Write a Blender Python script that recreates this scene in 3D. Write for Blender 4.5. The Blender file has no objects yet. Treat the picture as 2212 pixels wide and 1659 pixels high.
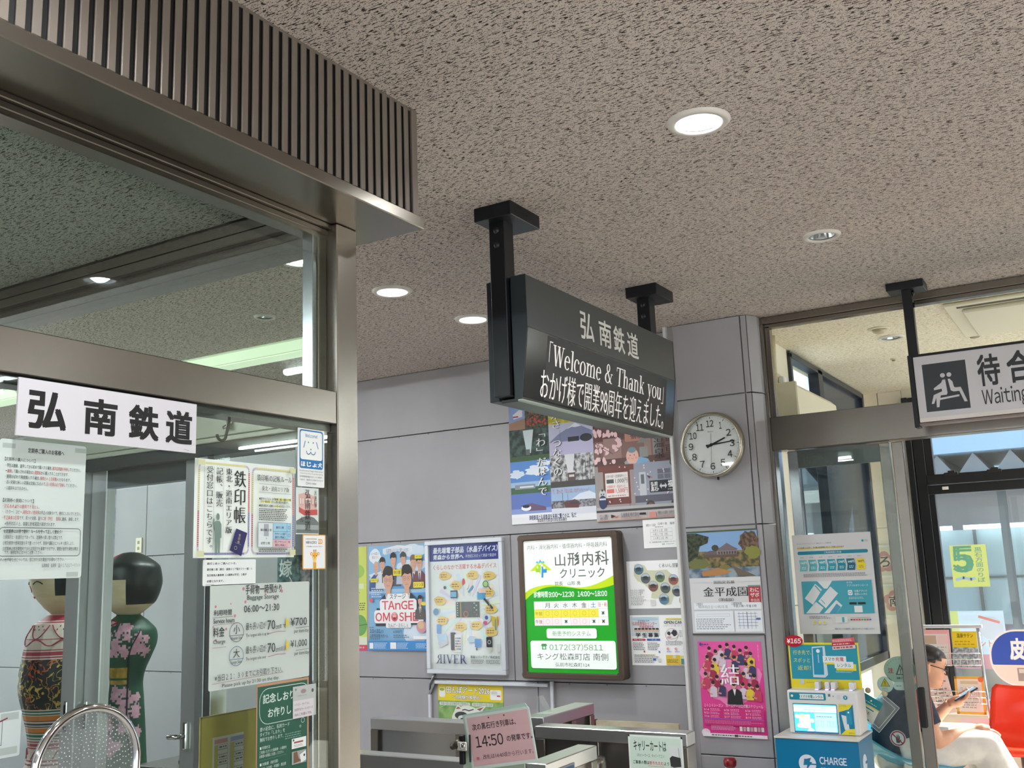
import bpy, bmesh, math, random
from mathutils import Matrix, Vector
random.seed(7)
SC = bpy.context.scene
COL = SC.collection

# ------------------------------------------------------------------ camera
cam_d = bpy.data.cameras.new('camera')
cam_d.sensor_fit = 'HORIZONTAL'; cam_d.sensor_width = 36.0
cam_d.lens = 36.0 * 2161.856 / 2212.0
cam_d.clip_start = 0.05; cam_d.clip_end = 300
cam = bpy.data.objects.new('camera', cam_d); COL.objects.link(cam)
def _unit(px, py):
    return Vector((px - 1106, -(py - 829.5), -2161.856)).normalized()
_Y = _unit(2430, 1186); _X = -_unit(-2570, 1372); _Z = _X.cross(_Y)
cam.matrix_world = Matrix.Translation((0, 0, 1.55)) @ Matrix((_X, _Y, _Z)).to_4x4()
SC.camera = cam

# ------------------------------------------------------------------ world, sun, exposure
w = bpy.data.worlds.new('sky'); SC.world = w; w.use_nodes = True
nt = w.node_tree; nt.nodes.clear()
o = nt.nodes.new('ShaderNodeOutputWorld'); b = nt.nodes.new('ShaderNodeBackground')
tc = nt.nodes.new('ShaderNodeTexCoord'); sep = nt.nodes.new('ShaderNodeSeparateXYZ')
rm = nt.nodes.new('ShaderNodeValToRGB'); nz = nt.nodes.new('ShaderNodeTexNoise'); mx = nt.nodes.new('ShaderNodeMix')
mx.data_type = 'RGBA'
nz.inputs['Scale'].default_value = 3.0; nz.inputs['Detail'].default_value = 5
r2 = nt.nodes.new('ShaderNodeValToRGB')
r2.color_ramp.elements[0].position = .45; r2.color_ramp.elements[1].position = .65
rm.color_ramp.elements[0].position = .0; rm.color_ramp.elements[0].color = (.78, .86, .95, 1)
rm.color_ramp.elements[1].position = .7; rm.color_ramp.elements[1].color = (.30, .52, .88, 1)
mx.inputs['B'].default_value = (.95, .96, 1, 1)
L = nt.links.new
L(tc.outputs['Generated'], sep.inputs[0]); L(sep.outputs['Z'], rm.inputs[0])
L(tc.outputs['Generated'], nz.inputs['Vector']); L(nz.outputs['Fac'], r2.inputs[0])
L(r2.outputs['Color'], mx.inputs['Factor']); L(rm.outputs['Color'], mx.inputs['A'])
L(mx.outputs['Result'], b.inputs['Color']); L(b.outputs[0], o.inputs['Surface'])
b.inputs['Strength'].default_value = 1.3

sun_d = bpy.data.lights.new('sun', 'SUN'); sun_d.energy = 15.0; sun_d.angle = .009; sun_d.color = (1, .95, .86)
sun = bpy.data.objects.new('sun', sun_d); COL.objects.link(sun)
sun.rotation_euler = Vector((-.42, -.62, -.62)).to_track_quat('-Z', 'Y').to_euler()

vs = SC.view_settings
vs.view_transform = 'Standard'; vs.look = 'None'; vs.exposure = 0.6; vs.gamma = 1.0; vs.use_curve_mapping = False
SC.cycles.max_bounces = 9; SC.cycles.diffuse_bounces = 4; SC.cycles.glossy_bounces = 4
SC.cycles.transparent_max_bounces = 24; SC.cycles.transmission_bounces = 4
SC.cycles.caustics_reflective = False; SC.cycles.caustics_refractive = False
SC.cycles.sample_clamp_indirect = 6.0

# ------------------------------------------------------------------ materials
def lin(c):
    def f(v):
        v = v / 255.0
        return v / 12.92 if v <= .04045 else ((v + .055) / 1.055) ** 2.4
    return (f(c[0]), f(c[1]), f(c[2]), 1.0)
MATS = {}
def mat(c, rough=.55, metal=0.0, emit=0.0, spec=None, name=None):
    key = (tuple(c), rough, metal, emit)
    if key in MATS: return MATS[key]
    m = bpy.data.materials.new(name or 'print_%02x%02x%02x' % tuple(int(v) for v in c)); m.use_nodes = True
    p = m.node_tree.nodes['Principled BSDF']
    p.inputs['Base Color'].default_value = lin(c); p.inputs['Roughness'].default_value = rough
    p.inputs['Metallic'].default_value = metal
    if emit:
        p.inputs['Emission Color'].default_value = lin(c); p.inputs['Emission Strength'].default_value = emit
    MATS[key] = m
    return m
def noisemat(name, c1, c2, scale=(20, 20, 20), rough=.6, detail=4, lo=.4, hi=.6, bump=0.0, metal=0.0, c3=None):
    if name in MATS: return MATS[name]
    m = bpy.data.materials.new(name); m.use_nodes = True; t = m.node_tree; p = t.nodes['Principled BSDF']
    g = t.nodes.new('ShaderNodeTexCoord'); mp = t.nodes.new('ShaderNodeMapping'); n = t.nodes.new('ShaderNodeTexNoise')
    r = t.nodes.new('ShaderNodeValToRGB')
    mp.inputs['Scale'].default_value = scale; n.inputs['Scale'].default_value = 1.0; n.inputs['Detail'].default_value = detail
    r.color_ramp.elements[0].position = lo; r.color_ramp.elements[0].color = lin(c1)
    r.color_ramp.elements[1].position = hi; r.color_ramp.elements[1].color = lin(c2)
    if c3 is not None:
        e = r.color_ramp.elements.new((lo + hi) / 2); e.color = lin(c3)
    t.links.new(g.outputs['Object'], mp.inputs['Vector']); t.links.new(mp.outputs[0], n.inputs['Vector'])
    t.links.new(n.outputs['Fac'], r.inputs[0]); t.links.new(r.outputs[0], p.inputs['Base Color'])
    p.inputs['Roughness'].default_value = rough; p.inputs['Metallic'].default_value = metal
    if bump:
        bp = t.nodes.new('ShaderNodeBump'); bp.inputs['Strength'].default_value = bump; bp.inputs['Distance'].default_value = .002
        t.links.new(n.outputs['Fac'], bp.inputs['Height']); t.links.new(bp.outputs[0], p.inputs['Normal'])
    MATS[name] = m
    return m
def steel(name, c, scale, rough=.26):
    """brushed stainless: fine streaks in the roughness and tone, drawn out along the brushing"""
    if name in MATS: return MATS[name]
    m = bpy.data.materials.new(name); m.use_nodes = True; t = m.node_tree; p = t.nodes['Principled BSDF']
    g = t.nodes.new('ShaderNodeTexCoord'); mp = t.nodes.new('ShaderNodeMapping'); n = t.nodes.new('ShaderNodeTexNoise')
    r = t.nodes.new('ShaderNodeMapRange'); bp = t.nodes.new('ShaderNodeBump')
    mp.inputs['Scale'].default_value = scale; n.inputs['Scale'].default_value = 1; n.inputs['Detail'].default_value = 3
    r.inputs['To Min'].default_value = rough - .004; r.inputs['To Max'].default_value = rough + .008
    t.links.new(g.outputs['Object'], mp.inputs[0]); t.links.new(mp.outputs[0], n.inputs['Vector'])
    t.links.new(n.outputs['Fac'], r.inputs['Value']); t.links.new(r.outputs[0], p.inputs['Roughness'])
    p.inputs['Base Color'].default_value = lin(c); p.inputs['Metallic'].default_value = .92
    MATS[name] = m
    return m
def glassmat(name, tint=(.93, .97, .95), ior=1.42, rough=0.0, haze=0.0):
    if name in MATS: return MATS[name]
    m = bpy.data.materials.new(name); m.use_nodes = True; t = m.node_tree; t.nodes.clear()
    out = t.nodes.new('ShaderNodeOutputMaterial'); mixs = t.nodes.new('ShaderNodeMixShader')
    tr = t.nodes.new('ShaderNodeBsdfTransparent'); gl = t.nodes.new('ShaderNodeBsdfGlossy'); fr = t.nodes.new('ShaderNodeFresnel')
    tr.inputs['Color'].default_value = (*tint, 1); gl.inputs['Roughness'].default_value = rough; fr.inputs['IOR'].default_value = ior
    ge = t.nodes.new('ShaderNodeNewGeometry'); mr = t.nodes.new('ShaderNodeMapRange')
    mr.inputs['To Min'].default_value = ior; mr.inputs['To Max'].default_value = 1 / ior      # same reflectance from both faces of a thin pane
    t.links.new(ge.outputs['Backfacing'], mr.inputs['Value']); t.links.new(mr.outputs[0], fr.inputs['IOR'])
    t.links.new(fr.outputs[0], mixs.inputs[0]); t.links.new(tr.outputs[0], mixs.inputs[1]); t.links.new(gl.outputs[0], mixs.inputs[2])
    if haze:
        df = t.nodes.new('ShaderNodeBsdfDiffuse'); df.inputs['Color'].default_value = (.8, .85, .83, 1)
        m2 = t.nodes.new('ShaderNodeMixShader'); m2.inputs[0].default_value = haze
        t.links.new(mixs.outputs[0], m2.inputs[1]); t.links.new(df.outputs[0], m2.inputs[2]); t.links.new(m2.outputs[0], out.inputs['Surface'])
    else:
        t.links.new(mixs.outputs[0], out.inputs['Surface'])
    MATS[name] = m
    return m
def acoustic(name, base, dark):
    """rock wool ceiling board: long worm tracks running along X plus pin holes"""
    m = bpy.data.materials.new(name); m.use_nodes = True; t = m.node_tree; p = t.nodes['Principled BSDF']
    N = t.nodes.new; K = t.links.new
    g = N('ShaderNodeTexCoord')
    def layer(scale, lo, hi, detail=2, dist=0.0, rot=0.0):
        mp = N('ShaderNodeMapping'); n = N('ShaderNodeTexNoise'); r = N('ShaderNodeMapRange')
        mp.inputs['Scale'].default_value = scale; mp.inputs['Rotation'].default_value = (0, 0, rot)
        n.inputs['Scale'].default_value = 1; n.inputs['Detail'].default_value = detail; n.inputs['Distortion'].default_value = dist
        r.inputs['From Min'].default_value = lo; r.inputs['From Max'].default_value = hi
        K(g.outputs['Object'], mp.inputs[0]); K(mp.outputs[0], n.inputs['Vector']); K(n.outputs['Fac'], r.inputs['Value'])
        return r.outputs[0]
    a = layer((46, 225, 60), .61, .65, .6, .35)
    c = layer((260, 330, 150), .655, .70, 0)
    a2 = layer((75, 300, 60), .635, .675, .6, .5, .4)
    mx1 = N('ShaderNodeMath'); mx1.operation = 'MAXIMUM'; K(a, mx1.inputs[0]); K(c, mx1.inputs[1])
    mx2 = N('ShaderNodeMath'); mx2.operation = 'MAXIMUM'; K(mx1.outputs[0], mx2.inputs[0]); K(a2, mx2.inputs[1])
    blot = N('ShaderNodeTexNoise'); blot.inputs['Scale'].default_value = 2.2; K(g.outputs['Object'], blot.inputs['Vector'])
    br = N('ShaderNodeMapRange'); br.inputs['To Min'].default_value = .94; br.inputs['To Max'].default_value = 1.04; K(blot.outputs['Fac'], br.inputs['Value'])
    mix = N('ShaderNodeMix'); mix.data_type = 'RGBA'; mix.inputs['A'].default_value = lin(base); mix.inputs['B'].default_value = lin(dark)
    K(mx2.outputs[0], mix.inputs['Factor'])
    ml = N('ShaderNodeVectorMath'); ml.operation = 'SCALE'; K(mix.outputs['Result'], ml.inputs[0]); K(br.outputs[0], ml.inputs['Scale'])
    K(ml.outputs[0], p.inputs['Base Color'])
    bp = N('ShaderNodeBump'); bp.invert = True; bp.inputs['Strength'].default_value = .35; bp.inputs['Distance'].default_value = .003
    K(mx2.outputs[0], bp.inputs['Height']); K(bp.outputs[0], p.inputs['Normal'])
    p.inputs['Roughness'].default_value = .95
    return m

M_CEIL = acoustic('rock_wool_board', (206, 195, 186), (44, 38, 34))
M_CEILW = acoustic('rock_wool_board_cream', (240, 232, 212), (168, 156, 130))
M_CEILB = acoustic('rock_wool_board_booth', (172, 176, 166), (62, 62, 56))
M_WALL = noisemat('grey_steel_panel', (150, 148, 151), (161, 159, 161), (1.7, 1.7, 1.1), .42, 5, .35, .65)
M_WALLW = noisemat('cream_panel', (226, 217, 200), (233, 226, 210), (2, 2, 1.5), .5)
M_STEEL_H = steel('brushed_steel_along', (136, 130, 122), (3, 3, 420))
M_STEEL_Y = steel('brushed_steel_beam', (132, 126, 117), (300, 2, 420), .24)
M_STEEL_V = steel('brushed_steel_upright', (142, 136, 128), (90, 90, 2), .25)
M_STEEL_C = steel('cool_steel', (168, 172, 174), (60, 60, 2), .22)
M_CHROME = mat((215, 215, 215), .07, 1.0, name='chrome')
M_ALU = mat((178, 182, 184), .34, .75, name='anodised_aluminium')
M_BRONZE = mat((122, 113, 104), .40, .25, name='bronze_slat')
M_BLACK = mat((14, 14, 15), .5, name='black_gap')
M_SIGN = mat((70, 72, 72), .38, .35, name='sign_grey')
M_SIGNSIDE = mat((44, 52, 56), .4, .2, name='sign_slate')
M_POST = mat((26, 28, 32), .36, .3, name='post_black')
M_GLASS = glassmat('window_glass')
M_CLEAR = glassmat('cover_glass', (.99, 1, .995), 1.35)
M_DUSTY = glassmat('dusty_glass', (.96, .98, .98), 1.35, 0.0, .06)
M_GLASS2 = glassmat('door_glass', (.95, .98, .97), 1.35)
M_ACRYL = glassmat('clear_pocket', (.96, .98, .97), 1.45, .08, .10)
M_FLOOR = noisemat('floor_tile', (186, 178, 168), (200, 192, 182), (3, 3, 3), .35)
M_WHITE = mat((232, 232, 230), .4, name='white_plastic')
M_CREAM = mat((226, 218, 196), .42, name='cream_plastic')
M_RUBBER = mat((22, 22, 22), .7, name='black_rubber')

# ------------------------------------------------------------------ mesh building
def tag(o, label=None, cat=None, group=None, kind=None):
    if label: o['label'] = label
    if cat: o['category'] = cat
    if group: o['group'] = group
    if kind: o['kind'] = kind
    return o
class MB:
    def __init__(self):
        self.bm = bmesh.new(); self.mats = []
    def mi(self, m):
        if m not in self.mats: self.mats.append(m)
        return self.mats.index(m)
    def faces(self, vs, fs, m, smooth=False):
        bv = [self.bm.verts.new(v) for v in vs]; k = self.mi(m); out = []
        for f in fs:
            try:
                q = self.bm.faces.new([bv[i] for i in f]); q.material_index = k; q.smooth = smooth; out.append(q)
            except ValueError: pass
        return bv, out
    def box(self, x0, x1, y0, y1, z0, z1, m, bev=0.0, seg=1):
        vs = [(x, y, z) for z in (z0, z1) for y in (y0, y1) for x in (x0, x1)]
        fs = [(0, 2, 3, 1), (4, 5, 7, 6), (0, 1, 5, 4), (2, 6, 7, 3), (0, 4, 6, 2), (1, 3, 7, 5)]
        bv, bf = self.faces(vs, fs, m)
        if bev:
            es = list({e for f in bf for e in f.edges})
            r = bmesh.ops.bevel(self.bm, geom=es, offset=bev, segments=seg, profile=.5, affect='EDGES', material=-1)
            if seg > 1:
                for f in r['faces']: f.smooth = True
        return self
    def obox(self, c, ax, ay, az, m, bev=0.0):
        """box about centre c with half-axis vectors"""
        c, ax, ay, az = Vector(c), Vector(ax), Vector(ay), Vector(az)
        vs = [c + ax * i + ay * j + az * k for k in (-1, 1) for j in (-1, 1) for i in (-1, 1)]
        bv, bf = self.faces(vs, [(0, 2, 3, 1), (4, 5, 7, 6), (0, 1, 5, 4), (2, 6, 7, 3), (0, 4, 6, 2), (1, 3, 7, 5)], m)
        if bev:
            bmesh.ops.bevel(self.bm, geom=list({e for f in bf for e in f.edges}), offset=bev, segments=2, profile=.5, affect='EDGES', material=-1)
        return self
    def prism(self, pts, d, m, smooth=False, caps=True):
        """polygon pts (3D) swept by vector d"""
        n = len(pts); d = Vector(d); vs = [Vector(p) for p in pts] + [Vector(p) + d for p in pts]
        fs = [(i, (i + 1) % n, n + (i + 1) % n, n + i) for i in range(n)]
        if caps: fs = [tuple(range(n - 1, -1, -1)), tuple(range(n, 2 * n))] + fs
        self.faces(vs, fs, m, False); return self
    def tube(self, path, r, m, seg=10, closed=False, caps=True):
        path = [Vector(p) for p in path]; n = len(path); rings = []
        rs = r if isinstance(r, (list, tuple)) else [r] * n
        up = None
        for i, p in enumerate(path):
            a = path[(i - 1) % n] if (i > 0 or closed) else p; c = path[(i + 1) % n] if (i < n - 1 or closed) else p
            t = (c - a).normalized()
            if up is None:
                up = Vector((0, 0, 1)) if abs(t.z) < .9 else Vector((1, 0, 0))
            s = t.cross(up).normalized(); up = s.cross(t).normalized()
            rings.append([p + (s * math.cos(2 * math.pi * k / seg) + up * math.sin(2 * math.pi * k / seg)) * rs[i] for k in range(seg)])
        vs = [v for rg in rings for v in rg]; fs = []
        for i in range(n if closed else n - 1):
            j = (i + 1) % n
            for k in range(seg):
                fs.append((i * seg + k, i * seg + (k + 1) % seg, j * seg + (k + 1) % seg, j * seg + k))
        if caps and not closed:
            fs.append(tuple(range(seg - 1, -1, -1))); fs.append(tuple((n - 1) * seg + k for k in range(seg)))
        self.faces(vs, fs, m, True); return self
    def lathe(self, prof, c, m, seg=32, axis='Z', mats=None, smooth=True, cap=True):
        """prof: list of (r, h); mats: one material per band"""
        c = Vector(c); vs = []
        for r, h in prof:
            for k in range(seg):
                a = 2 * math.pi * k / seg
                if axis == 'Z': vs.append(c + Vector((r * math.cos(a), r * math.sin(a), h)))
                elif axis == 'Y': vs.append(c + Vector((r * math.cos(a), h, r * math.sin(a))))
                else: vs.append(c + Vector((h, r * math.cos(a), r * math.sin(a))))
        bv = [self.bm.verts.new(v) for v in vs]
        for i in range(len(prof) - 1):
            k0 = self.mi(mats[i] if mats else m)
            for k in range(seg):
                q = (bv[i * seg + k], bv[i * seg + (k + 1) % seg], bv[(i + 1) * seg + (k + 1) % seg], bv[(i + 1) * seg + k])
                try:
                    f = self.bm.faces.new(q); f.material_index = k0; f.smooth = smooth
                except ValueError: pass
        for i in (0, len(prof) - 1) if cap else ():
            if prof[i][0] > 1e-5:
                try:
                    f = self.bm.faces.new([bv[i * seg + k] for k in (range(seg) if i else range(seg - 1, -1, -1))])
                    f.material_index = self.mi(mats[-1 if i else 0] if mats else m)
                except ValueError: pass
        return self
    def build(self, name, parent=None, origin=None):
        bm = self.bm
        bmesh.ops.remove_doubles(bm, verts=[v for v in bm.verts], dist=1e-6) if len(bm.verts) < 20000 else None
        try: bmesh.ops.recalc_face_normals(bm, faces=bm.faces)
        except Exception: pass
        if parent is None and origin is None and len(bm.verts):
            xs = [v.co for v in bm.verts]
            origin = Vector(((min(v.x for v in xs) + max(v.x for v in xs)) / 2, (min(v.y for v in xs) + max(v.y for v in xs)) / 2, min(v.z for v in xs)))
        me = bpy.data.meshes.new(name)
        if parent is None:
            bmesh.ops.translate(bm, verts=bm.verts, vec=-Vector(origin))
        bm.to_mesh(me); bm.free()
        for m in self.mats: me.materials.append(m)
        ob = bpy.data.objects.new(name, me); COL.objects.link(ob)
        if parent is None: ob.location = origin
        else: adopt(ob, parent)
        return ob
ROOTLOC = {}
def world_loc(o):
    """where an object's own frame sits (only translations are used in this file)"""
    p = o.parent
    return Vector(o.location) if p is None else Vector((0, 0, 0))
def adopt(ob, parent):
    ob.parent = parent
    top = parent
    while top.parent is not None: top = top.parent
    # parts are modelled in world coordinates
    if parent.parent is None:
        ob.matrix_parent_inverse = parent.matrix_basis.inverted()
    else:
        ob.matrix_parent_inverse = Matrix.Identity(4)
    return ob
def empty(name, loc, label, cat, group=None, kind=None):
    o = bpy.data.objects.new(name, None); COL.objects.link(o); o.location = loc
    o.matrix_basis = Matrix.Translation(loc); o.empty_display_size = .05
    return tag(o, label, cat, group, kind)
def copy_tree(o, delta, label=None, parent=None):
    c = o.copy(); COL.objects.link(c)
    if parent is not None:
        c.parent = parent
    else:
        c.location = Vector(o.location) + Vector(delta)
        if label: c['label'] = label
    for ch in list(o.children): copy_tree(ch, delta, None, c)
    return c
def struct(ob):
    ob['kind'] = 'structure'; return ob
# ------------------------------------------------------------------ printed sheets and lettering
_raw = {}
def raw_text(s, off=0.0, res=2):
    key = (s, off, res)
    if key in _raw: return _raw[key]
    c = bpy.data.curves.new('glyphs', 'FONT'); c.body = s; c.resolution_u = res; c.offset = off
    ob = bpy.data.objects.new('glyphs', c); COL.objects.link(ob)
    dg = bpy.context.evaluated_depsgraph_get(); me = ob.evaluated_get(dg).to_mesh()
    vs = [(v.co.x, v.co.y) for v in me.vertices]; fs = [tuple(p.vertices) for p in me.polygons]
    ob.to_mesh_clear(); COL.objects.unlink(ob); bpy.data.objects.remove(ob); bpy.data.curves.remove(c)
    _raw[key] = (vs, fs)
    return _raw[key]
def packed(s, off, res, gap=.09, space=.3):
    """letters taken from the wide forms of the East Asian face, set close"""
    key = ('pk', s, off, res, gap)
    if key in _raw: return _raw[key]
    V, F, x = [], [], 0.0
    for ch in s:
        if ch == ' ': x += space; continue
        if '!' <= ch <= '~': ch = chr(ord(ch) + 0xFEE0)
        vs, fs = raw_text(ch, off, res)
        if not vs: x += space; continue
        a = min(v[0] for v in vs); e = max(v[0] for v in vs); n = len(V)
        V += [(v[0] - a + x, v[1]) for v in vs]; F += [tuple(i + n for i in f) for f in fs]
        x += e - a + gap
    _raw[key] = (V, F)
    return V, F
def shifts(bold, serif):
    if serif: return [(-.016, 0), (.004, 0), (.022, 0)]
    if bold: return [(-bold, -bold), (bold, -bold), (-bold, bold), (bold, bold)]
    return [(0, 0)]

def _ring(cx, cy, rx, ry, t, h, a0=0, a1=360, n=28):
    P = []
    for k in range(n + 1):
        a = math.radians(a0 + (a1 - a0) * k / n); P.append((cx + rx * math.cos(a), cy + ry * math.sin(a)))
    Q = []
    for k in range(n, -1, -1):
        a = math.radians(a0 + (a1 - a0) * k / n); Q.append((cx + (rx - t) * math.cos(a), cy + (ry - h) * math.sin(a)))
    m = n + 1
    return [[P[k], P[k + 1], Q[m - 2 - k], Q[m - 1 - k]] for k in range(n)]
def _bar(x0, y0, x1, y1): return [[(x0, y0), (x1, y0), (x1, y1), (x0, y1)]]
def _dg(x0, y0, x1, y1, w): return [[(x0 - w / 2, y0), (x0 + w / 2, y0), (x1 + w / 2, y1), (x1 - w / 2, y1)]]
def _sf(x, y, w=.13): return _bar(x - w, y - .02, x + w, y + .02)
T_, H_ = .12, .045
def serif_glyph(c):
    """roman letters with thick and thin strokes and bracket-less serifs: (polygons, advance)"""
    if c == 'W': return _dg(.12, 1, .3, 0, T_) + _dg(.3, 0, .48, 1, .05) + _dg(.48, 1, .66, 0, T_) + _dg(.66, 0, .84, 1, .05) + _sf(.12, .98) + _sf(.48, .98) + _sf(.86, .98, .1), .98
    if c == 'e': return _ring(.25, .33, .25, .35, T_, H_, 10, 318) + _bar(.1, .36, .47, .41), .54
    if c == 'l': return _bar(.08, 0, .08 + T_, 1) + _sf(.14, .02) + _bar(.0, .95, .14, 1), .3
    if c == 'c': return _ring(.25, .33, .25, .35, T_, H_, 40, 318) + _ring(.4, .52, .07, .07, .06, .06), .52
    if c == 'o': return _ring(.27, .33, .27, .35, T_, H_), .58
    if c in 'mnh':
        g = _bar(.08, 0, .08 + T_, 1 if c == 'h' else .68) + _sf(.14, .02) + _bar(0, (.95 if c == 'h' else .63), .14, (1 if c == 'h' else .68))
        x = .08
        for i in range(2 if c == 'm' else 1):
            g += _ring(x + .235, .44, .185, .24, T_ * .9, H_, 0, 150) + _bar(x + .31, 0, x + .31 + T_ * .9, .46) + _sf(x + .365, .02)
            x += .31
        return g, x + .24
    if c == 'u': return _bar(.06, .2, .06 + T_, .68) + _ring(.24, .22, .18, .24, T_, H_, 180, 340) + _bar(.36, 0, .36 + T_, .68) + _bar(0, .64, .14, .68) + _bar(.3, .64, .44, .68) + _bar(.44, 0, .54, .04), .56
    if c == 'a': return _ring(.2, .19, .2, .21, T_, H_) + _bar(.32, 0, .32 + T_, .48) + _ring(.23, .46, .21, .22, T_, H_, 0, 150) + _bar(.4, 0, .52, .04), .54
    if c == 'k': return _bar(.08, 0, .08 + T_, 1) + _sf(.14, .02) + _bar(0, .95, .14, 1) + _dg(.2, .3, .44, .66, .05) + _dg(.27, .4, .47, 0, T_) + _sf(.44, .66, .1) + _sf(.47, .02, .1), .6
    if c == 'y': return _dg(.12, .66, .3, .02, T_) + _dg(.2, -.26, .46, .66, .05) + _sf(.12, .66, .11) + _sf(.46, .66, .1) + _ring(.15, -.24, .07, .07, .07, .07), .56
    if c == 'T': return _bar(.27, 0, .27 + T_, 1) + _bar(0, .95, .66, 1) + _bar(0, .78, .04, 1) + _bar(.62, .78, .66, 1) + _sf(.33, .02), .7
    if c == '&': return _ring(.3, .78, .17, .22, .09, H_) + _ring(.28, .27, .28, .28, T_, H_, 100, 350) + _dg(.2, .66, .62, 0, T_) + _dg(.52, .16, .66, .5, .05) + _sf(.66, .5, .1) + _sf(.66, .02, .08), .82
    if c == 'R': return _bar(.08, 0, .08 + T_, 1) + _ring(.25, .74, .24, .26, T_, H_, -90, 90) + _bar(.08, .95, .25, 1) + _bar(.08, .48, .25, .53) + _dg(.3, .5, .56, 0, T_) + _sf(.12, .02) + _sf(.12, .98, .12) + _sf(.58, .02, .1), .7
    if c == 'I': return _bar(.08, 0, .08 + T_, 1) + _sf(.14, .02) + _sf(.14, .98), .32
    if c == 'V': return _dg(.12, 1, .34, 0, T_) + _dg(.34, 0, .56, 1, .05) + _sf(.12, .98) + _sf(.56, .98, .1), .68
    if c == 'E': return _bar(.08, 0, .08 + T_, 1) + _bar(0, .95, .52, 1) + _bar(0, 0, .54, .05) + _bar(.1, .48, .4, .53) + _bar(.48, .8, .52, 1) + _bar(.5, 0, .54, .2) + _bar(.37, .4, .4, .61), .62
    if c == '「': return _bar(.2, .1, .24, 1.1) + _bar(.2, 1.05, .46, 1.1), .5
    if c == '」': return _bar(.22, -.2, .26, .8) + _bar(0, -.2, .26, -.15), .4
    return [], .34
def serif_text(s):
    V, F, x = [], [], 0.0
    for ch in s:
        g, a = serif_glyph(ch)
        for poly in g:
            n = len(V); V += [(p[0] + x, p[1]) for p in poly]; F.append(tuple(range(n, n + len(poly))))
        x += a
    return V, F

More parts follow.
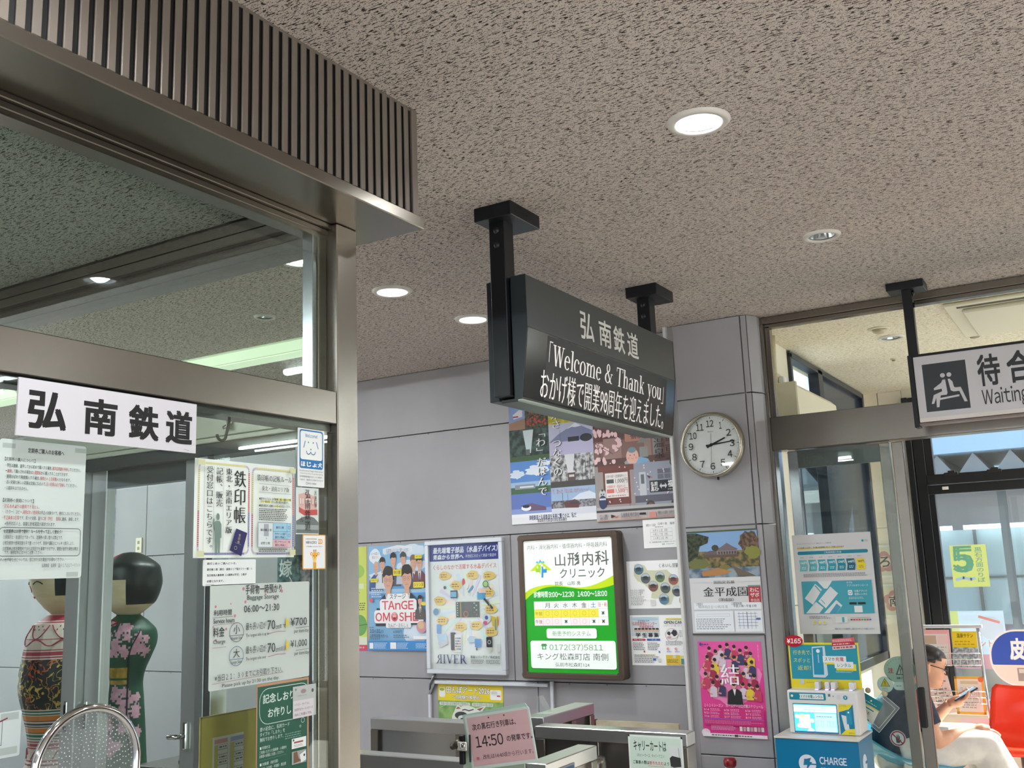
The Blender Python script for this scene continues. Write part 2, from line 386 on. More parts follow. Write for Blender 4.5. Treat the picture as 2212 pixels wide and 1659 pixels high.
BASIS = {'F': Matrix(((0, 0, 1), (1, 0, 0), (0, 1, 0))),      # faces +X
         'B': Matrix(((1, 0, 0), (0, 0, -1), (0, 1, 0)))}     # faces -Y
DZ = 7e-5
class Sheet:
    """a flat printed thing: origin at its top left corner, u to the right, v downward, both 0..1"""
    def __init__(self, w, h, paper=(240, 240, 238), thick=.0012, emit=0.0, rough=.55, back=None, radius=0.0, base=True):
        self.w, self.h, self.z, self.emit, self.rough = w, h, 0.0, emit, rough
        self.mb = MB()
        if base:
            m = paper if isinstance(paper, bpy.types.Material) else self.m(paper)
            if radius:
                pts = self.rr(0, 0, 1, 1, radius); self.mb.prism([(x, y, -thick) for x, y in pts], (0, 0, thick), m)
            else:
                self.mb.box(0, w, -h, 0, -thick, 0, m)
        self.z = DZ
    def m(self, c):
        if isinstance(c, bpy.types.Material): return c
        return mat(c, self.rough, 0, self.emit)
    def p(self, u, v): return (u * self.w, -v * self.h)
    def poly(self, pts, c):
        self.mb.faces([(*self.p(u, v), self.z) for u, v in pts], [tuple(range(len(pts)))], self.m(c)); self.z += DZ
    def rect(self, u0, v0, u1, v1, c): self.poly([(u0, v1), (u1, v1), (u1, v0), (u0, v0)], c)
    def frame(self, u0, v0, u1, v1, t, c):
        """outline of thickness t metres"""
        a, b = t / self.w, t / self.h
        for q in ((u0, v0, u1, v0 + b), (u0, v1 - b, u1, v1), (u0, v0, u0 + a, v1), (u1 - a, v0, u1, v1)):
            self.mb.faces([(*self.p(q[0], q[3]), self.z), (*self.p(q[2], q[3]), self.z), (*self.p(q[2], q[1]), self.z), (*self.p(q[0], q[1]), self.z)], [(0, 1, 2, 3)], self.m(c))
        self.z += DZ
    def rr(self, u0, v0, u1, v1, r, n=5):
        x0, y1 = self.p(u0, v0); x1, y0 = self.p(u1, v1); P = []
        for cx, cy, a in ((x1 - r, y1 - r, 0), (x0 + r, y1 - r, 90), (x0 + r, y0 + r, 180), (x1 - r, y0 + r, 270)):
            for k in range(n + 1):
                t = math.radians(a + 90 * k / n); P.append((cx + r * math.cos(t), cy + r * math.sin(t)))
        return P
    def rrect(self, u0, v0, u1, v1, r, c):
        P = self.rr(u0, v0, u1, v1, r)
        self.mb.faces([(x, y, self.z) for x, y in P], [tuple(range(len(P)))], self.m(c)); self.z += DZ
    def rframe(self, u0, v0, u1, v1, r, t, c):
        P = self.rr(u0, v0, u1, v1, r); cx = sum(p[0] for p in P) / len(P); n = len(P)
        Q = self.rr(u0 + t / self.w, v0 + t / self.h, u1 - t / self.w, v1 - t / self.h, max(r - t, .0003))
        self.mb.faces([(x, y, self.z) for x, y in P + Q], [(i, (i + 1) % n, n + (i + 1) % n, n + i) for i in range(n)], self.m(c)); self.z += DZ
    def ell(self, u, v, ru, rv, c, n=24, wob=0.0, seed=0):
        rnd = random.Random(seed); P = []
        for k in range(n):
            a = 2 * math.pi * k / n; q = 1 + (rnd.uniform(-wob, wob) if wob else 0)
            P.append((u + ru * q * math.cos(a), v + rv * q * math.sin(a)))
        self.poly(P[::-1], c)
    def circ(self, u, v, r, c, n=24): self.ell(u, v, r / self.w, r / self.h, c, n)
    def ring(self, u, v, r, t, c, n=28):
        x, y = self.p(u, v); V = []; F = []
        for k in range(n):
            a = 2 * math.pi * k / n; V += [(x + r * math.cos(a), y + r * math.sin(a), self.z), (x + (r - t) * math.cos(a), y + (r - t) * math.sin(a), self.z)]
        for k in range(n): F.append((2 * k, 2 * ((k + 1) % n), 2 * ((k + 1) % n) + 1, 2 * k + 1))
        self.mb.faces(V, F, self.m(c)); self.z += DZ
    def line(self, pts, t, c):
        """polyline, thickness t metres"""
        k = self.m(c)
        for (u0, v0), (u1, v1) in zip(pts, pts[1:]):
            a, b = Vector(self.p(u0, v0)), Vector(self.p(u1, v1)); d = b - a
            if d.length < 1e-7: continue
            d.normalize(); n = Vector((-d.y, d.x)) * t / 2; e = d * t * .3
            q = [a - e - n, b + e - n, b + e + n, a - e + n]
            self.mb.faces([(p.x, p.y, self.z) for p in q], [(0, 1, 2, 3)], k)
        self.z += DZ
    def put(self, V, F, box, c, sh=((0, 0),), slant=0.0, mirror=False):
        u0, v0, u1, v1 = box
        if not V: return
        a = min(v[0] for v in V); b = max(v[0] for v in V); d = min(v[1] for v in V); e = max(v[1] for v in V)
        x0, y1 = self.p(u0, v0); x1, y0 = self.p(u1, v1)
        sx = (x1 - x0) / max(b - a, 1e-6); sy = (y1 - y0) / max(e - d, .05)
        k = self.m(c)
        for dx, dy in sh:
            P = []
            for vx, vy in V:
                x = (vx - a) / max(b - a, 1e-6)
                if mirror: x = 1 - x
                P.append((x0 + x * (x1 - x0) + dx * sx + slant * (vy - d) * sy, y0 + (vy - d) * sy + dy * sy, self.z))
            self.mb.faces(P, F, k); self.z += DZ * .2
        self.z += DZ
    def text(self, s, u0, v0, u1, v1, c=(20, 20, 20), bold=0.0, serif=False, fw=False, res=2, slant=0.0, thin=0.0):
        off = -.010 if serif else -thin
        V, F = packed(s, off, res) if fw else raw_text(s, off, res)
        self.put(V, F, (u0, v0, u1, v1), c, shifts(bold, serif), slant)
    def fit(self, s, u, vc, h, c=(20, 20, 20), align='l', bold=0.0, serif=False, fw=False, res=1, sq=1.0):
        """one line at natural width: h = em height in v units, centred on vc; returns end u"""
        off = -.010 if serif else 0
        V, F = packed(s, off, res) if fw else raw_text(s, off, res)
        if not V: return u
        em = h * self.h; kx = em * sq / self.w
        a = min(v[0] for v in V); b = max(v[0] for v in V); wd = (b - a) * kx
        x0 = u if align == 'l' else (u - wd / 2 if align == 'c' else u - wd)
        d = min(v[1] for v in V); e = max(v[1] for v in V); mid = .37
        self.put(V, F, (x0, vc - (e - mid) * h, x0 + wd, vc + (mid - d) * h), c, shifts(bold, serif))
        return x0 + wd
    def runs(self, u, vc, h, parts, u1=None, bold=0.0, serif=False):
        """coloured runs on one line; squeezed to end at u1 when given"""
        W_ = sum(sum(.55 if ord(ch) < 128 else 1.0 for ch in s) for s, c in parts)
        k = h * self.h / self.w
        if u1: k = (u1 - u) / W_
        for s, c in parts:
            wd = sum(.55 if ord(ch) < 128 else 1.0 for ch in s) * k
            V, F = raw_text(s, -.010 if serif else 0, 1)
            if V:
                d = min(v[1] for v in V); e = max(v[1] for v in V)
                self.put(V, F, (u + .06 * k, vc - (e - .37) * h, u + wd - .06 * k, vc + (.37 - d) * h), c, shifts(bold, serif))
            u += wd
    def vtext(self, s, uc, v0, v1, wu, c=(20, 20, 20), bold=0.0, serif=False, res=2):
        """a column of characters, top v0 to bottom v1, em width wu"""
        n = len(s); ch_h = (v1 - v0) / n
        for i, ch in enumerate(s):
            if ch == ' ': continue
            V, F = raw_text(ch, -.010 if serif else 0, res)
            if not V: continue
            if ch in 'ー～「」': V = [(.5 + (y - .37) * (-1 if ch in '「」' else 1), .37 - (x - .5) * 1.0) if ch not in '「」' else (.5 + (y - .37), .37 - (x - .5)) for x, y in V]
            dx, dy = (.55, .55) if ch in '。、' else (0, 0)
            top = v0 + i * ch_h
            U = lambda x: uc + (x + dx - .5) * wu
            a = min(v[0] for v in V); b = max(v[0] for v in V); d = min(v[1] for v in V); e = max(v[1] for v in V)
            self.put(V, F, (U(a), top + (.87 - e - dy) * ch_h, U(b), top + (.87 - d - dy) * ch_h), c, shifts(bold, serif))
    def dashes(self, u0, v0, u1, v1, n, c=(90, 90, 90), fill=.45, ragged=.25, seed=1):
        """small print too fine to read: broken rules"""
        rnd = random.Random(seed + int(u0 * 991) + int(v0 * 577)); k = self.m(c); st = (v1 - v0) / n
        V, F = [], []
        for i in range(n):
            u = u0; end = u1 - rnd.uniform(0, ragged) * (u1 - u0); y = v0 + st * (i + .5)
            while u < end:
                e = min(end, u + rnd.uniform(.5, 1.6) * st * self.h / self.w); q = len(V)
                for uu, vv in ((u, y + st * fill / 2), (e, y + st * fill / 2), (e, y - st * fill / 2), (u, y - st * fill / 2)):
                    V.append((*self.p(uu, vv), self.z))
                F.append((q, q + 1, q + 2, q + 3)); u = e + .35 * st * self.h / self.w
        self.mb.faces(V, F, k); self.z += DZ
    def done(self, name, plane, at, label=None, cat=None, group=None, parent=None, roll=0.0, yaw=0.0, pitch=0.0):
        bm = self.mb.bm; me = bpy.data.meshes.new(name); bm.to_mesh(me); bm.free()
        for m in self.mb.mats: me.materials.append(m)
        ob = bpy.data.objects.new(name, me); COL.objects.link(ob)
        M = Matrix.Translation(at) @ Matrix.Rotation(math.radians(yaw), 4, 'Z') @ BASIS[plane].to_4x4() @ Matrix.Rotation(math.radians(pitch), 4, 'X') @ Matrix.Rotation(math.radians(roll), 4, 'Z')
        if parent is not None: adopt(ob, parent)
        ob.matrix_basis = M
        return tag(ob, label, cat, group)
KF = 1.7345 / 1.715
def FG(y, z, x=-1.7335):
    """a point read on the booth front, moved back on to its glass"""
    return (x, y * KF, 1.55 + (z - 1.55) * KF)
# ================================================================== SETTING
HC = 2.85
def ceiling(name, x0, x1, y0, y1, z, mtl, holes=()):
    m = MB(); m.box(x0, x1, y0, y1, z, z + .14, mtl); ob = m.build(name)
    if holes:
        k = MB()
        for (hx, hy, r) in holes: k.lathe([(r, -.1), (r, .3)], (hx, hy, z), mtl, 32)
        cut = k.build('cutter'); md = ob.modifiers.new('holes', 'BOOLEAN'); md.object = cut; md.solver = 'EXACT'
        me = bpy.data.meshes.new_from_object(ob.evaluated_get(bpy.context.evaluated_depsgraph_get()))
        ob.modifiers.clear(); ob.data = me; bpy.data.objects.remove(cut)
    return struct(ob)
LIT = [(-.927, 2.70, .078), (-2.753, 3.57, .078), (-2.746, 4.237, .078), (-2.762, 2.966, .078), (.13, 2.66, .078), (-1.15, .85, .078), (.9, 1.3, .078)]
UNLIT = [(-.894, 4.008, .062)]
SMALL = [(-3.53, 3.54, .045)]
ceiling('ceiling', -9, 4, -4, 5.27, HC, M_CEIL, [(x, y, r * .98) for x, y, r in LIT + UNLIT + SMALL])
WLIGHT = [(-1.041, 6.21, .065)]
ceiling('ceiling_waiting', -1.8, 4, 5.28, 8.5, HC, M_CEILW, [(x, y, r * .98) for x, y, r in WLIGHT])
m = MB(); m.box(-9, 4, -4, 5.27, -.1, 0, M_FLOOR); struct(m.build('floor'))
m = MB(); m.box(-1.8, 4, 5.28, 8.5, -.1, 0, noisemat('floor_waiting_tile', (196, 190, 180), (208, 202, 192), (3, 3, 3), .35)); struct(m.build('floor_waiting'))
m = MB(); m.box(-40, 40, 8.6, 70, -.5, -.3, noisemat('platform_concrete', (190, 190, 186), (206, 206, 202), (1, 1, 1), .8)); struct(m.build('ground_platform'))
m = MB(); m.box(-40, 40, -40, -4.1, -.5, -.05, MATS['platform_concrete']); m.box(-40, -9.1, -4.1, 8.6, -.5, -.05, MATS['platform_concrete']); m.box(4.1, 40, -4.1, 8.6, -.5, -.05, MATS['platform_concrete']); struct(m.build('ground_forecourt'))

# back wall in painted steel panels, 4 mm joints
def panels(m, xs, zs, y, d, mtl, g=.0025):
    for a, b in zip(xs, xs[1:]):
        for c, e in zip(zs, zs[1:]): m.box(a + g, b - g, y, y + d, c + g, e - g, mtl, .002)
m = MB()
panels(m, [-9, -7.3, -6.38, -4.75, -2.0], [1.769, 2.443, 2.85], 5.17, .03, M_WALL)
panels(m, [-9, -7.3, -6.38, -4.75, -3.131, -1.95], [.925, 1.769], 5.17, .03, M_WALL)
panels(m, [-9, -7.3, -6.38, -4.75, -2.98, -1.95], [0, .925], 5.17, .03, M_WALL)
m.box(-9, -1.7, 5.195, 5.26, 0, HC, M_BLACK)
for z in (.925, 1.769, 2.443):
    for i in range(20): m.lathe([(.004, -.0015), (.004, .001)], (-6.3 + i * .235, 5.17, z - .008), mat((110, 108, 108), .4, .4), 8, 'Y')
struct(m.build('wall_back'))
m = MB(); m.box(-9.1, -9, -4, 5.3, 2.45, HC, M_WALL); m.box(-9.1, -9, -4, 5.3, 0, .25, M_WALL)
for y in (-4, -1, 2.0, 5.1): m.box(-9.1, -9, y, y + .2, .25, 2.45, M_WALL)
struct(m.build('wall_left'))
# front and right walls with their wide glazed entrance openings
m = MB(); m.box(-9, 4, -4.1, -4, 2.6, HC, M_WALL)
for x in (-9, -6.5, -3.5, .5, 3.8): m.box(x, x + .2, -4.1, -4, 0, 2.6, M_WALL)
struct(m.build('wall_front'))
m = MB(); m.box(4, 4.1, -4.1, 8.6, 2.45, HC, M_WALL); m.box(4, 4.1, 2.3, 5.25, 0, 2.45, noisemat('brown_wall_panel', (96, 86, 76), (108, 97, 86), (2, 2, 2), .5))
m.box(4, 4.1, 5.25, 8.6, 0, .3, M_WALLW)
for y in (-4, -1, 5.1, 8.3): m.box(4, 4.1, y - .12, y + .12, 0, 2.45, M_WALL)
struct(m.build('wall_right'))

# the clad column the clock hangs on, and the white corner strip beside it
m = MB()
for z0, z1 in ((0, .60), (.60, 1.745), (1.745, 2.43), (2.43, HC)):
    m.box(-1.985, -1.605, 5.08, 5.11, z0 + .003, z1 - .003, M_WALL, .002)
    m.box(-1.600, -1.572, 5.083, 5.11, z0 + .003, z1 - .003, M_WALL, .002)
    m.prism([(-1.568, 5.09, z0 + .003), (-1.535, 5.16, z0 + .003), (-1.535, 5.25, z0 + .003), (-1.6, 5.25, z0 + .003)], (0, 0, z1 - z0 - .006), M_WALL)
m.box(-1.985, -1.60, 5.1, 5.30, 0, HC, M_WALL)
struct(m.build('column_clad'))
m = MB(); m.box(-2.035, -2.017, 5.06, 5.17, 0, HC, mat((206, 206, 204), .4), .003); m.box(-2.017, -1.985, 5.085, 5.17, 0, HC, M_WALL); struct(m.build('trim_1'))

# ------------------------------------------------ ticket booth: canopy, front glazing, return wall
m = MB()
ys = -0.6
while ys < 2.115:
    m.box(-1.5755, -1.57, ys, ys + .0185, 2.537, 2.842, M_BRONZE, .0015); ys += .0318
m.box(-1.64, -1.5765, -.6, 2.137, 2.53, HC, M_BLACK)
m.box(-1.62, -1.57, 2.137, 2.162, 2.535, HC, M_BRONZE, .001)
m.box(-1.60, -1.574, -.6, 2.14, 2.842, HC, M_BRONZE)
m.box(-1.60, -1.574, -.6, 2.14, 2.527, 2.537, M_BRONZE)
m.box(-9, -1.62, 2.135, 2.162, 2.535, HC, M_BRONZE)
struct(m.build('trim_2_slatted_fascia'))
m = MB()
m.box(-1.80, -1.555, -.6, 2.168, 2.4955, 2.529, M_STEEL_Y, .0025)
m.box(-9, -1.80, 1.94, 2.168, 2.4955, 2.529, M_STEEL_H, .0025)
struct(m.build('trim_3_canopy_soffit'))
m = MB(); m.box(-9, -1.80, -.6, 1.93, 2.56, 2.6, M_CEILB); struct(m.build('ceiling_booth'))
m = MB()
m.box(-1.80, -1.715, 1.985, 2.067, 0, 2.4955, M_STEEL_V, .003)
struct(m.build('trim_4_corner_post'))
m = MB(); m.box(-5.05, -5.0, -.6, 1.94, 0, 2.56, M_WALL); struct(m.build('wall_booth_side'))
m = MB(); m.box(-5.0, -1.8, -.65, -.6, 0, 2.6, M_WALL); struct(m.build('wall_booth_end'))
# front glazing
win = empty('window_2', (-1.76, 1.0, 0), None, None); struct(win)
m = MB(); m.box(-1.80, -1.7165, -.6, 1.982, 1.945, 2.031, M_STEEL_Y, .002); m.box(-1.79, -1.740, -.6, 1.982, 1.928, 1.945, mat((92, 92, 90), .3, .7)); m.build('cross_beam', win)
m = MB(); m.box(-1.80, -1.733, -.6, 1.985, 2.482, 2.4955, M_STEEL_Y, .002); m.box(-1.80, -1.745, -.6, 1.985, 2.466, 2.482, M_STEEL_Y, .002); m.box(-1.795, -1.75, -.6, 1.985, 2.455, 2.466, M_STEEL_Y); m.build('head_rail', win)
m = MB(); m.box(-1.80, -1.752, 1.952, 1.985, .98, 2.47, M_STEEL_V, .002); m.box(-1.795, -1.757, 1.936, 1.952, .98, 2.47, M_STEEL_C, .002); m.build('side_rail', win)
m = MB(); m.box(-1.751, -1.747, -.6, 1.984, 2.03, 2.46, M_GLASS); m.build('upper_pane', win)
m = MB(); m.box(-1.7375, -1.7345, -.6, 1.984, .98, 1.944, M_GLASS); m.build('lower_pane', win)
m = MB(); m.box(-1.95, -1.62, -.6, 1.98, .94, .98, M_STEEL_Y, .004); m.box(-1.80, -1.72, -.6, 1.98, 0, .94, M_WALL); m.build('sill', win)
# return wall
PALE = mat((190, 196, 178), .35, .35, name='pale_aluminium')
ret = empty('window_3', (-3.5, 2.02, 0), None, None); struct(ret)
m = MB(); m.box(-9, -1.80, 1.94, 1.985, 2.52, 2.56, M_STEEL_H, .002); m.box(-9, -1.80, 1.955, 2.04, 2.498, 2.522, M_STEEL_H, .002); m.box(-9, -1.8, 1.965, 2.035, 2.47, 2.496, M_STEEL_H, .002); m.build('head_rail', ret)
m = MB(); m.box(-9, -1.80, 1.985, 2.055, 1.958, 2.04, PALE, .002); m.box(-9, -1.80, 1.983, 2.055, 1.942, 1.956, PALE, .002); m.build('lintel', ret)
m = MB(); m.box(-9, -1.80, 1.99, 2.05, 1.905, 1.942, mat((80, 84, 82), .35, .7)); m.build('door_track', ret)
m = MB(); m.box(-9, -1.80, 2.014, 2.02, 2.04, 2.47, M_GLASS); m.build('upper_pane', ret)
m = MB(); m.box(-2.18, -1.84, 2.014, 2.02, .9, 1.91, M_GLASS); m.build('side_pane', ret)
for x0, x1, mm in ((-2.238, -2.205, M_ALU), (-2.202, -2.175, M_STEEL_C), (-1.87, -1.83, M_ALU)):
    m = MB(); m.box(x0, x1, 1.99, 2.05, 0, 1.91, mm, .002); m.build('mullion', ret)
m = MB(); m.box(-2.175, -1.87, 1.992, 2.048, 0, .9, M_ALU); m.build('kick_panel', ret)
M_STILE = mat((190, 192, 192), .3, .55, name='door_aluminium')
def leaf(name, x0, x1, y, st0, st1, label):
    d = empty(name, ((x0 + x1) / 2, y, 0), None, None); struct(d)
    for a, b in ((x0, x0 + st0), (x1 - st1, x1)):
        m = MB(); m.box(a, b, y - .018, y + .018, 0, 1.915, M_STILE, .003); m.build('stile', d)
    m = MB(); m.box(x0 + st0, x1 - st1, y - .016, y + .016, 1.85, 1.915, mat((84, 90, 88), .3, .7)); m.box(x0 + st0, x1 - st1, y - .016, y + .016, 0, .35, M_ALU); m.build('rail', d)
    m = MB(); m.box(x0 + st0, x1 - st1, y - .003, y + .003, .35, 1.85, M_GLASS2); m.build('pane', d)
    return d
d1 = leaf('door_1', -3.30, -2.75, 2.005, .055, .068, '')
for x in (-2.790,):
    m = MB(); m.box(x - .007, x + .007, 1.984, 1.988, 1.125, 1.215, M_CHROME, .002); m.box(x - .004, x + .004, 1.982, 1.985, 1.135, 1.205, M_BLACK); m.build('recessed_pull', d1)
d2 = leaf('door_2', -2.75, -2.240, 2.035, .072, .085, '')
m = MB(); m.box(-2.742, -2.728, 2.013, 2.018, 1.125, 1.215, M_CHROME, .002); m.box(-2.739, -2.731, 2.011, 2.015, 1.135, 1.205, M_BLACK); m.build('recessed_pull', d2)
m = MB(); m.box(-2.302, -2.287, 2.006, 2.018, 1.10, 1.172, M_CHROME, .003); m.build('lock_plate', d2)
m = MB(); m.tube([(-2.295, 2.008, 1.136), (-2.302, 1.985, 1.136), (-2.328, 1.98, 1.136)], .007, M_CHROME); m.build('lever_handle', d2)

# ------------------------------------------------ glazed partition to the waiting room
part = empty('window_1', (-.2, 5.25, 0), None, None); struct(part)
m = MB(); m.box(-1.535, 4, 5.215, 5.29, 2.812, HC, M_STEEL_H, .003); m.box(-1.52, 4, 5.23, 5.28, 2.79, 2.812, M_STEEL_H, .002); m.build('head_rail', part)
m = MB(); m.box(-1.535, -1.518, 5.205, 5.29, 0, 2.812, M_STEEL_V, .002); m.box(-1.518, -1.490, 5.23, 5.28, 2.30, 2.80, M_STEEL_V, .002); m.box(-1.518, -1.493, 5.22, 5.28, 0, 2.13, M_STEEL_C, .002); m.build('jamb', part)
m = MB(); m.box(-1.518, 4, 5.20, 5.30, 2.124, 2.302, M_STEEL_H, .003); m.build('cross_beam', part)
m = MB(); m.box(-1.49, 4, 5.252, 5.258, 2.30, 2.795, M_GLASS2); m.build('upper_pane', part)
m = MB(); m.box(-1.490, -1.462, 5.262, 5.268, 0, 2.124, M_GLASS2); m.build('side_pane', part)
m = MB(); m.box(1.4, 4, 5.22, 5.28, 0, 2.12, MATS['brown_wall_panel']); m.build('reflection_block_panel', part)  # unseen panel added to keep bright reflections off the booth glass
d3 = empty('door_3', (-1.2, 5.27, 0), None, None); struct(d3)
m = MB(); m.box(-1.458, -1.405, 5.255, 5.285, 0, 2.12, M_STEEL_C, .003); m.build('stile', d3)
m = MB(); m.box(-.995, -.945, 5.255, 5.285, 0, 2.12, M_STEEL_V, .003); m.build('stile', d3)
m = MB(); m.box(-1.405, -.995, 5.258, 5.283, 2.028, 2.12, mat((96, 100, 98), .3, .7)); m.box(-1.405, -.995, 5.258, 5.283, 0, .12, M_ALU); m.build('rail', d3)
m = MB(); m.box(-1.405, -.995, 5.267, 5.273, .12, 2.03, M_GLASS2); m.build('pane', d3)
d4 = empty('door_4', (-.9, 5.3, 0), None, None); struct(d4)
m = MB(); m.box(-.930, -.876, 5.225, 5.252, 0, 2.115, M_STEEL_V, .003); m.build('stile', d4)
m = MB(); m.box(-.926, -.899, 5.205, 5.226, .757, .94, M_RUBBER, .004); m.build('handle', d4)
m = MB(); m.box(-1.38, -.930, 5.236, 5.242, .1, 2.1, M_GLASS2); m.build('pane', d4)

# ------------------------------------------------ waiting room shell
NAVY = mat((38, 46, 60), .35, .2, name='navy_frame')
FRAME = mat((26, 27, 30), .35, .3, name='black_sash')
m = MB()
for a, b in ((5.30, 5.72), (5.725, 6.13)):
    for c, e in ((0, 1.30), (1.304, 2.40), (2.404, HC)): m.box(-1.70, -1.65, a + .003, b - .003, c, e, M_WALLW, .002)
m.box(-1.70, -1.65, 6.13, 8.34, 0, .8, M_WALLW); m.box(-1.70, -1.65, 8.2, 8.34, .8, HC, M_WALLW)
m.box(-1.72, -1.69, 5.3, 6.13, 0, HC, M_WALLW)
struct(m.build('wall_waiting_left'))
w4 = empty('window_4', (-1.67, 7.2, .8), None, None); struct(w4)
m = MB()
for y0, y1, z0, z1 in ((6.13, 6.17, .8, 2.83), (6.80, 6.92, .8, 2.83), (8.15, 8.2, .8, 2.83), (6.13, 8.2, 2.80, 2.84), (6.13, 8.2, .8, .86), (6.17, 6.8, 2.26, 2.36)):
    m.box(-1.70, -1.63, y0, y1, z0, z1, NAVY, .003)
m.build('sash', w4)
m = MB(); m.box(-1.672, -1.667, 6.17, 6.80, .86, 2.80, M_GLASS2); m.build('pane', w4)
m = MB(); m.box(-1.672, -1.662, 6.92, 8.15, .86, 2.80, mat((58, 72, 92), .18, .1)); m.build('dark_panel', w4)
m = MB()
for a, b in ((-1.65, -1.545), (-1.541, -1.36)):
    for c, e in ((0, 1.78), (1.784, HC)): m.box(a, b - .003, 8.30, 8.36, c, e, M_WALLW, .002)
m.box(-1.36, 4, 8.30, 8.36, 0, .43, M_WALLW); m.box(-1.36, 4, 8.3, 8.36, 2.78, HC, M_WALLW)
struct(m.build('wall_waiting_back'))
w5 = empty('window_5', (0, 8.32, .43), None, None); struct(w5)
m = MB(); m.box(-1.36, -1.315, 8.24, 8.36, .43, 2.78, FRAME, .004); m.box(-1.315, -1.235, 8.27, 8.36, .43, 2.78, FRAME, .004); m.build('jamb', w5)
m = MB(); m.box(-1.24, 4, 8.26, 8.35, 2.09, 2.165, FRAME, .004); m.box(-1.24, 4, 8.27, 8.35, 2.015, 2.085, FRAME, .004); m.build('transom', w5)
m = MB(); m.box(-1.235, -1.195, 8.28, 8.35, .5, 2.02, FRAME, .003); m.box(-1.235, 4, 8.28, 8.35, .43, .5, mat((128, 128, 126), .4, .3)); m.box(-1.235, -1.18, 8.28, 8.35, 2.16, 2.75, FRAME, .003); m.box(-1.24, 4, 8.28, 8.35, 2.72, 2.78, FRAME); m.build('sash', w5)
m = MB(); m.box(-.52, -.49, 8.285, 8.35, 2.16, 2.73, FRAME); m.build('mullion', w5)
m = MB(); m.box(-1.2, 4, 8.312, 8.318, .5, 2.02, M_DUSTY); m.build('lower_pane', w5)
m = MB(); m.box(-1.2, 4, 8.312, 8.318, 2.16, 2.73, M_DUSTY); m.build('upper_pane', w5)
m = MB(); m.box(-1.135, -1.09, 8.262, 8.27, 2.045, 2.068, M_WHITE, .002); m.build('latch_sticker', w5)
for x in (-1.06, -.76):
    m = MB(); m.box(x - .05, x + .05, 8.245, 8.265, 2.15, 2.172, M_RUBBER, .004); m.box(x - .02, x + .03, 8.235, 8.25, 2.165, 2.185, M_RUBBER, .003); m.build('latch', w5)
m = MB(); m.box(-1.3, 4, 8.22, 8.3, .40, .432, M_WHITE, .004); m.build('sill', w5)
# ================================================================== LAMPS AND CEILING FITTINGS
def downlight(x, y, r, lit, label, power=9.0, group='round downlights in the ceiling'):
    t = empty('downlight', (x, y, HC), label, 'ceiling light', group)
    mw = mat((216, 212, 204), .4)
    m = MB(); m.lathe([(r * .86, -.004), (r * .90, -.010), (r * 1.12, -.010), (r * 1.22, -.001), (r * 1.22, 0), (r * .86, .0)], (x, y, HC), mw, 40, cap=False); m.build('trim_ring', t)
    m = MB(); prof = [(r * .9, 0.0), (r * .8, .035), (r * .62, .07), (r * .40, .085)]
    m.lathe(prof, (x, y, HC), mat((235, 238, 240), .16, .9) if not lit else mat((240, 243, 245), .35), 40, cap=False); m.build('reflector', t)
    em = mat((225, 240, 250), .5, 0, 7.0 if lit else 0)
    m = MB(); m.lathe([(0.0001, .05), (r * .33, .05), (r * .36, .06), (r * .36, .086), (.0001, .086)], (x, y, HC), em if lit else mat((90, 90, 92), .2, .6), 24); m.build('lamp', t)
    if lit:
        l = bpy.data.lights.new('downlight_lamp', 'SPOT'); l.energy = power; l.spot_size = 2.8; l.spot_blend = .8; l.shadow_soft_size = r * .6; l.color = (.95, .98, 1)
        o = bpy.data.objects.new('lamp_glow', l); COL.objects.link(o); o.parent = t; o.location = (0, 0, .035)
    return t
POS = ['large lit downlight alone high up in the ceiling above the hanging sign', 'lit downlight in the row beyond the booth post, nearer the booth', 'lit downlight in the row beyond the booth post, next to the hanging sign',
       'lit downlight half hidden by the booth canopy edge', 'lit downlight over the open hall beside the booth glass', 'lit downlight behind the camera over the hall', 'lit downlight behind the camera near the right wall']
for (x, y, r), lb in zip(LIT, POS): downlight(x, y, r, True, lb, 42)
for x, y, r in UNLIT: downlight(x, y, r, False, 'unlit downlight with a mirrored cup in the ceiling above the column')
for x, y, r in SMALL: downlight(x, y, r, False, 'small unlit downlight in the ceiling seen through the booth glass', group=None)
for x, y, r in WLIGHT: downlight(x, y, r, False, 'unlit mirrored downlight in the cream waiting room ceiling', group=None)
# fluorescent troughs by the ticket gates; the brighter unseen ones are added fill light
def trough(x0, x1, y0, y1, label, glow=.5, HC=HC):
    t = empty('fluorescent_light', ((x0 + x1) / 2, (y0 + y1) / 2, HC), label, 'ceiling light', 'fluorescent troughs on the gate side ceiling')
    mw = mat((222, 228, 214), .35)
    yc = (y0 + y1) / 2
    m = MB(); m.prism([(x0, y0, HC), (x0, y0 + .05, HC - .055), (x0, y1 - .05, HC - .055), (x0, y1, HC)], (x1 - x0, 0, 0), mw); m.build('housing', t)
    if glow > 5:
        for yy in (y0 + .005, y1 - .005):
            m = MB(); m.tube([(x0 + .03, yy, HC - .05), (x1 - .03, yy, HC - .05)], .015, mat((238, 242, 250), .5, 0, glow), 10); m.build('tube', t)
    else:
        dm = mat((224, 240, 208), .4, 0, glow)
        m = MB(); m.box(x0 + .02, x1 - .02, y0 + .052, y1 - .052, HC - .062, HC - .0555, dm, .002); m.build('diffuser', t)
        m = MB(); m.prism([(x0 + .02, y0 + .002, HC - .010), (x0 + .02, y0 + .044, HC - .052), (x0 + .02, y0 + .040, HC - .056), (x0 + .02, y0 - .002, HC - .014)], (x1 - x0 - .04, 0, 0), dm); m.build('side_diffuser', t)
    return t
trough(-4.80, -3.52, 3.98, 4.20, 'long lit fluorescent trough seen through the glass above the booth beam')
trough(-7.5, -6.03, 3.82, 4.06, 'lit fluorescent trough just left of the white railway name board')
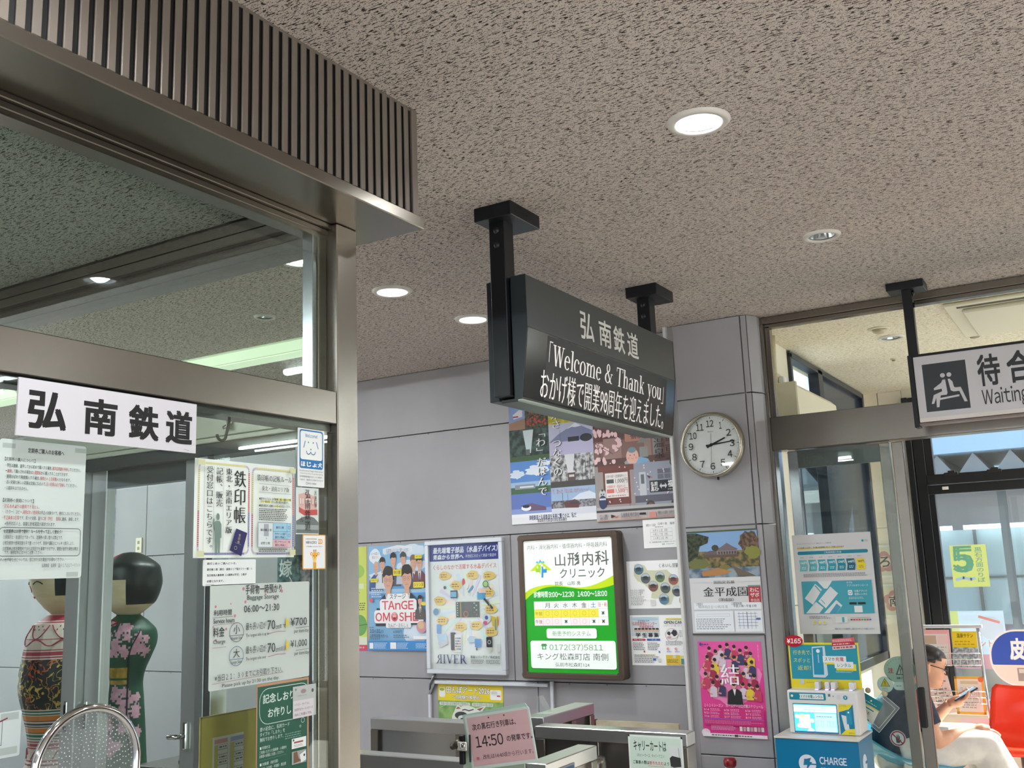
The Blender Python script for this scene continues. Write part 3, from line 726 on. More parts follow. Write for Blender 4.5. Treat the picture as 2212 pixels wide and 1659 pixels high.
for i, (x, y) in enumerate(((-1.0, -1.6), (1.8, -1.6), (1.9, 1.6), (-7.5, 1.0), (2.4, 3.6), (1.6, 6.9), (3.0, 6.9))):  # extra lamps out of view, added as fill for hall and waiting room
    trough(x - .65, x + .65, y - .11, y + .11, glow=60 if y > 6 else 14, label='unseen fill trough added to brighten hall and waiting room, number %s from the entrance' % ('one', 'two', 'three', 'four', 'five', 'six', 'seven')[i])
trough(-8.5, -7.2, 3.1, 3.32, 'unseen fill trough added to brighten the gate passage wall beyond the booth', glow=170)  # added out of view to brighten the wall behind the dolls
trough(-6.0, -4.8, 2.28, 2.5, 'unseen fill trough added to brighten the kokeshi dolls', glow=110)  # unseen extra lamp, lifts the light around the dolls
trough(-3.3, -2.1, .4, .62, 'unseen fill trough added to brighten the inside of the ticket booth', glow=42, HC=2.56)  # hidden lamp added to brighten the booth ceiling and lintel
# waiting room ceiling fittings
t = empty('ceiling_cassette', (-.1, 6.0, HC), 'square cream air conditioner cassette in the waiting room ceiling', 'air conditioner')
m = MB(); m.box(-.66, .5, 5.55, 6.45, HC - .018, HC, M_CREAM, .006); m.build('surround', t)
m = MB(); m.box(-.58, .42, 5.66, 6.34, HC - .04, HC - .018, M_CREAM, .008); m.build('grille_panel', t)
m = MB(); m.box(-.60, .44, 5.60, 5.635, HC - .0195, HC - .012, mat((70, 66, 58), .6)); m.build('air_slot', t)
t = empty('eyeball_light', (-1.054, 5.923, HC), 'small eyeball spotlight set in the waiting room ceiling', 'ceiling light')
m = MB(); m.lathe([(.062, 0), (.062, -.004), (.045, -.008), (.040, -.004)], (-1.054, 5.923, HC), M_CREAM, 32); m.build('trim_ring', t)
m = MB(); m.lathe([(.038, -.003), (.036, -.018), (.022, -.028), (.0001, -.03)], (-1.054, 5.923, HC), mat((190, 178, 150), .4), 24); m.build('eyeball', t)
for x, y, r, lb in ((-.613, 6.498, .05, 'round ceiling speaker beside the waiting room sign'), (-1.157, 6.914, .022, 'tiny sprinkler head in the cream waiting room ceiling')):
    t = empty('ceiling_speaker' if r > .04 else 'sprinkler_head', (x, y, HC), lb, 'speaker' if r > .04 else 'sprinkler')
    m = MB(); m.lathe([(r, 0), (r, -.004), (r * .7, -.008), (r * .65, -.003)], (x, y, HC), M_CREAM, 28); m.build('flange', t)
    m = MB(); m.lathe([(r * .6, -.003), (r * .5, -.016), (.0001, -.018)], (x, y, HC), mat((150, 140, 120), .5), 20); m.build('core', t)
# wall mounted air conditioner
t = empty('wall_air_conditioner', (-1.57, 6.0, 2.2), 'cream air conditioner mounted high on the waiting room side wall', 'air conditioner')
m = MB(); m.prism([(-1.65, 5.60, 2.18), (-1.50, 5.60, 2.18), (-1.46, 5.60, 2.30), (-1.47, 5.60, 2.52), (-1.50, 5.60, 2.55), (-1.65, 5.60, 2.55)], (0, .92, 0), M_CREAM); m.build('casing', t)
m = MB(); m.box(-1.655, -1.465, 5.585, 5.602, 2.18, 2.55, mat((214, 204, 178), .45), .006); m.build('end_cap', t)
m = MB(); m.box(-1.64, -1.58, 5.62, 5.72, 2.55, 2.62, mat((206, 192, 160), .5), .008); m.box(-1.58, -1.545, 5.64, 5.70, 2.55, 2.595, M_WHITE, .006); m.build('pipe_cover', t)
m = MB(); m.tube([(-1.61, 5.67, 2.62), (-1.61, 5.69, 2.85)], .02, mat((206, 192, 160), .5), 12); m.build('pipe_duct', t)

# ================================================================== HANGING RAILWAY SIGN
sg = empty('hanging_sign', (-1.77, 3.66, 2.15), 'grey hanging railway sign with a black message display, on two black posts', 'sign', None)
Y0, Y1, ZT, ZM, ZB = 2.975, 4.345, 2.588, 2.402, 2.145
XF = -1.700; XB = -1.732
m = MB(); m.prism([(-1.760, Y0, ZT), (XF, Y0, ZT), (XF, Y0, ZM), (XB, Y0, ZB), (-1.760, Y0, ZB)], (0, Y1 - Y0, 0), M_SIGN); m.build('housing', sg)
for y in (Y0 - .003, Y1 + .0005):
    m = MB(); m.prism([(-1.761, y, ZT + .001), (XF + .001, y, ZT + .001), (XF + .002, y, ZM), (XB + .002, y, ZB - .001), (-1.761, y, ZB - .001)], (0, .0025, 0), M_SIGNSIDE); m.build('end_plate', sg)
m = MB(); m.box(-1.872, -1.833, Y0 + .01, Y1, ZB, ZT, M_SIGNSIDE, .002); m.build('back_box', sg)
m = MB(); m.box(-1.83, -1.752, Y0 + .02, Y1 - .02, ZB - .006, ZB + .006, mat((58, 62, 60), .4, .2), .002); m.build('lower_tray', sg)
m = MB(); m.box(-1.752, XB - .001, Y0 + .004, Y1 - .004, ZB - .009, ZB - .001, mat((160, 170, 158), .35, .4), .001); m.build('lower_lip', sg)
m = MB(); m.box(-1.832, -1.762, Y0 + .03, Y1 - .03, ZB + .01, ZT - .01, M_BLACK); m.build('core', sg)
for yc, lb in ((2.985, ''), (4.29, '')):
    m = MB(); m.box(-1.832, -1.768, yc - .033, yc + .033, ZB + .01, HC - .04, M_POST, .002); p = m.build('post', sg)
    for z in (HC - .085, HC - .14):
        b = MB(); b.lathe([(.0001, -.007), (.010, -.006), (.012, 0), (.012, .001)], (-1.80, yc - .033, z), mat((52, 54, 56), .4, .4), 16, 'Y'); b.build('bolt', p)
    m = MB(); m.box(-1.868, -1.712, yc - .105 + .03, yc + .105 + .03, HC - .052, HC, M_POST, .002); m.lathe([(.004, .0), (.004, .002)], (-1.7115, yc + .04, HC - .026), M_BLACK, 8, 'X'); m.build('ceiling_mount', sg)
# upper name band
S = Sheet(Y1 - Y0, ZT - ZM, base=False)
for ch, y0, y1 in (('弘', 3.39, 3.505), ('南', 3.555, 3.665), ('鉄', 3.69, 3.795), ('道', 3.825, 3.935)):
    S.text(ch, (y0 - Y0) / S.w, .25, (y1 - Y0) / S.w, .83, (214, 214, 208), bold=.012)
S.done('lettering', 'F', (XF + .0006, Y0, ZT), parent=sg)
tilt = math.degrees(math.atan2(XF - XB, ZM - ZB))
S = Sheet(Y1 - Y0 - .006, math.hypot(XF - XB, ZM - ZB) - .006, mat((30, 29, 28), .16), .001)
S.rect(.0, .0, 1, .012, (8, 8, 8)); S.rect(.105, .03, .93, .97, (36, 35, 34))
V, F = serif_text('「Welcome & Thank you」')
S.put(V, F, (.12, .10, .905, .53), mat((208, 204, 200), .5, 0, .35))
S.text('おかげ様で開業98周年を迎えました。', .085, .52, .915, .955, mat((208, 204, 200), .5, 0, .35), serif=True)
S.done('message_display', 'F', (XF + .0012, Y0 + .003, ZM - .003), parent=sg, pitch=tilt)

# ================================================================== WAITING ROOM SIGN
wy = 4.98
ws = empty('waiting_room_sign', (-.1, wy, 2.17), 'white waiting room sign with two seated figures, hung in a black frame', 'sign')
x0, x1, z0, z1 = -.772, .62, 2.168, 2.492
m = MB(); m.box(x0, x0 + .022, wy, wy + .07, z0 - .022, z1, M_POST, .002); m.box(x1 - .022, x1, wy, wy + .07, z0 - .022, z1, M_POST, .002)
m.box(x0 + .0225, x1 - .0225, wy, wy + .07, z1 - .012, z1, M_POST); m.box(x0 + .0225, x1 - .0225, wy + .002, wy + .068, z0 - .012, z0 - .004, mat((120, 104, 96), .3, .5)); m.build('frame', ws)
for xc in (-.745, .59):
    m = MB(); m.box(xc - .022, xc + .022, wy + .012, wy + .058, z1, HC - .03, M_POST, .002); p = m.build('post', ws)
    for z in (HC - .05, HC - .11):
        b = MB(); b.lathe([(.0001, .012), (.012, .008), (.013, 0)], (xc + .022, wy + .035, z), M_POST, 14, 'X'); b.build('bolt', p)
    m = MB(); m.box(xc - .085, xc + .085, wy - .03, wy + .10, HC - .038, HC, M_POST, .003); m.build('ceiling_mount', ws)
S = Sheet(x1 - x0 - .05, z1 - z0 - .012, mat((206, 205, 208), .22), .062)
W_, H_2 = S.w, S.h
S.rect(0, .94, 1, 1, (226, 218, 212))
u = lambda x: (x - x0 - .025) / W_
S.rect(u(-.712), .13, u(-.523), .855, (52, 57, 62))
g = (206, 205, 208)
def pu(a): return u(-.712) + a * (u(-.523) - u(-.712))
def pv(a): return .13 + a * .725
def pol(pts): S.poly([(pu(a), pv(b)) for a, b in pts], g)
S.circ(pu(.45), pv(.27), .0105, g); S.circ(pu(.60), pv(.27), .0105, g)
pol([(.50, .36), (.52, .64), (.50, .68), (.36, .68), (.33, .78), (.30, .92), (.24, .92), (.25, .72), (.19, .84), (.13, .84), (.20, .66), (.40, .60), (.40, .545), (.22, .56), (.22, .52), (.40, .42), (.44, .36)][::-1])
pol([(.56, .36), (.60, .355), (.66, .42), (.68, .53), (.71, .55), (.83, .55), (.86, .62), (.95, .86), (.88, .86), (.79, .63), (.66, .63), (.60, .60)][::-1])
pol([(.33, .735), (.78, .70), (.78, .74), (.33, .775)][::-1])
k = (46, 50, 54)
for ch, a, e in (('待', -.475, -.385), ('合', -.352, -.255), ('室', -.222, -.125)): S.text(ch, u(a), .10, u(e), .55, k, bold=.022)
S.text('Waiting Room', u(-.470), .60, u(-.125), .90, k, fw=True, res=3, bold=.004)
S.done('panel', 'B', (x0 + .025, wy + .004, z1 - .012), parent=ws)
# ================================================================== NOTICES ON THE BOOTH FRONT
K = (26, 26, 28); RED = (176, 52, 50); TAPE = (150, 158, 150)
def fs(y0, y1, z1, z0, **kw):
    S = Sheet((y1 - y0) * KF, (z1 - z0) * KF, **kw); S.at = FG(y0, z1); return S

# railway name board
S = Sheet(.420, .1085, (206, 204, 210), .004)
for ch, a, e in (('弘', .055, .235), ('南', .335, .508), ('鉄', .585, .755), ('道', .808, .968)): S.text(ch, a, .20, e, .83, (10, 10, 10), bold=.030, res=3)
S.line([(.92, .94), (.955, .955)], .0006, (120, 118, 120))
S.done('name_board', 'F', (-1.7105, 1.091, 1.938), 'long white railway name board in bold black characters under the booth beam', 'sign')

# commuter pass notice
S = fs(1.0635, 1.2415, 1.8215, 1.569, paper=(196, 208, 204), radius=.006)
for a, b in ((.03, .03), (.86, .02), (.82, .955)): S.rect(a, b, a + .14, b + .035, (166, 178, 172))
S.text('定期券ご購入のお客様へ', .31, .052, .73, .088, K, bold=.012)
def row(v, parts, u0=.06, u1=.93, **kw): S.runs(u0, v, .03, parts, u1, **kw)
row(.145, [('【定期券の購入について】', K)], .06, .40)
row(.190, [('・学生は進級、進学してから初めて購入する場合、', K), ('通学証明書を持参', RED), ('してください。', K)], .07, .94)
row(.230, [('・', K), ('継続', RED), ('して購入される場合は', K), ('２週間前', RED), ('から購入することができます。', K)], .07, .79)
row(.270, [('・期限が切れて再度購入する場合、', K), ('使用日の１日前購', RED), ('入となります。', K)], .07, .82)
row(.310, [('・古い定期と新しい定期は交換になるので、', K), ('古い定期は必ず持参', RED), ('してください。', K)], .07, .90)
row(.352, [('・２枚持ちはできません。', K)], .07, .33)
row(.440, [('【定期券の使用について】', K)], .06, .40)
row(.482, [('・記名本人以外は使用できません。', RED)], .06, .47)
row(.522, [('・（カラー）コピー、', K), ('期限切れの使用等', RED), ('は不正の対象なので、絶対にしないでください。', K)], .06, .96)
row(.564, [('・不正乗車は犯罪', RED), ('です。見つけ次第、直ちに', K), ('親（学校）　警察', RED), ('に連絡、通報します。', K)], .06, .94)
row(.606, [('※各所対応の上、高額な割増運賃が請求されます。', K)], .09, .66)
S.rframe(.035, .632, .965, .838, .008, .0011, (60, 66, 72))
row(.660, [('☆定期券はお得で便利！ルールを守って正しく使おう！', K)], .08, .74, bold=.012)
row(.702, [('①家族同士・友達同士であっても、定期券の貸し借りは禁止です。', K)], .08, .75)
row(.744, [('②有効期限や使用区間を手で覆ったりせず、駅員や運転士にハッキリ提示しよう。', K)], .08, .89)
row(.784, [('③定期券は有効期間内であれば何回でも乗車できますが、期間が過ぎた場合は無効', K)], .08, .94)
row(.810, [('です。期限切れには十分ご注意ください。', K)], .10, .52)
row(.862, [('その他不明な点については、窓口またはお電話でお尋ねください。', K)], .06, .78)
row(.905, [('弘南鉄道　弘前駅　☎(０１７２)２７－６５００', K)], .52, .97)
S.done('paper_notice', 'F', S.at, 'pale laminated notice of black and red lines under the left of the name board', 'notice')

# stamp book poster: two cards side by side
S = fs(1.513, 1.822, 1.8205, 1.604, paper=(222, 230, 224))
def fancy(u0, v0, u1, v1):
    S.rframe(u0, v0, u1, v1, .014, .0050, (186, 176, 190))
    a, b = .0046 / S.w, .0046 / S.h
    S.rect(u0 + .05, v0, u1 - .05, v0 + b, (206, 202, 120)); S.rect(u0 + .05, v1 - b, u1 - .05, v1, (96, 100, 156))
    S.rect(u0, v0 + .08, u0 + a, v0 + .5, (190, 184, 120)); S.rect(u0, v0 + .5, u0 + a, v1 - .08, (176, 92, 104))
    S.rect(u1 - a, v0 + .08, u1, v0 + .5, (196, 98, 106)); S.rect(u1 - a, v0 + .5, u1, v1 - .08, (104, 104, 164))
    n = 40
    for i in range(n):
        q = u0 + .03 + (u1 - u0 - .06) * i / n
        for vv in (v0, v1 - b): S.mb.faces([(*S.p(q, vv + b), S.z), (*S.p(q + .0022, vv + b), S.z), (*S.p(q + .0022, vv), S.z), (*S.p(q, vv), S.z)], [(0, 1, 2, 3)], S.m((226, 230, 226)))
        q = v0 + .05 + (v1 - v0 - .1) * i / n
        for uu in (u0, u1 - a): S.mb.faces([(*S.p(uu, q + .004), S.z), (*S.p(uu + a, q + .004), S.z), (*S.p(uu + a, q), S.z), (*S.p(uu, q), S.z)], [(0, 1, 2, 3)], S.m((226, 230, 226)))
    S.z += DZ
fancy(.03, .03, .525, .97); fancy(.545, .04, .995, .97)
for a in (.085, .175, .265): S.line([(a, .07), (a, .92)], .0005, (130, 134, 134))
S.vtext('鉄印帳', .425, .085, .655, .125, (14, 14, 16), bold=.022, serif=True, res=3)
S.vtext('東北・道南エリア版', .316, .075, .755, .066, K, serif=True)
S.vtext('記帳、販売', .222, .075, .485, .066, K, serif=True)
S.vtext('受付窓口はこちらです。', .13, .07, .945, .066, K, serif=True)
GS = (112, 136, 126)
S.ell(.207, .585, .016, .035, GS)
S.poly([(.185, .63), (.225, .63), (.24, .66), (.242, .80), (.232, .80), (.228, .95), (.212, .95), (.207, .80), (.202, .95), (.186, .95), (.18, .80), (.178, .70), (.158, .66), (.165, .60), (.174, .61), (.174, .64)][::-1], GS)
S.poly([(.383, .70), (.492, .745), (.435, .985), (.322, .925)][::-1], (34, 34, 92))
for i, ch in enumerate('鉄印帳'): S.text(ch, .408 - i * .006, .755 + i * .035, .428 - i * .006, .785 + i * .035, (196, 180, 120))
S.ring(.378, .90, .0045, .0012, (150, 150, 120)); S.line([(.37, .845), (.43, .868)], .0008, (140, 140, 130))
S.text('鉄印帳の記帳ルール', .585, .115, .955, .185, K, serif=True)
for v in (.215, .305): S.line([(.605, v), (.945, v + .005)], .0006, (90, 94, 94))
S.text('東北・道南エリア版', .635, .235, .925, .290, (60, 60, 62), serif=True)
HL = (226, 222, 110)
S.rect(.78, .365, .945, .385, HL); S.rect(.63, .395, .74, .415, HL); S.rect(.77, .445, .83, .46, HL)
S.runs(.605, .375, .03, [('●御印をもらうには、必ず鉄印帳　東北・道南エリア版', K)], .945, bold=.01)
S.runs(.620, .405, .03, [('（フリー版も可）ときっぷ等の提示が必要です。', K)], .92, bold=.01)
S.runs(.605, .450, .03, [('●指定の窓口で、記帳料３００円～をお支払いください。', K)], .945, bold=.01)
S.dashes(.605, .475, .95, .61, 7, (70, 72, 72), .5)
S.rect(.595, .63, .945, .895, (206, 216, 216)); S.frame(.595, .63, .945, .895, .0008, (60, 66, 80))
S.rect(.75, .632, .943, .722, (150, 196, 216)); S.rect(.75, .722, .943, .808, (150, 196, 216)); S.rect(.75, .808, .943, .893, (216, 176, 184))
S.rect(.655, .645, .705, .775, (158, 164, 172))
for v in (.722, .808): S.line([(.75, v), (.943, v)], .0006, (60, 66, 80))
for a in (.75, .90): S.line([(a, .63), (a, .895)], .0006, (60, 66, 80))
S.runs(.618, .71, .03, [('鉄印帳１部', K)], .735); S.text('＋', .672, .79, .690, .81, K); S.runs(.622, .85, .03, [('切符１枚', K)], .72)
S.runs(.78, .68, .03, [('鉄印１枚', K)], .865); S.runs(.765, .75, .03, [('デザインの違う', K)], .89); S.runs(.77, .785, .03, [('鉄印２枚以上', K)], .885)
S.runs(.765, .835, .03, [('同じデザインの', K)], .89); S.runs(.77, .87, .03, [('鉄印２枚以上', K)], .885)
S.ring(.921, .68, .0038, .0007, K); S.ring(.921, .765, .0038, .0007, K); S.text('×', .912, .823, .930, .848, K)
S.dashes(.60, .905, .945, .945, 2, (70, 72, 72), .5)
for a, b in ((.01, .01), (.015, .93), (.93, .015), (.93, .92)): S.rect(a, b, a + .06, b + .06, (200, 204, 160))
S.done('stamp_book_poster', 'F', S.at, 'two-card stamp book poster with a navy booklet and a standing green figure', 'poster')

# handwritten notes share a pen look
PEN = (40, 40, 46)
S = fs(1.541, 1.697, 1.600, 1.544, paper=(220, 226, 224), radius=.003)
for i, (t, a) in enumerate((('鉄印１枚のご購入につき、', .62), ('鉄印帳１冊（東北・道南エリア版かフリー版）と', .93), ('当日有効の乗車券（入場券は不可）１枚が', .82), ('必要となります。', .38))):
    S.runs(.07, .15 + i * .225, .1, [(t, PEN)], a, bold=.012)
S.line([(.05, .96), (.2, .95)], .0006, PEN)
S.done('handwritten_note', 'F', S.at, 'small white handwritten note in four lines just below the stamp book poster', 'note')

# assistance dog sticker
S = fs(1.8345, 1.931, 1.921, 1.776, paper=(226, 230, 228), radius=.003)
B1 = (36, 116, 176)
S.rrect(.06, .02, .95, .69, .007, B1); S.rrect(.095, .045, .915, .535, .006, (228, 232, 230)); 
S.text('Welcome!', .27, .085, .73, .15, B1, fw=True, bold=.01)
for a in (.39, .57): S.circ(a, .235, .0020, B1)
S.line([(.27, .22), (.21, .33)], .0022, B1); S.line([(.69, .22), (.76, .33)], .0022, B1); S.circ(.48, .355, .0020, B1)
S.line([(.315, .39), (.335, .43), (.385, .445), (.44, .43), (.475, .40), (.51, .43), (.57, .445), (.625, .43), (.65, .39)], .0020, B1)
for ch, a in (('ほ', .11), ('じ', .33), ('ょ', .54), ('犬', .74)): S.text(ch, a, .575 + (.02 if ch == 'ょ' else 0), a + .155, .655, (236, 240, 240), bold=.03)
S.text('Assistance Dogs Welcome !', .05, .715, .95, .75, (60, 64, 66), fw=True)
S.runs(.06, .775, .03, [('-Guide Dog, Service Dog, Hearing Dog-', (90, 94, 96))], .94)
S.runs(.05, .83, .03, [('身体障害者補助犬法により盲導犬・', (60, 64, 66))], .93); S.runs(.05, .885, .03, [('介助犬・聴導犬は同伴できます', (60, 64, 66))], .94)
S.ring(.32, .945, .003, .0008, (70, 74, 76)); S.runs(.36, .945, .03, [('厚生労働省', (60, 64, 66))], .68)
S.done('dog_sticker', 'F', S.at, 'blue and white assistance dog welcome sticker at the top corner of the glass', 'sticker')

# painted tram card
S = fs(1.829, 1.909, 1.773, 1.659, paper=(206, 214, 210))
S.poly([(.0, .72), (.3, .63), (.55, .60), (.8, .64), (1, .74), (1, .98), (0, .98)][::-1], (104, 112, 112)); S.rect(0, .80, 1, .9, (150, 158, 154))
S.poly([(.10, .15), (.45, .10), (.92, .20), (.95, .58), (.35, .60), (.12, .52)][::-1], (206, 170, 160))
S.poly([(.12, .42), (.35, .48), (.95, .46), (.95, .58), (.35, .60), (.12, .53)][::-1], (184, 84, 78))
for a in (.16, .26, .42, .56, .70, .83): S.rect(a, .22, a + .075, .36, (220, 214, 206)); S.frame(a, .22, a + .075, .36, .0006, (170, 80, 76))
S.vtext('弘南鉄道', .50, .02, .93, .26, (30, 30, 32), bold=.012, serif=True); S.vtext('大黒様', .85, .03, .42, .11, (70, 72, 72), serif=True); S.text('ん', .16, .62, .30, .74, (40, 42, 44))
S.done('painted_card', 'F', S.at, 'painted card of a red tram with brush lettering, below the dog sticker', 'card')

# orange edged sticker with a giraffe
S = fs(1.8525, 1.935, 1.6585, 1.574, paper=(222, 160, 50), radius=.003); S.rrect(.03, .03, .97, .97, .002, (226, 228, 230))
OR = (222, 156, 44)
S.dashes(.13, .11, .6, .145, 1, (120, 110, 90), .6, 0); S.text('MiRAIRO', .14, .185, .60, .265, (56, 58, 60), fw=True, bold=.012); S.text('ID', .67, .135, .86, .265, OR, fw=True, bold=.03)
S.runs(.13, .345, .04, [('ご利用いただけます', (60, 62, 64))], .87)
S.rect(.45, .80, .58, .97, OR); S.poly([(.43, .52), (.60, .52), (.63, .62), (.57, .74), (.55, .80), (.47, .80), (.45, .74), (.40, .62)][::-1], (232, 196, 110))
S.poly([(.46, .52), (.57, .52), (.56, .66), (.515, .70), (.47, .66)][::-1], OR)
for s in (-1, 1):
    S.ell(.515 + s * .15, .555, .055, .045, OR); S.ell(.515 + s * .15, .56, .028, .022, (236, 214, 190)); S.line([(.515 + s * .035, .52), (.515 + s * .04, .455)], .0024, OR); S.circ(.515 + s * .04, .452, .0017, (150, 96, 30)); S.circ(.515 + s * .062, .61, .0014, (60, 44, 30))
S.done('giraffe_sticker', 'F', S.at, 'small white sticker with an orange edge and a giraffe head by the booth post', 'sticker')

# baggage storage sheet, handwritten
S = fs(1.563, 1.8755, 1.5455, 1.322, paper=(186, 196, 190), radius=.004)
for a, b, r in ((.31, .05, .004), (.53, .10, .003), (.70, .09, .004), (.33, .18, .0035), (.05, .21, .003), (.19, .19, .002), (.23, .31, .0035), (.03, .40, .0022), (.15, .43, .003), (.055, .53, .003), (.62, .17, .002)): S.circ(a, b, r, (188, 124, 132), 9)
S.runs(.325, .06, .1, [('手荷物一時預かり', PEN)], .70, bold=.006); S.text('Baggage Storage', .345, .115, .665, .175, PEN, slant=.06)
S.runs(.03, .27, .06, [('利用時間', PEN)], .20, bold=.008); S.line([(.02, .315), (.21, .312)], .0007, PEN); S.text('Service hours', .03, .325, .225, .37, PEN, bold=.006); S.line([(.03, .385), (.22, .38)], .0006, (150, 60, 70))
S.text('06:00～21:30', .315, .215, .67, .285, PEN)
S.runs(.025, .455, .1, [('料金', PEN)], .135, bold=.006); S.text('Charge', .03, .525, .14, .575, PEN); S.line([(.025, .60), (.15, .60)], .0006, (150, 60, 70))
for i, (ch, sub, col, v) in enumerate((('小', 'Regular Size', (70, 54, 70), .47), ('大', 'Large Size', (60, 104, 140), .70))):
    S.ring(.245, v, .0215, .0011, col, 32); S.line([(.178, v + .03), (.312, v + .03)], .001, col); S.text(ch, .215, v - .07, .275, v + .015, PEN); S.text(sub, .195, v + .042, .295, v + .078, PEN)
for v, a, t, e, p in ((.40, 'まで', 'The longest side is up to', .56, '¥700'), (.63, 'を超える', 'The longest side over', .53, '¥1,000')):
    S.runs(.33, v + .025, .08, [('最も長い辺が', PEN)], .535); S.text('70', .545, v - .02, .625, v + .075, PEN); S.text('cm', .63, v + .04, .665, v + .075, PEN); S.runs(.665, v + .05, .05, [(a, PEN)], .74)
    S.text(t, .33, v + .095, e, v + .135, PEN); S.line([(.55, v + .115), (.65, v + .1), (.735, v + .105)], .0009, (150, 60, 70))
    S.poly([(.735, v - .045), (.772, v + .02), (.735, v + .085)], (206, 186, 60))
    S.text(p, .785, v - .025, .965, v + .06, PEN); S.line([(.84, v + .085), (.985, v + .08)], .0008, PEN); S.text('per item/day', .825, v + .095, .985, v + .145, PEN)
S.runs(.04, .885, .07, [('※当日２１：３０までにお引取り下さい。', PEN)], .70); S.line([(.02, .935), (.71, .915)], .0007, (150, 70, 80))
S.text('Please pick up by 21:30 on the day.', .11, .945, .665, .99, PEN)
S.done('baggage_notice', 'F', S.at, 'large handwritten baggage storage price sheet on the booth glass', 'notice')

# green bookmark poster
S = Sheet(.170 * KF, .250 * KF, (176, 132, 100)); at = FG(1.703, 1.3205, -1.7325)
GR = (30, 84, 66); GL = (206, 222, 212)
S.rect(.015, .022, .97, .93, GR)
S.rframe(.05, .045, 1.02, .36, .028, .0012, GL)
S.text('記念しおり', .115, .095, .70, .175, GL, bold=.012); S.text('お作りし', .21, .225, .645, .305, GL, bold=.012)
S.ring(.88, .385, .006, .001, GL); S.ring(.83, .435, .0028, .0008, GL)
for i, t in enumerate(('旅の記念に、名刺カード', 'タイプの「しおり」を', '無料でお作りします。')): S.runs(.06, .395 + i * .045, .04, [(t, GL)], (.62, .53, .50)[i])
S.dashes(.53, .47, .93, .53, 3, (120, 160, 146), .4)
S.runs(.06, .555, .03, [('■ 利用方法', GL)], .25); S.runs(.05, .592, .03, [('ご利用いただいた乗車券・入場券を', GL)], .56); S.runs(.05, .626, .03, [('対象駅の駅員にお渡しください。', GL)], .51)
S.line([(.06, .66), (.55, .655)], .0004, (120, 160, 146))
S.runs(.06, .695, .03, [('■ 対象駅（発行駅）', GL)], .40); S.runs(.05, .735, .03, [('弘南線：弘前駅・平賀駅・黒石駅', GL)], .55); S.runs(.05, .772, .03, [('大鰐線：中央弘前駅', GL)], .38)
S.rect(.655, .535, .94, .625, (226, 230, 228)); S.rect(.70, .565, .88, .580, (150, 70, 76)); S.circ(.69, .55, .0026, (70, 80, 78)); S.dashes(.70, .59, .9, .615, 2, (140, 144, 142))
S.rect(.655, .650, .94, .765, (150, 158, 154)); S.poly([(.69, .66), (.76, .655), (.79, .72), (.86, .745), (.69, .755)][::-1], (116, 86, 66)); S.poly([(.81, .69), (.93, .66), (.94, .745), (.84, .762)][::-1], (222, 226, 226)); S.circ(.90, .70, .003, (50, 54, 54))
S.done('bookmark_poster', 'F', at, 'dark green souvenir bookmark poster with a white outlined heading', 'poster')
S = fs(1.8175, 1.896, 1.303, 1.231, paper=(176, 182, 178)); S.at = FG(1.8175, 1.303, -1.7305)
S.circ(.12, .1, .003, (120, 124, 122)); S.ell(.45, .18, .12, .07, (150, 130, 132)); S.ell(.85, .2, .05, .06, (70, 84, 78)); S.dashes(.2, .28, .7, .34, 1, (150, 152, 150))
S.rect(.0, .45, .9, 1.0, (206, 200, 204))
for i, t in enumerate(('イラスト・かいてよし', 'お好きなカードのポーズ', 'はんこを選んでね')): S.runs(.06, .58 + i * .155, .1, [(t, PEN)], (.72, .86, .80)[i])
S.done('sample_note', 'F', S.at, 'small clear pocket with a handwritten slip on the green bookmark poster', 'note')

# mascot free rules card on the far edge of the glass
S = fs(1.03, 1.133, 1.341, 1.264, paper=(196, 208, 208), radius=.004)
for a, b in ((.62, .03), (.62, .78)): S.rect(a, b, a + .33, b + .16, (168, 180, 176))
S.frame(-.2 if False else .0, .19, .66, .72, .0009, (60, 70, 80)); S.ring(.50, .27, .0055, .0018, (84, 86, 60)); S.line([(.0, .44), (.74, .14)], .0024, (124, 40, 56))
S.text('ん', .38, .80, .46, .86, K); S.text('e]', .42, .88, .52, .97, (120, 50, 60), fw=True)
S.done('small_card', 'F', S.at, 'small pale card with a red slash through a box, beside the speaking panel', 'notice')

# fragments stuck behind the glass
S = Sheet(.115, .09, (92, 122, 128)); S.rect(.0, .0, .68, 1, noisemat('teal_print', (70, 100, 108), (124, 152, 154), (60, 60, 60)))
S.rect(.68, .1, 1, .95, noisemat('grey_print', (92, 92, 96), (150, 148, 150), (60, 60, 60)))
S.text('嫁', .05, .12, .42, .58, (226, 232, 232), bold=.012); S.text('入', .26, .58, .55, .95, (226, 232, 232), bold=.012); S.vtext('り行列', .6, .1, .5, .07, (216, 222, 222))
S.done('bride_poster', 'F', FG(1.80, 1.61, -1.765), 'teal photo poster with brushed white characters, half behind the handwritten note', 'poster')
S = Sheet(.40, .30, (186, 172, 92), .004)
S.frame(0, 0, 1, 1, .004, (150, 140, 90)); S.rect(.10, .18, .36, .98, (206, 206, 196))
for a in (.115, .245):
    S.rect(a, .20, a + .11, .235, (196, 150, 140) if a < .2 else (150, 156, 190)); S.rect(a, .245, a + .025, .97, (186, 172, 92))
    for i in range(18):
        S.frame(a + .027, .245 + i * .04, a + .11, .283 + i * .04, .0007, (120, 120, 118))
        if i % 3 != 1: S.dashes(a + .04, .252 + i * .04, a + .10, .277 + i * .04, 1, (110, 110, 112), .5, 0)
S.done('timetable_board', 'F', (-2.00, 1.80, 1.225), 'yellow board with a white timetable card standing inside the booth window', 'board', yaw=0)
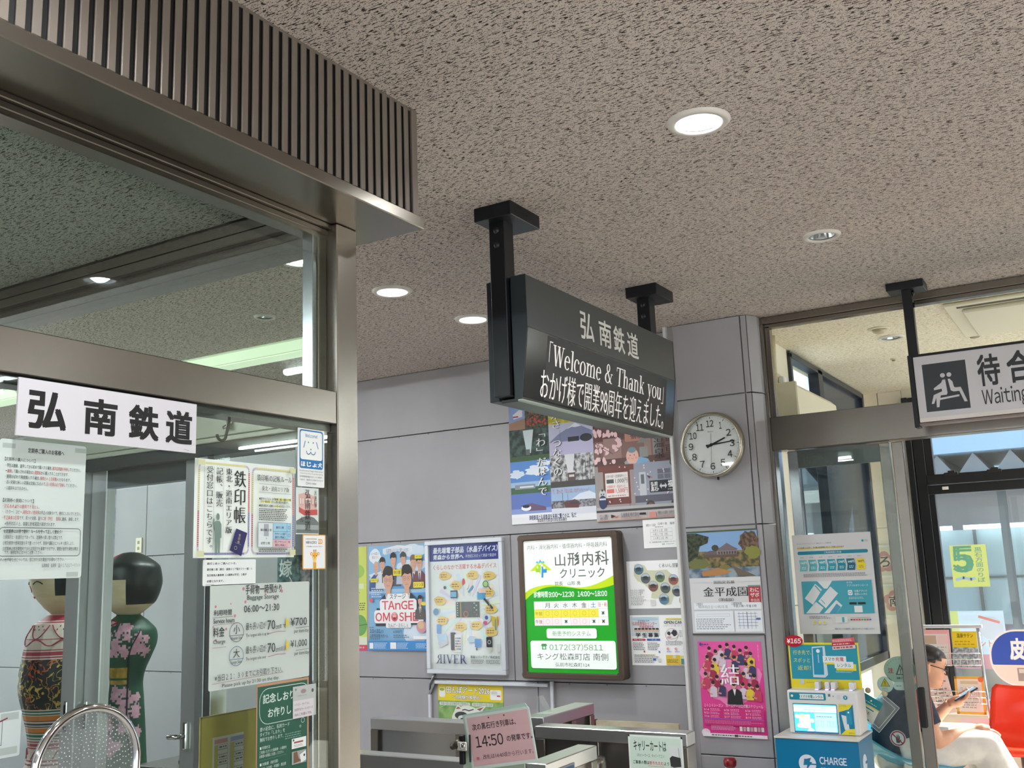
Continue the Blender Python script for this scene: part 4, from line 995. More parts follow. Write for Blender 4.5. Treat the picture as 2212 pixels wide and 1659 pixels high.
# hooks
t = empty('hanging_hook', (-1.74, 1.63, 1.87), 'black J shaped hook hanging below the booth beam', 'hook')
m = MB(); pts = [(-1.745, 1.640, 1.945), (-1.745, 1.638, 1.915), (-1.745, 1.632, 1.893)]
for k in range(9):
    a = math.radians(180 * k / 8); pts.append((-1.745, 1.616 + .0135 * math.cos(a), 1.8845 - .0135 * math.sin(a)))
m.tube(pts, .0034, M_BLACK, 10); m.build('hook_rod', t)
t = empty('adhesive_hook', (-2.02, 1.98, 1.955), 'small grey adhesive hook on the pale lintel inside the booth', 'hook')
m = MB(); m.prism([(-2.118, 1.979, 2.015), (-2.098, 1.979, 2.015), (-2.096, 1.979, 1.995), (-2.104, 1.979, 1.975), (-2.114, 1.979, 1.975), (-2.12, 1.979, 1.995)], (0, .004, 0), mat((150, 154, 150), .3, .3)); m.build('backplate', t)
m = MB(); m.tube([(-2.119, 1.977, 1.985), (-2.121, 1.968, 1.978), (-2.117, 1.966, 1.974), (-2.109, 1.975, 1.977), (-2.101, 1.966, 1.974), (-2.097, 1.968, 1.978), (-2.099, 1.977, 1.985)], .0022, mat((120, 124, 122), .3, .4), 8); m.build('hook_arms', t)

# oval speaking panel: chromed hoop around a dimpled clear plate
t = empty('speaking_panel', (-1.70, 1.26, 1.0), 'chrome hooped speaking panel of dimpled clear plastic at the ticket window', 'speaking panel')
cy, cz, ry, rz = 1.262, 1.222, .112, .105
rot = math.radians(-14)
def ov(a, k=1.0, x=-1.70):
    y, z = ry * k * math.cos(a), rz * k * math.sin(a) * (1.0 if math.sin(a) > 0 else 1.7)
    return (x, cy + y * math.cos(rot) - z * math.sin(rot) * -.0 + .02 * max(0, math.sin(a)) * 0, cz + z)
m = MB(); m.tube([ov(2 * math.pi * k / 56, 1.0) for k in range(56)], .0085, M_CHROME, 14, closed=True); m.build('hoop', t)
m = MB(); P = [ov(2 * math.pi * k / 56, .97, -1.702) for k in range(56)]
m.faces(P, [tuple(range(56))], glassmat('dimpled_plastic', (.80, .83, .85), 1.5, .12, .14)); d = m.build('plate', t)
m = MB(); gm = mat((206, 212, 216), .12, .4)
i = 0
for r in range(3, 16):
    k = r / 16.5; n = max(6, int(r * 4.2))
    for j in range(n):
        a = math.pi * 2 * j / n + r * .3; p = ov(a, k, -1.7015)
        if p[2] < 1.14: continue
        m.lathe([(.0012, 0), (.0008, .0009), (.0001, .0012)], p, gm, 6, 'X', cap=False)
ob = m.build('dimples', d)
ob['kind'] = 'stuff'
# ================================================================== POSTERS ON THE BACK WALL
YB = 5.1685
def bs(x0, x1, z1, z0, y=YB, **kw):
    S = Sheet(x1 - x0, z1 - z0, **kw); S.at = (x0, y, z1); return S
WH = (232, 232, 232)
# --- tall railway photo collage
S = bs(-3.110, -2.546, 2.60, 1.826)
SKY = (120, 138, 188)
def ph(u0, v0, u1, v1, base): S.rect(u0, v0, u1, v1, base)
# v: 0 = 2.60; visible part starts about .05
ph(0, .0, .485, .27, (128, 146, 190)); S.poly([(0, .27), (0, .215), (.30, .17), (.30, .27)][::-1], (150, 116, 92)); 
S.rect(.20, .07, .485, .27, noisemat('apple_leaves', (40, 46, 34), (96, 84, 62), (70, 70, 70))); S.ell(.2, .06, .12, .03, (58, 60, 50), wob=.4)
S.poly([(.05, .15), (.13, .115), (.17, .12), (.17, .17), (.06, .185)][::-1], (206, 206, 210)); S.rect(.055, .16, .12, .172, (170, 60, 60))
for i in range(26):
    q = random.Random(i); S.circ(q.uniform(.2, .47), q.uniform(.13, .25), q.uniform(.004, .008), (186, 60, 56), 8)
ph(.485, 0, 1, .26, noisemat('rape_field', (166, 158, 40), (206, 190, 50), (30, 30, 50)))
ph(0, .27, .485, .52, noisemat('avenue', (32, 46, 42), (70, 92, 84), (26, 26, 20))); S.poly([(.17, .28), (.30, .28), (.26, .46), (.21, .46)][::-1], (190, 204, 206)); S.rect(0, .48, .485, .52, (58, 84, 50)); S.rect(.20, .43, .25, .475, (90, 98, 96))
ph(.485, .26, 1, .40, (170, 172, 192)); S.poly([(.485, .40), (.60, .34), (.72, .30), (.80, .265), (.86, .29), (1, .34), (1, .40)][::-1], (112, 118, 148)); S.poly([(.70, .31), (.80, .265), (.87, .295), (.80, .30), (.76, .295)][::-1], (206, 208, 218))
S.rect(.485, .40, 1, .50, (176, 172, 200)); S.rect(.71, .37, .84, .405, (26, 28, 34)); S.ell(.92, .385, .07, .03, (30, 32, 36)); S.line([(.62, .31), (.62, .42)], .002, (70, 74, 90))
ph(0, .52, .485, .70, (86, 132, 196)); S.ell(.32, .60, .13, .035, (214, 222, 232), wob=.3); S.ell(.42, .55, .09, .02, (214, 222, 232), wob=.3); S.ell(.08, .62, .08, .03, (206, 216, 230), wob=.3)
S.rect(0, .68, .485, .75, (150, 180, 206)); S.rect(0, .72, .485, .77, (62, 96, 66)); S.rect(.05, .70, .30, .735, (130, 136, 146)); S.rect(.11, .712, .28, .725, (206, 210, 214))
ph(.485, .50, 1, .745, noisemat('snow_wood', (84, 84, 84), (196, 196, 196), (40, 40, 40))); S.poly([(.66, .5), (.78, .5), (.75, .66), (.70, .66)][::-1], (206, 206, 208)); S.rect(.69, .64, .78, .71, (86, 72, 70)); S.rect(.705, .655, .765, .672, (200, 198, 190)); S.rect(.485, .70, 1, .745, (66, 66, 62))
for a in (.86, .90, .95): S.line([(a, .54), (a, .70)], .003, (50, 50, 52))
ph(0, .77, .485, .965, (92, 116, 178)); S.rect(0, .885, .485, .965, (130, 148, 200)); S.poly([(.12, .86), (.25, .845), (.42, .88), (.42, .905), (.24, .905), (.13, .90)][::-1], (104, 84, 108)); S.ell(.18, .88, .06, .022, (230, 232, 236)); S.ell(.18, .868, .045, .012, (40, 44, 60))
ph(.485, .745, 1, .965, (150, 176, 206)); S.poly([(.70, .85), (.82, .80), (.93, .785), (1, .81), (1, .86), (.7, .87)][::-1], (206, 214, 226)); S.rect(.485, .845, 1, .90, noisemat('winter_trees', (82, 80, 84), (150, 150, 156), (60, 60, 40))); S.rect(.485, .90, 1, .965, (206, 208, 216))
S.poly([(.63, .855), (.76, .84), (.81, .86), (.80, .905), (.65, .90)][::-1], (96, 62, 60)); S.rect(.70, .86, .79, .875, (60, 64, 72)); S.line([(.62, .79), (.62, .87)], .003, (90, 90, 96)); S.line([(.68, .80), (.68, .86)], .002, (90, 90, 96))
S.rect(0, .965, 1, 1, (206, 206, 208)); S.rect(0, .925, .485, .965, (226, 228, 230)); S.rect(0, .95, 1, 1, (222, 222, 224))
S.runs(.21, .957, .04, [('津軽鉄道と弘南鉄道を未来に繋ぐのは、私だ', (34, 42, 92))], .77, bold=.02); S.runs(.31, .983, .03, [('青森県民営鉄道利用促進協議会', (50, 50, 54))], .66, bold=.012)
S.vtext('来さ　つなぐの', .588, .158, .663, .12, (58, 62, 70), bold=.045, serif=True); S.vtext('「わ」だはんで', .398, .278, .803, .12, (40, 52, 60), bold=.045, serif=True)
S.vtext('来さ　つなぐの', .58, .155, .66, .12, (226, 226, 222), bold=.024, serif=True, res=3)
S.vtext('「わ」だはんで', .39, .275, .80, .12, (226, 226, 222), bold=.024, serif=True, res=3)
S.runs(.48, .775, .04, [('って、言った「な」は、たげ いい・っ！', (196, 74, 60))], .93)
S.done('train_poster', 'B', S.at, 'tall collage poster of ten railway photos with vertical white brush lettering', 'poster')

# --- hot spring station poster
S = bs(-2.545, -2.038, 2.46, 1.811, paper=(126, 94, 88))
S.rect(0, 0, 1, .30, noisemat('inn_eaves', (70, 52, 48), (96, 74, 68), (12, 12, 60))); S.rect(.0, .12, .2, .3, (92, 54, 56))
for a in (.08, .11, .14, .17, .20): S.rect(a, .125, a + .02, .16, (196, 40, 36))
S.rect(.12, .28, .34, .48, (150, 120, 112)); S.rect(.62, .28, .70, .48, (150, 120, 112)); S.rect(.72, .26, .82, .46, (136, 132, 130)); S.rect(.0, .46, 1, .52, (92, 66, 62))
S.rrect(.39, .215, .67, .325, .012, (172, 122, 104)); S.text('福家', .46, .235, .60, .305, (60, 40, 34), serif=True)
S.rect(.56, .38, .66, .47, (138, 140, 136)); S.poly([(.53, .345), (.69, .345), (.64, .31), (.58, .31)], (124, 126, 122))
S.ell(.52, .515, .15, .05, (150, 152, 150), wob=.08); S.ell(.53, .50, .13, .03, (120, 170, 206)); S.ell(.47, .455, .075, .07, (222, 176, 160)); S.ell(.47, .40, .05, .025, (112, 140, 150)); S.circ(.445, .445, .003, (90, 50, 50)); S.circ(.495, .445, .003, (90, 50, 50)); S.line([(.455, .475), (.485, .475)], .002, (190, 90, 90)); S.circ(.425, .47, .006, (226, 140, 136), 12); S.circ(.515, .47, .006, (226, 140, 136), 12)
for i in range(34):
    q = random.Random(i + 90); a, b = q.uniform(.0, .34), q.uniform(.18, .52)
    if a * .9 + abs(b - .36) < .38: S.ell(a, b, .026, .022, (226, 190, 192), 8, .3, i)
S.line([(.0, .30), (.12, .36), (.24, .42)], .003, (84, 60, 58)); S.line([(.05, .33), (.1, .52)], .003, (84, 60, 58))
S.rect(.0, .52, .48, .90, (152, 142, 140)); S.rect(.04, .52, .50, .57, (112, 66, 60)); S.rect(.10, .56, .43, .86, (108, 62, 56)); S.rect(.125, .585, .405, .80, (226, 220, 216))
S.runs(.14, .615, .03, [('日帰り利用・往復乗車券セット', (70, 66, 66))], .39); S.rect(.14, .64, .23, .675, (70, 80, 80)); S.text('1,000円', .25, .635, .395, .68, (60, 66, 66), serif=True, bold=.006)
S.runs(.14, .705, .03, [('お食事付き・往復セット', (176, 66, 62))], .37); S.rect(.14, .725, .23, .76, (206, 110, 104)); S.text('1,500円', .25, .72, .395, .765, (186, 60, 58), serif=True, bold=.006); S.dashes(.15, .775, .40, .795, 1, (190, 120, 116))
S.rect(.41, .84, .415, .93, (90, 60, 56))
S.rect(.48, .52, 1, .88, (148, 152, 166)); S.rect(.48, .80, 1, .86, (92, 92, 104)); S.rect(.54, .60, .62, .80, (190, 194, 200)); S.rect(.56, .62, .60, .70, (100, 104, 112))
for a in (.76, .84, .92):
    for b in (.585, .63): S.rect(a, b, a + .07, b + .04, (104, 106, 116))
S.poly([(.63, .63), (.70, .65), (.66, .66)][::-1], (60, 60, 70)); S.poly([(.66, .655), (.71, .66), (.68, .645)], (206, 120, 90))
S.rect(.66, .68, .99, .78, (30, 36, 36)); S.text('弘前', .675, .69, .755, .728, WH, bold=.02); S.text('黒石', .675, .735, .755, .772, WH, bold=.02); S.text('福家', .875, .685, .985, .745, WH, bold=.02); S.poly([(.775, .73), (.80, .705), (.80, .722), (.84, .722), (.84, .705), (.865, .73), (.84, .755), (.84, .738), (.80, .738), (.80, .755)][::-1], (206, 206, 206)); S.dashes(.87, .755, .98, .77, 1, (180, 180, 180))
for a in (.66, .95): S.circ(a, .885, .026, (74, 60, 58)); S.circ(a, .885, .014, (110, 84, 78))
S.rect(0, .905, 1, .925, (60, 60, 62)); S.rect(0, .88, 1, .905, (176, 172, 172)); S.rect(0, .925, 1, 1, (186, 178, 176))
S.ell(.085, .77, .045, .045, (190, 192, 190)); S.ell(.085, .835, .05, .06, (50, 56, 92)); S.rect(.045, .80, .125, .815, (210, 212, 214)); S.circ(.07, .765, .004, K); S.circ(.10, .765, .004, K); S.circ(.085, .73, .007, (60, 62, 62))
for i in range(30):
    q = random.Random(i + 300); S.ell(q.uniform(.15, .98), q.uniform(.50, .85), .009, .007, (226, 200, 200), 6, .3, i)
S.text('り', .76, .20, .83, .30, (40, 34, 34), serif=True, bold=.02); S.vtext('温泉', .80, .315, .50, .13, (236, 232, 228), bold=.035, serif=True); S.vtext('温泉', .80, .315, .50, .13, (40, 36, 36), bold=.008, serif=True)
S.vtext('電車で', .93, .27, .585, .13, (236, 232, 228), bold=.035, serif=True); S.vtext('電車で', .93, .27, .585, .13, (40, 36, 36), bold=.008, serif=True); S.text('ぶらり', .88, .1, .99, .2, (40, 36, 36))
S.runs(.04, .955, .03, [('チケット取扱い', (70, 66, 66))], .15); S.runs(.04, .978, .03, [('お問い合わせ', (70, 66, 66))], .14); S.poly([(.18, .945), (.24, .96), (.18, .975)], (40, 40, 44)); S.poly([(.21, .97), (.28, .955), (.25, .975)], (206, 120, 80))
S.runs(.30, .955, .04, [('弘南鉄道 株式会社', (90, 84, 84))], .52); S.rect(.525, .945, .60, .962, K); S.line([(.62, .94), (.62, .99)], .001, (120, 116, 116)); S.rect(.64, .945, .72, .99, (206, 140, 134)); S.runs(.735, .955, .03, [('津軽おのえ温泉　日帰り宿　福家', (90, 84, 84))], .99); S.dashes(.30, .97, .6, .99, 2, (150, 146, 146)); S.dashes(.735, .968, .98, .99, 2, (150, 146, 146))
S.line([(.03, 1 - .004), (.98, .99)], .004, (200, 140, 116))
S.done('hot_spring_poster', 'B', S.at, 'brown illustrated hot spring poster with cherry blossom, bathing face and grey train', 'poster')

# --- small day-trip notice
S = bs(-2.268, -2.053, 1.806, 1.650, y=YB - .0015)
S.runs(.08, .20, .1, [('津軽おのえ温泉', (70, 70, 74))], .36); S.runs(.42, .17, .1, [('日帰り宿', (60, 60, 64))], .67); S.runs(.74, .17, .1, [('福家', (60, 60, 64))], .88)
S.dashes(.33, .25, .62, .30, 1, (130, 130, 132))
for i, t in enumerate(('８月３１日（月）', '９月１７日（木）', '１０月２２日（木）')):
    S.frame(.20, .33 + i * .135, .80, .455 + i * .135, .0007, (150, 150, 152)); S.runs(.27, .395 + i * .135, .1, [(t, (90, 90, 94))], .68)
S.runs(.16, .80, .05, [('尚、営業時間は変更になる場合がございます。', (70, 70, 74))], .88); S.runs(.5, .88, .06, [('福家', (90, 90, 92))], .58); S.dashes(.62, .86, .85, .90, 1, (160, 160, 162))
S.done('closing_days_notice', 'B', S.at, 'small white notice listing three dates below the hot spring poster', 'notice')

# --- map poster
S = bs(-2.382, -2.040, 1.583, 1.326)
S.poly([(.14, .08), (.20, .05), (.32, .10), (.36, .20), (.50, .21), (.70, .20), (.74, .26), (.90, .40), (.99, .52), (.99, .66), (.80, .72), (.74, .92), (.62, .94), (.58, .80), (.45, .80), (.40, .78), (.42, .66), (.36, .58), (.30, .50), (.18, .42), (.12, .30)][::-1], (206, 206, 176))
PC = [(.215, .18, (88, 120, 132)), (.325, .37, (94, 98, 104)), (.575, .35, (104, 124, 98)), (.80, .41, (150, 98, 88)), (.45, .54, (128, 92, 84)), (.655, .58, (86, 98, 94)), (.85, .65, (96, 100, 106)), (.62, .81, (92, 128, 146))]
for a, b, c in PC: S.circ(a, b, .0285, c); S.poly([(a + .078 * math.cos(math.radians(t)), b - .105 * math.sin(math.radians(t))) for t in range(20, 161, 14)][::-1], (176, 192, 204)); S.rect(a - .05, b - .01, a + .045, b + .035, tuple(int(v * .72) for v in c)); S.poly([(a - .055, b - .008), (a + .05, b - .008), (a + .02, b - .05), (a - .03, b - .045)][::-1], tuple(int(v * .55) for v in c))
S.runs(.57, .115, .1, [('くろいし景観賞', (110, 110, 104))], .97, serif=True); S.text('引', .93, .16, .99, .25, (40, 44, 44), bold=.02)
for i in range(3): S.runs(.04, .62 + i * .045, .05, [('みなさんの身近な景観'[:8 - i], (110, 108, 104))], .30 - i * .03)
S.dashes(.05, .74, .32, .93, 6, (170, 170, 168)); S.circ(.965, .84, .030, (190, 160, 106)); S.dashes(.93, .80, .99, .90, 3, (130, 104, 60))
S.rect(.39, .82, .475, .935, (214, 214, 212))
S.done('map_poster', 'B', S.at, 'white landscape map poster with eight round photos on a pale green shape', 'poster')

# --- student recruitment leaflet
S = bs(-2.379, -2.054, 1.291, 1.026)
S.rect(.02, .03, .53, .42, (206, 216, 222)); S.ell(.28, .08, .24, .04, (176, 200, 214)); S.runs(.14, .115, .05, [('社会福祉法人', (70, 90, 120))], .36)
S.runs(.04, .17, .08, [('弘前医療福祉センター', (186, 80, 84))], .49, bold=.01); S.runs(.17, .235, .06, [('附属看護学校', (186, 80, 84))], .43, bold=.01)
for i in range(7): S.circ(.10 + i * .065, .30 + .02 * (i % 2), .011, (206, 176, 150)); S.rect(.085 + i * .065, .33, .115 + i * .065, .36, (196, 206, 214)); S.ell(.10 + i * .065, .275, .03, .018, (64, 54, 50))
for ch, a in (('学', .095), ('生', .215), ('募', .32), ('集', .425)): S.text(ch, a, .355, a + .085, .44, (44, 46, 50), bold=.02)
S.rect(.03, .47, .265, .51, (176, 56, 66)); S.rect(.295, .47, .53, .51, (50, 92, 160)); S.text('推薦・社会人', .06, .477, .23, .503, WH); S.text('一般入試', .35, .477, .47, .503, WH)
S.dashes(.04, .54, .26, .70, 5, (130, 130, 132)); S.dashes(.30, .54, .52, .70, 5, (130, 130, 132)); S.circ(.235, .725, .005, (190, 70, 80)); S.circ(.505, .73, .005, (70, 110, 180))
S.rect(.16, .785, .43, .80, (214, 196, 90)); S.dashes(.05, .78, .5, .95, 5, (130, 130, 132)); S.rect(.385, .86, .435, .90, (60, 100, 170)); S.rect(.475, .86, .53, .93, (206, 206, 206))
S.rect(.655, .065, .985, .09, (216, 204, 60)); S.text('OPEN CAMP', .62, .12, .995, .175, (40, 40, 44), fw=True, bold=.02); S.runs(.61, .21, .05, [('２０２６ ９／２７（日） １３：００～', (90, 92, 96))], .98)
S.ell(.74, .38, .12, .09, (226, 226, 224)); S.ell(.79, .36, .055, .06, (50, 50, 56), 14, .25, 3); S.ell(.70, .37, .03, .045, (60, 58, 62), 12, .3, 4); S.ell(.70, .44, .04, .02, (206, 150, 140)); S.ring(.745, .40, .036, .0016, (150, 80, 80)); S.dashes(.88, .30, .98, .44, 5, (150, 150, 152))
S.dashes(.63, .51, .98, .60, 3, (150, 150, 156))
for a in (.66, .80, .95): S.ell(a, .67, .022, .03, (216, 160, 170)); S.dashes(a - .02, .71, a + .08, .74, 1, (110, 130, 180))
S.rect(.62, .79, .87, .98, (214, 184, 50)); S.rect(.87, .80, 1, .98, (216, 214, 130)); S.rect(.88, .86, .95, .97, (90, 130, 150)); S.rect(.74, .80, .79, .85, (206, 206, 206)); S.dashes(.64, .87, .84, .95, 3, (120, 96, 20))
S.done('student_leaflet', 'B', S.at, 'white student recruitment leaflet with a yellow corner, lowest in its column of papers', 'leaflet')

# --- comedy stage poster
S = bs(-4.210, -3.741, 1.745, 1.092, paper=(124, 172, 206))
S.rect(0, 0, 1, .33, (130, 180, 216))
for a, b, c, d in ((.76, .06, .22, .06), (.31, .30, .3, .06), (.62, .35, .35, .07), (.22, .36, .2, .04), (.78, .83, .2, .12), (.74, .2, .25, .06)): S.ell(a, b, c, d, (206, 220, 232), 18, .12, int(a * 90))
S.rect(0, .34, 1, .52, (100, 150, 200)); S.rect(0, .42, 1, .46, (150, 190, 216))
S.ell(.11, .10, .10, .07, (224, 232, 236), 20, .12, 2); S.text('いっぱい', .05, .055, .18, .085, (70, 90, 120)); S.text('笑おう！', .06, .095, .17, .125, (190, 84, 90))
S.poly([(.25, .08), (.5, .045), (.75, .07), (.75, .02), (.5, 0), (.25, .03)], (222, 228, 232)); S.poly([(.27, .09), (.5, .06), (.73, .08), (.73, .035), (.5, .015), (.27, .045)], (214, 222, 230)); S.runs(.31, .055, .05, [('弘前市＋よしもと笑いのまち', (70, 90, 130))], .69)
def man(a, b, s, suit, shirt=(206, 210, 214), tie=(60, 60, 70), hair=(34, 30, 30), glasses=False, skin=(206, 160, 136)):
    S.poly([(a - .13 * s, b + .26 * s), (a - .115 * s, b + .14 * s), (a - .04 * s, b + .09 * s), (a + .04 * s, b + .09 * s), (a + .115 * s, b + .14 * s), (a + .13 * s, b + .26 * s)], suit)
    S.poly([(a - .03 * s, b + .09 * s), (a, b + .22 * s), (a + .03 * s, b + .09 * s)], shirt); S.rect(a - .008 * s, b + .11 * s, a + .008 * s, b + .20 * s, tie)
    S.rect(a - .022 * s, b + .05 * s, a + .022 * s, b + .10 * s, skin)
    if hair: S.ell(a, b - .022 * s, .054 * s, .046 * s, hair, 16, .06, int(a * 97))
    S.ell(a, b + .012 * s, .046 * s, .056 * s, skin, 18)
    if hair: S.poly([(a - .048 * s, b - .002 * s), (a - .02 * s, b - .018 * s), (a + .01 * s, b - .012 * s), (a + .048 * s, b - .020 * s), (a + .03 * s, b - .05 * s), (a - .03 * s, b - .05 * s)], hair)
    for q in (-.018, .018): S.circ(a + q * s, b + .010 * s, .0016 * s, (40, 34, 34), 8)
    S.line([(a - .014 * s, b + .042 * s), (a + .014 * s, b + .042 * s)], .0014 * s, (170, 96, 90))
    if glasses:
        for q in (-.020, .020): S.ring(a + q * s, b + .010 * s, .0075 * s, .0011, (30, 30, 34), 16)
man(.13, .19, .95, (60, 86, 140), (60, 86, 140), (60, 86, 140), None); man(.24, .17, .95, (206, 212, 216)); man(.43, .135, 1.0, (70, 80, 96)); man(.60, .13, .95, (176, 186, 196), hair=(60, 56, 56)); man(.77, .165, 1.0, (80, 92, 106), hair=(120, 96, 76)); man(.872, .17, .95, (112, 66, 76), glasses=True)
man(.345, .315, 1.75, (46, 50, 60), glasses=True); man(.66, .305, 1.75, (46, 50, 60), glasses=True)
for a, b, c, d, t in ((.43, .235, .575, .295, '中川家'), (.04, .315, .165, .35, 'すゑひろ'), (.80, .105, .92, .14, 'ヤス'), (.77, .36, .945, .415, 'シソンヌ')): S.rect(a, b, c, d, (222, 206, 60)); S.text(t, a + .015, b + .010, c - .015, d - .012, (60, 56, 30), bold=.01)
S.rect(.14, .53, .82, .60, (124, 172, 206)); S.rrect(.33, .465, .68, .525, .01, WH); S.text('ステージ', .37, .47, .64, .515, (56, 64, 80), bold=.01)
S.rrect(.20, .515, .82, .635, .02, WH); S.rrect(.10, .62, .93, .745, .02, WH); S.rrect(.30, .73, .72, .79, .012, WH)
RT = (206, 66, 78)
for ch, a, e in (('T', .235, .345), ('A', .345, .45), ('n', .465, .55), ('G', .565, .665), ('E', .685, .77)): S.text(ch, a, .535 if ch != 'n' else .555, e, .615, RT, fw=True, bold=.012)
for ch, a, e in (('O', .125, .235), ('M', .255, .37), ('S', .53, .605), ('H', .625, .735), ('E', .76, .845)): S.text(ch, a, .645, e, .725, RT, fw=True, bold=.012)
S.line([(.80, .635), (.83, .622)], .004, RT); S.ell(.45, .685, .056, .043, (206, 92, 98)); S.ell(.45, .67, .035, .022, (236, 170, 166)); S.circ(.435, .665, .003, (60, 40, 40)); S.circ(.465, .665, .003, (60, 40, 40)); S.ell(.45, .70, .022, .012, (120, 40, 46))
S.runs(.34, .765, .05, [('たんげ・おもしぇ', (110, 120, 140))], .68)
man(.88, .53, .7, (90, 84, 82)); S.ell(.94, .565, .045, .018, (222, 206, 60)); S.circ(.055, .525, .014, (206, 90, 100))
S.dashes(.06, .40, .26, .50, 5, (200, 220, 232), .5); S.ell(.90, .78, .085, .055, (196, 140, 160)); S.ell(.89, .765, .05, .035, (206, 176, 130))
S.dashes(.02, .775, .1, .79, 1, (70, 90, 110)); S.text('10', .025, .80, .095, .835, (50, 66, 90), fw=True, bold=.02); S.text('月', .10, .808, .14, .835, (50, 66, 90)); S.text('31', .145, .80, .215, .835, (50, 66, 90), fw=True, bold=.02); S.text('日', .22, .808, .26, .835, (50, 66, 90))
S.text('6,000円', .43, .81, .57, .84, (50, 66, 90)); S.runs(.025, .865, .04, [('弘前市民会館 大ホール', (50, 66, 90))], .34, bold=.01); S.dashes(.02, .885, .25, .90, 1, (70, 90, 110)); S.dashes(.43, .85, .72, .885, 2, (90, 106, 130)); S.rect(.76, .865, 1, .895, WH)
S.rect(0, .91, 1, 1, (54, 132, 196)); S.rect(.02, .93, .085, .985, WH); S.rect(.375, .925, .475, .985, WH); S.dashes(.10, .925, .33, .985, 5, (180, 210, 232), .5); S.dashes(.49, .925, .68, .985, 5, (180, 210, 232), .5); S.dashes(.8, .93, .98, .98, 4, (180, 210, 232), .5)
S.done('stage_poster', 'B', S.at, 'sky blue comedy stage poster with suited men and large red letters', 'poster')

# --- green poster strip half behind the post
S = bs(-4.52, -4.229, 1.748, 1.088, paper=(196, 208, 96))
S.ell(.72, .24, .22, .07, (150, 190, 80)); S.line([(.66, .35), (.75, .38), (.72, .43), (.80, .45)], .004, (70, 90, 50)); S.rect(.74, .36, .92, .41, (206, 214, 170)); S.dashes(.66, .54, .96, .62, 4, (80, 90, 50)); S.ell(.80, .76, .20, .10, (104, 160, 84)); S.line([(.6, .77), (1, .75)], .004, (60, 90, 60))
S.rect(0, .87, 1, .945, (214, 220, 196)); S.rect(0, .945, 1, 1, (196, 66, 96)); S.rect(.66, .89, .76, .915, (196, 66, 96)); S.dashes(.7, .955, .95, .985, 1, (226, 160, 176))
S.done('green_poster', 'B', S.at, 'narrow strip of a lime green poster showing beside the booth post', 'poster')

# --- framed quartz device poster
fr = empty('framed_poster', (-3.455, 5.15, .96), 'white metal framed advertisement of electronic devices round a circuit board', 'framed poster')
def rectframe(name, x0, x1, z0, z1, y0, y1, t, mtl, parent, bev=.003):
    m = MB(); m.box(x0, x1, y0, y1, z1 - t, z1, mtl, bev); m.box(x0, x1, y0, y1, z0, z0 + t, mtl, bev); m.box(x0, x0 + t, y0, y1, z0 + t, z1 - t, mtl, bev); m.box(x1 - t, x1, y0, y1, z0 + t, z1 - t, mtl, bev); return m.build(name, parent)
FX0, FX1, FZ0, FZ1 = -3.737, -3.170, .960, 1.757
rectframe('frame', FX0, FX1, FZ0, FZ1, 5.132, 5.167, .027, mat((206, 210, 216), .35, .3), fr)
S = Sheet(FX1 - FX0 - .054, FZ1 - FZ0 - .054, (224, 228, 226), .003)
NB = (42, 54, 130)
S.rect(0, 0, 1, .135, NB); S.text('最先端電子部品（水晶デバイス）', .05, .022, .97, .072, (226, 230, 236), bold=.02, slant=.12); S.text('青森から世界へ', .05, .082, .49, .122, (226, 230, 236), bold=.02, slant=.12); S.text('半世紀にわたって青森で製造中', .52, .088, .95, .115, (206, 214, 226), slant=.1)
S.text('くらしのなかで活躍する水晶デバイス', .05, .165, .95, .205, (206, 84, 92), bold=.006)
RAY = [(206, 222, 236), (222, 232, 206), (236, 214, 206), (214, 208, 230), (206, 232, 226), (240, 226, 206)]
for i in range(26):
    a = 2 * math.pi * i / 26; b = a + .11; c, s_ = math.cos, math.sin
    P = [(.54 + .16 * c(a), .52 + .10 * s_(a)), (.54 + .46 * c(a), .52 + .29 * s_(a)), (.54 + .46 * c(b), .52 + .29 * s_(b)), (.54 + .16 * c(b), .52 + .10 * s_(b))]; S.poly(P[::-1], RAY[i % 6])
S.rect(.355, .46, .72, .60, (206, 208, 206)); S.rect(.37, .468, .705, .592, (44, 72, 66)); S.rect(.49, .475, .60, .545, (70, 74, 76)); S.rect(.43, .47, .445, .59, (176, 120, 70)); S.ring(.51, .565, .018, .004, (206, 96, 84))
for i in range(6): S.rect(.385, .475 + i * .019, .40, .482 + i * .019, (206, 210, 206)); S.rect(.62 + (i % 2) * .03, .475 + i * .018, .64 + (i % 2) * .03, .485 + i * .018, (160, 60, 60) if i > 3 else (150, 160, 156))
for i, (a, b) in enumerate(((.22, .255), (.62, .255), (.85, .265), (.38, .335), (.84, .40), (.14, .455), (.86, .53), (.17, .615), (.43, .665), (.655, .655), (.86, .705))): S.ell(a, b, .085, .036, (222, 192, 112), 14, .12, i); S.dashes(a - .06, b - .018, a + .05, b + .018, 2, (150, 120, 60), .5)
S.ell(.49, .31, .02, .03, (206, 70, 70)); S.ell(.52, .345, .035, .02, (226, 226, 226)); S.line([(.56, .39), (.62, .345)], .012, (90, 150, 190)); S.rect(.68, .39, .79, .45, (70, 150, 196)); S.rect(.70, .365, .80, .40, (226, 190, 180)); S.ring(.80, .33, .020, .005, (90, 96, 100)); S.circ(.80, .33, .015, (160, 206, 120)); S.line([(.84, .35), (.87, .375)], .005, (50, 50, 54))
S.rect(.30, .375, .40, .435, (50, 60, 70)); S.rect(.305, .385, .385, .428, (120, 180, 210)); S.circ(.22, .35, .010, (90, 90, 92)); S.circ(.085, .545, .024, (80, 140, 176)); S.ring(.085, .545, .024, .003, (206, 214, 220))
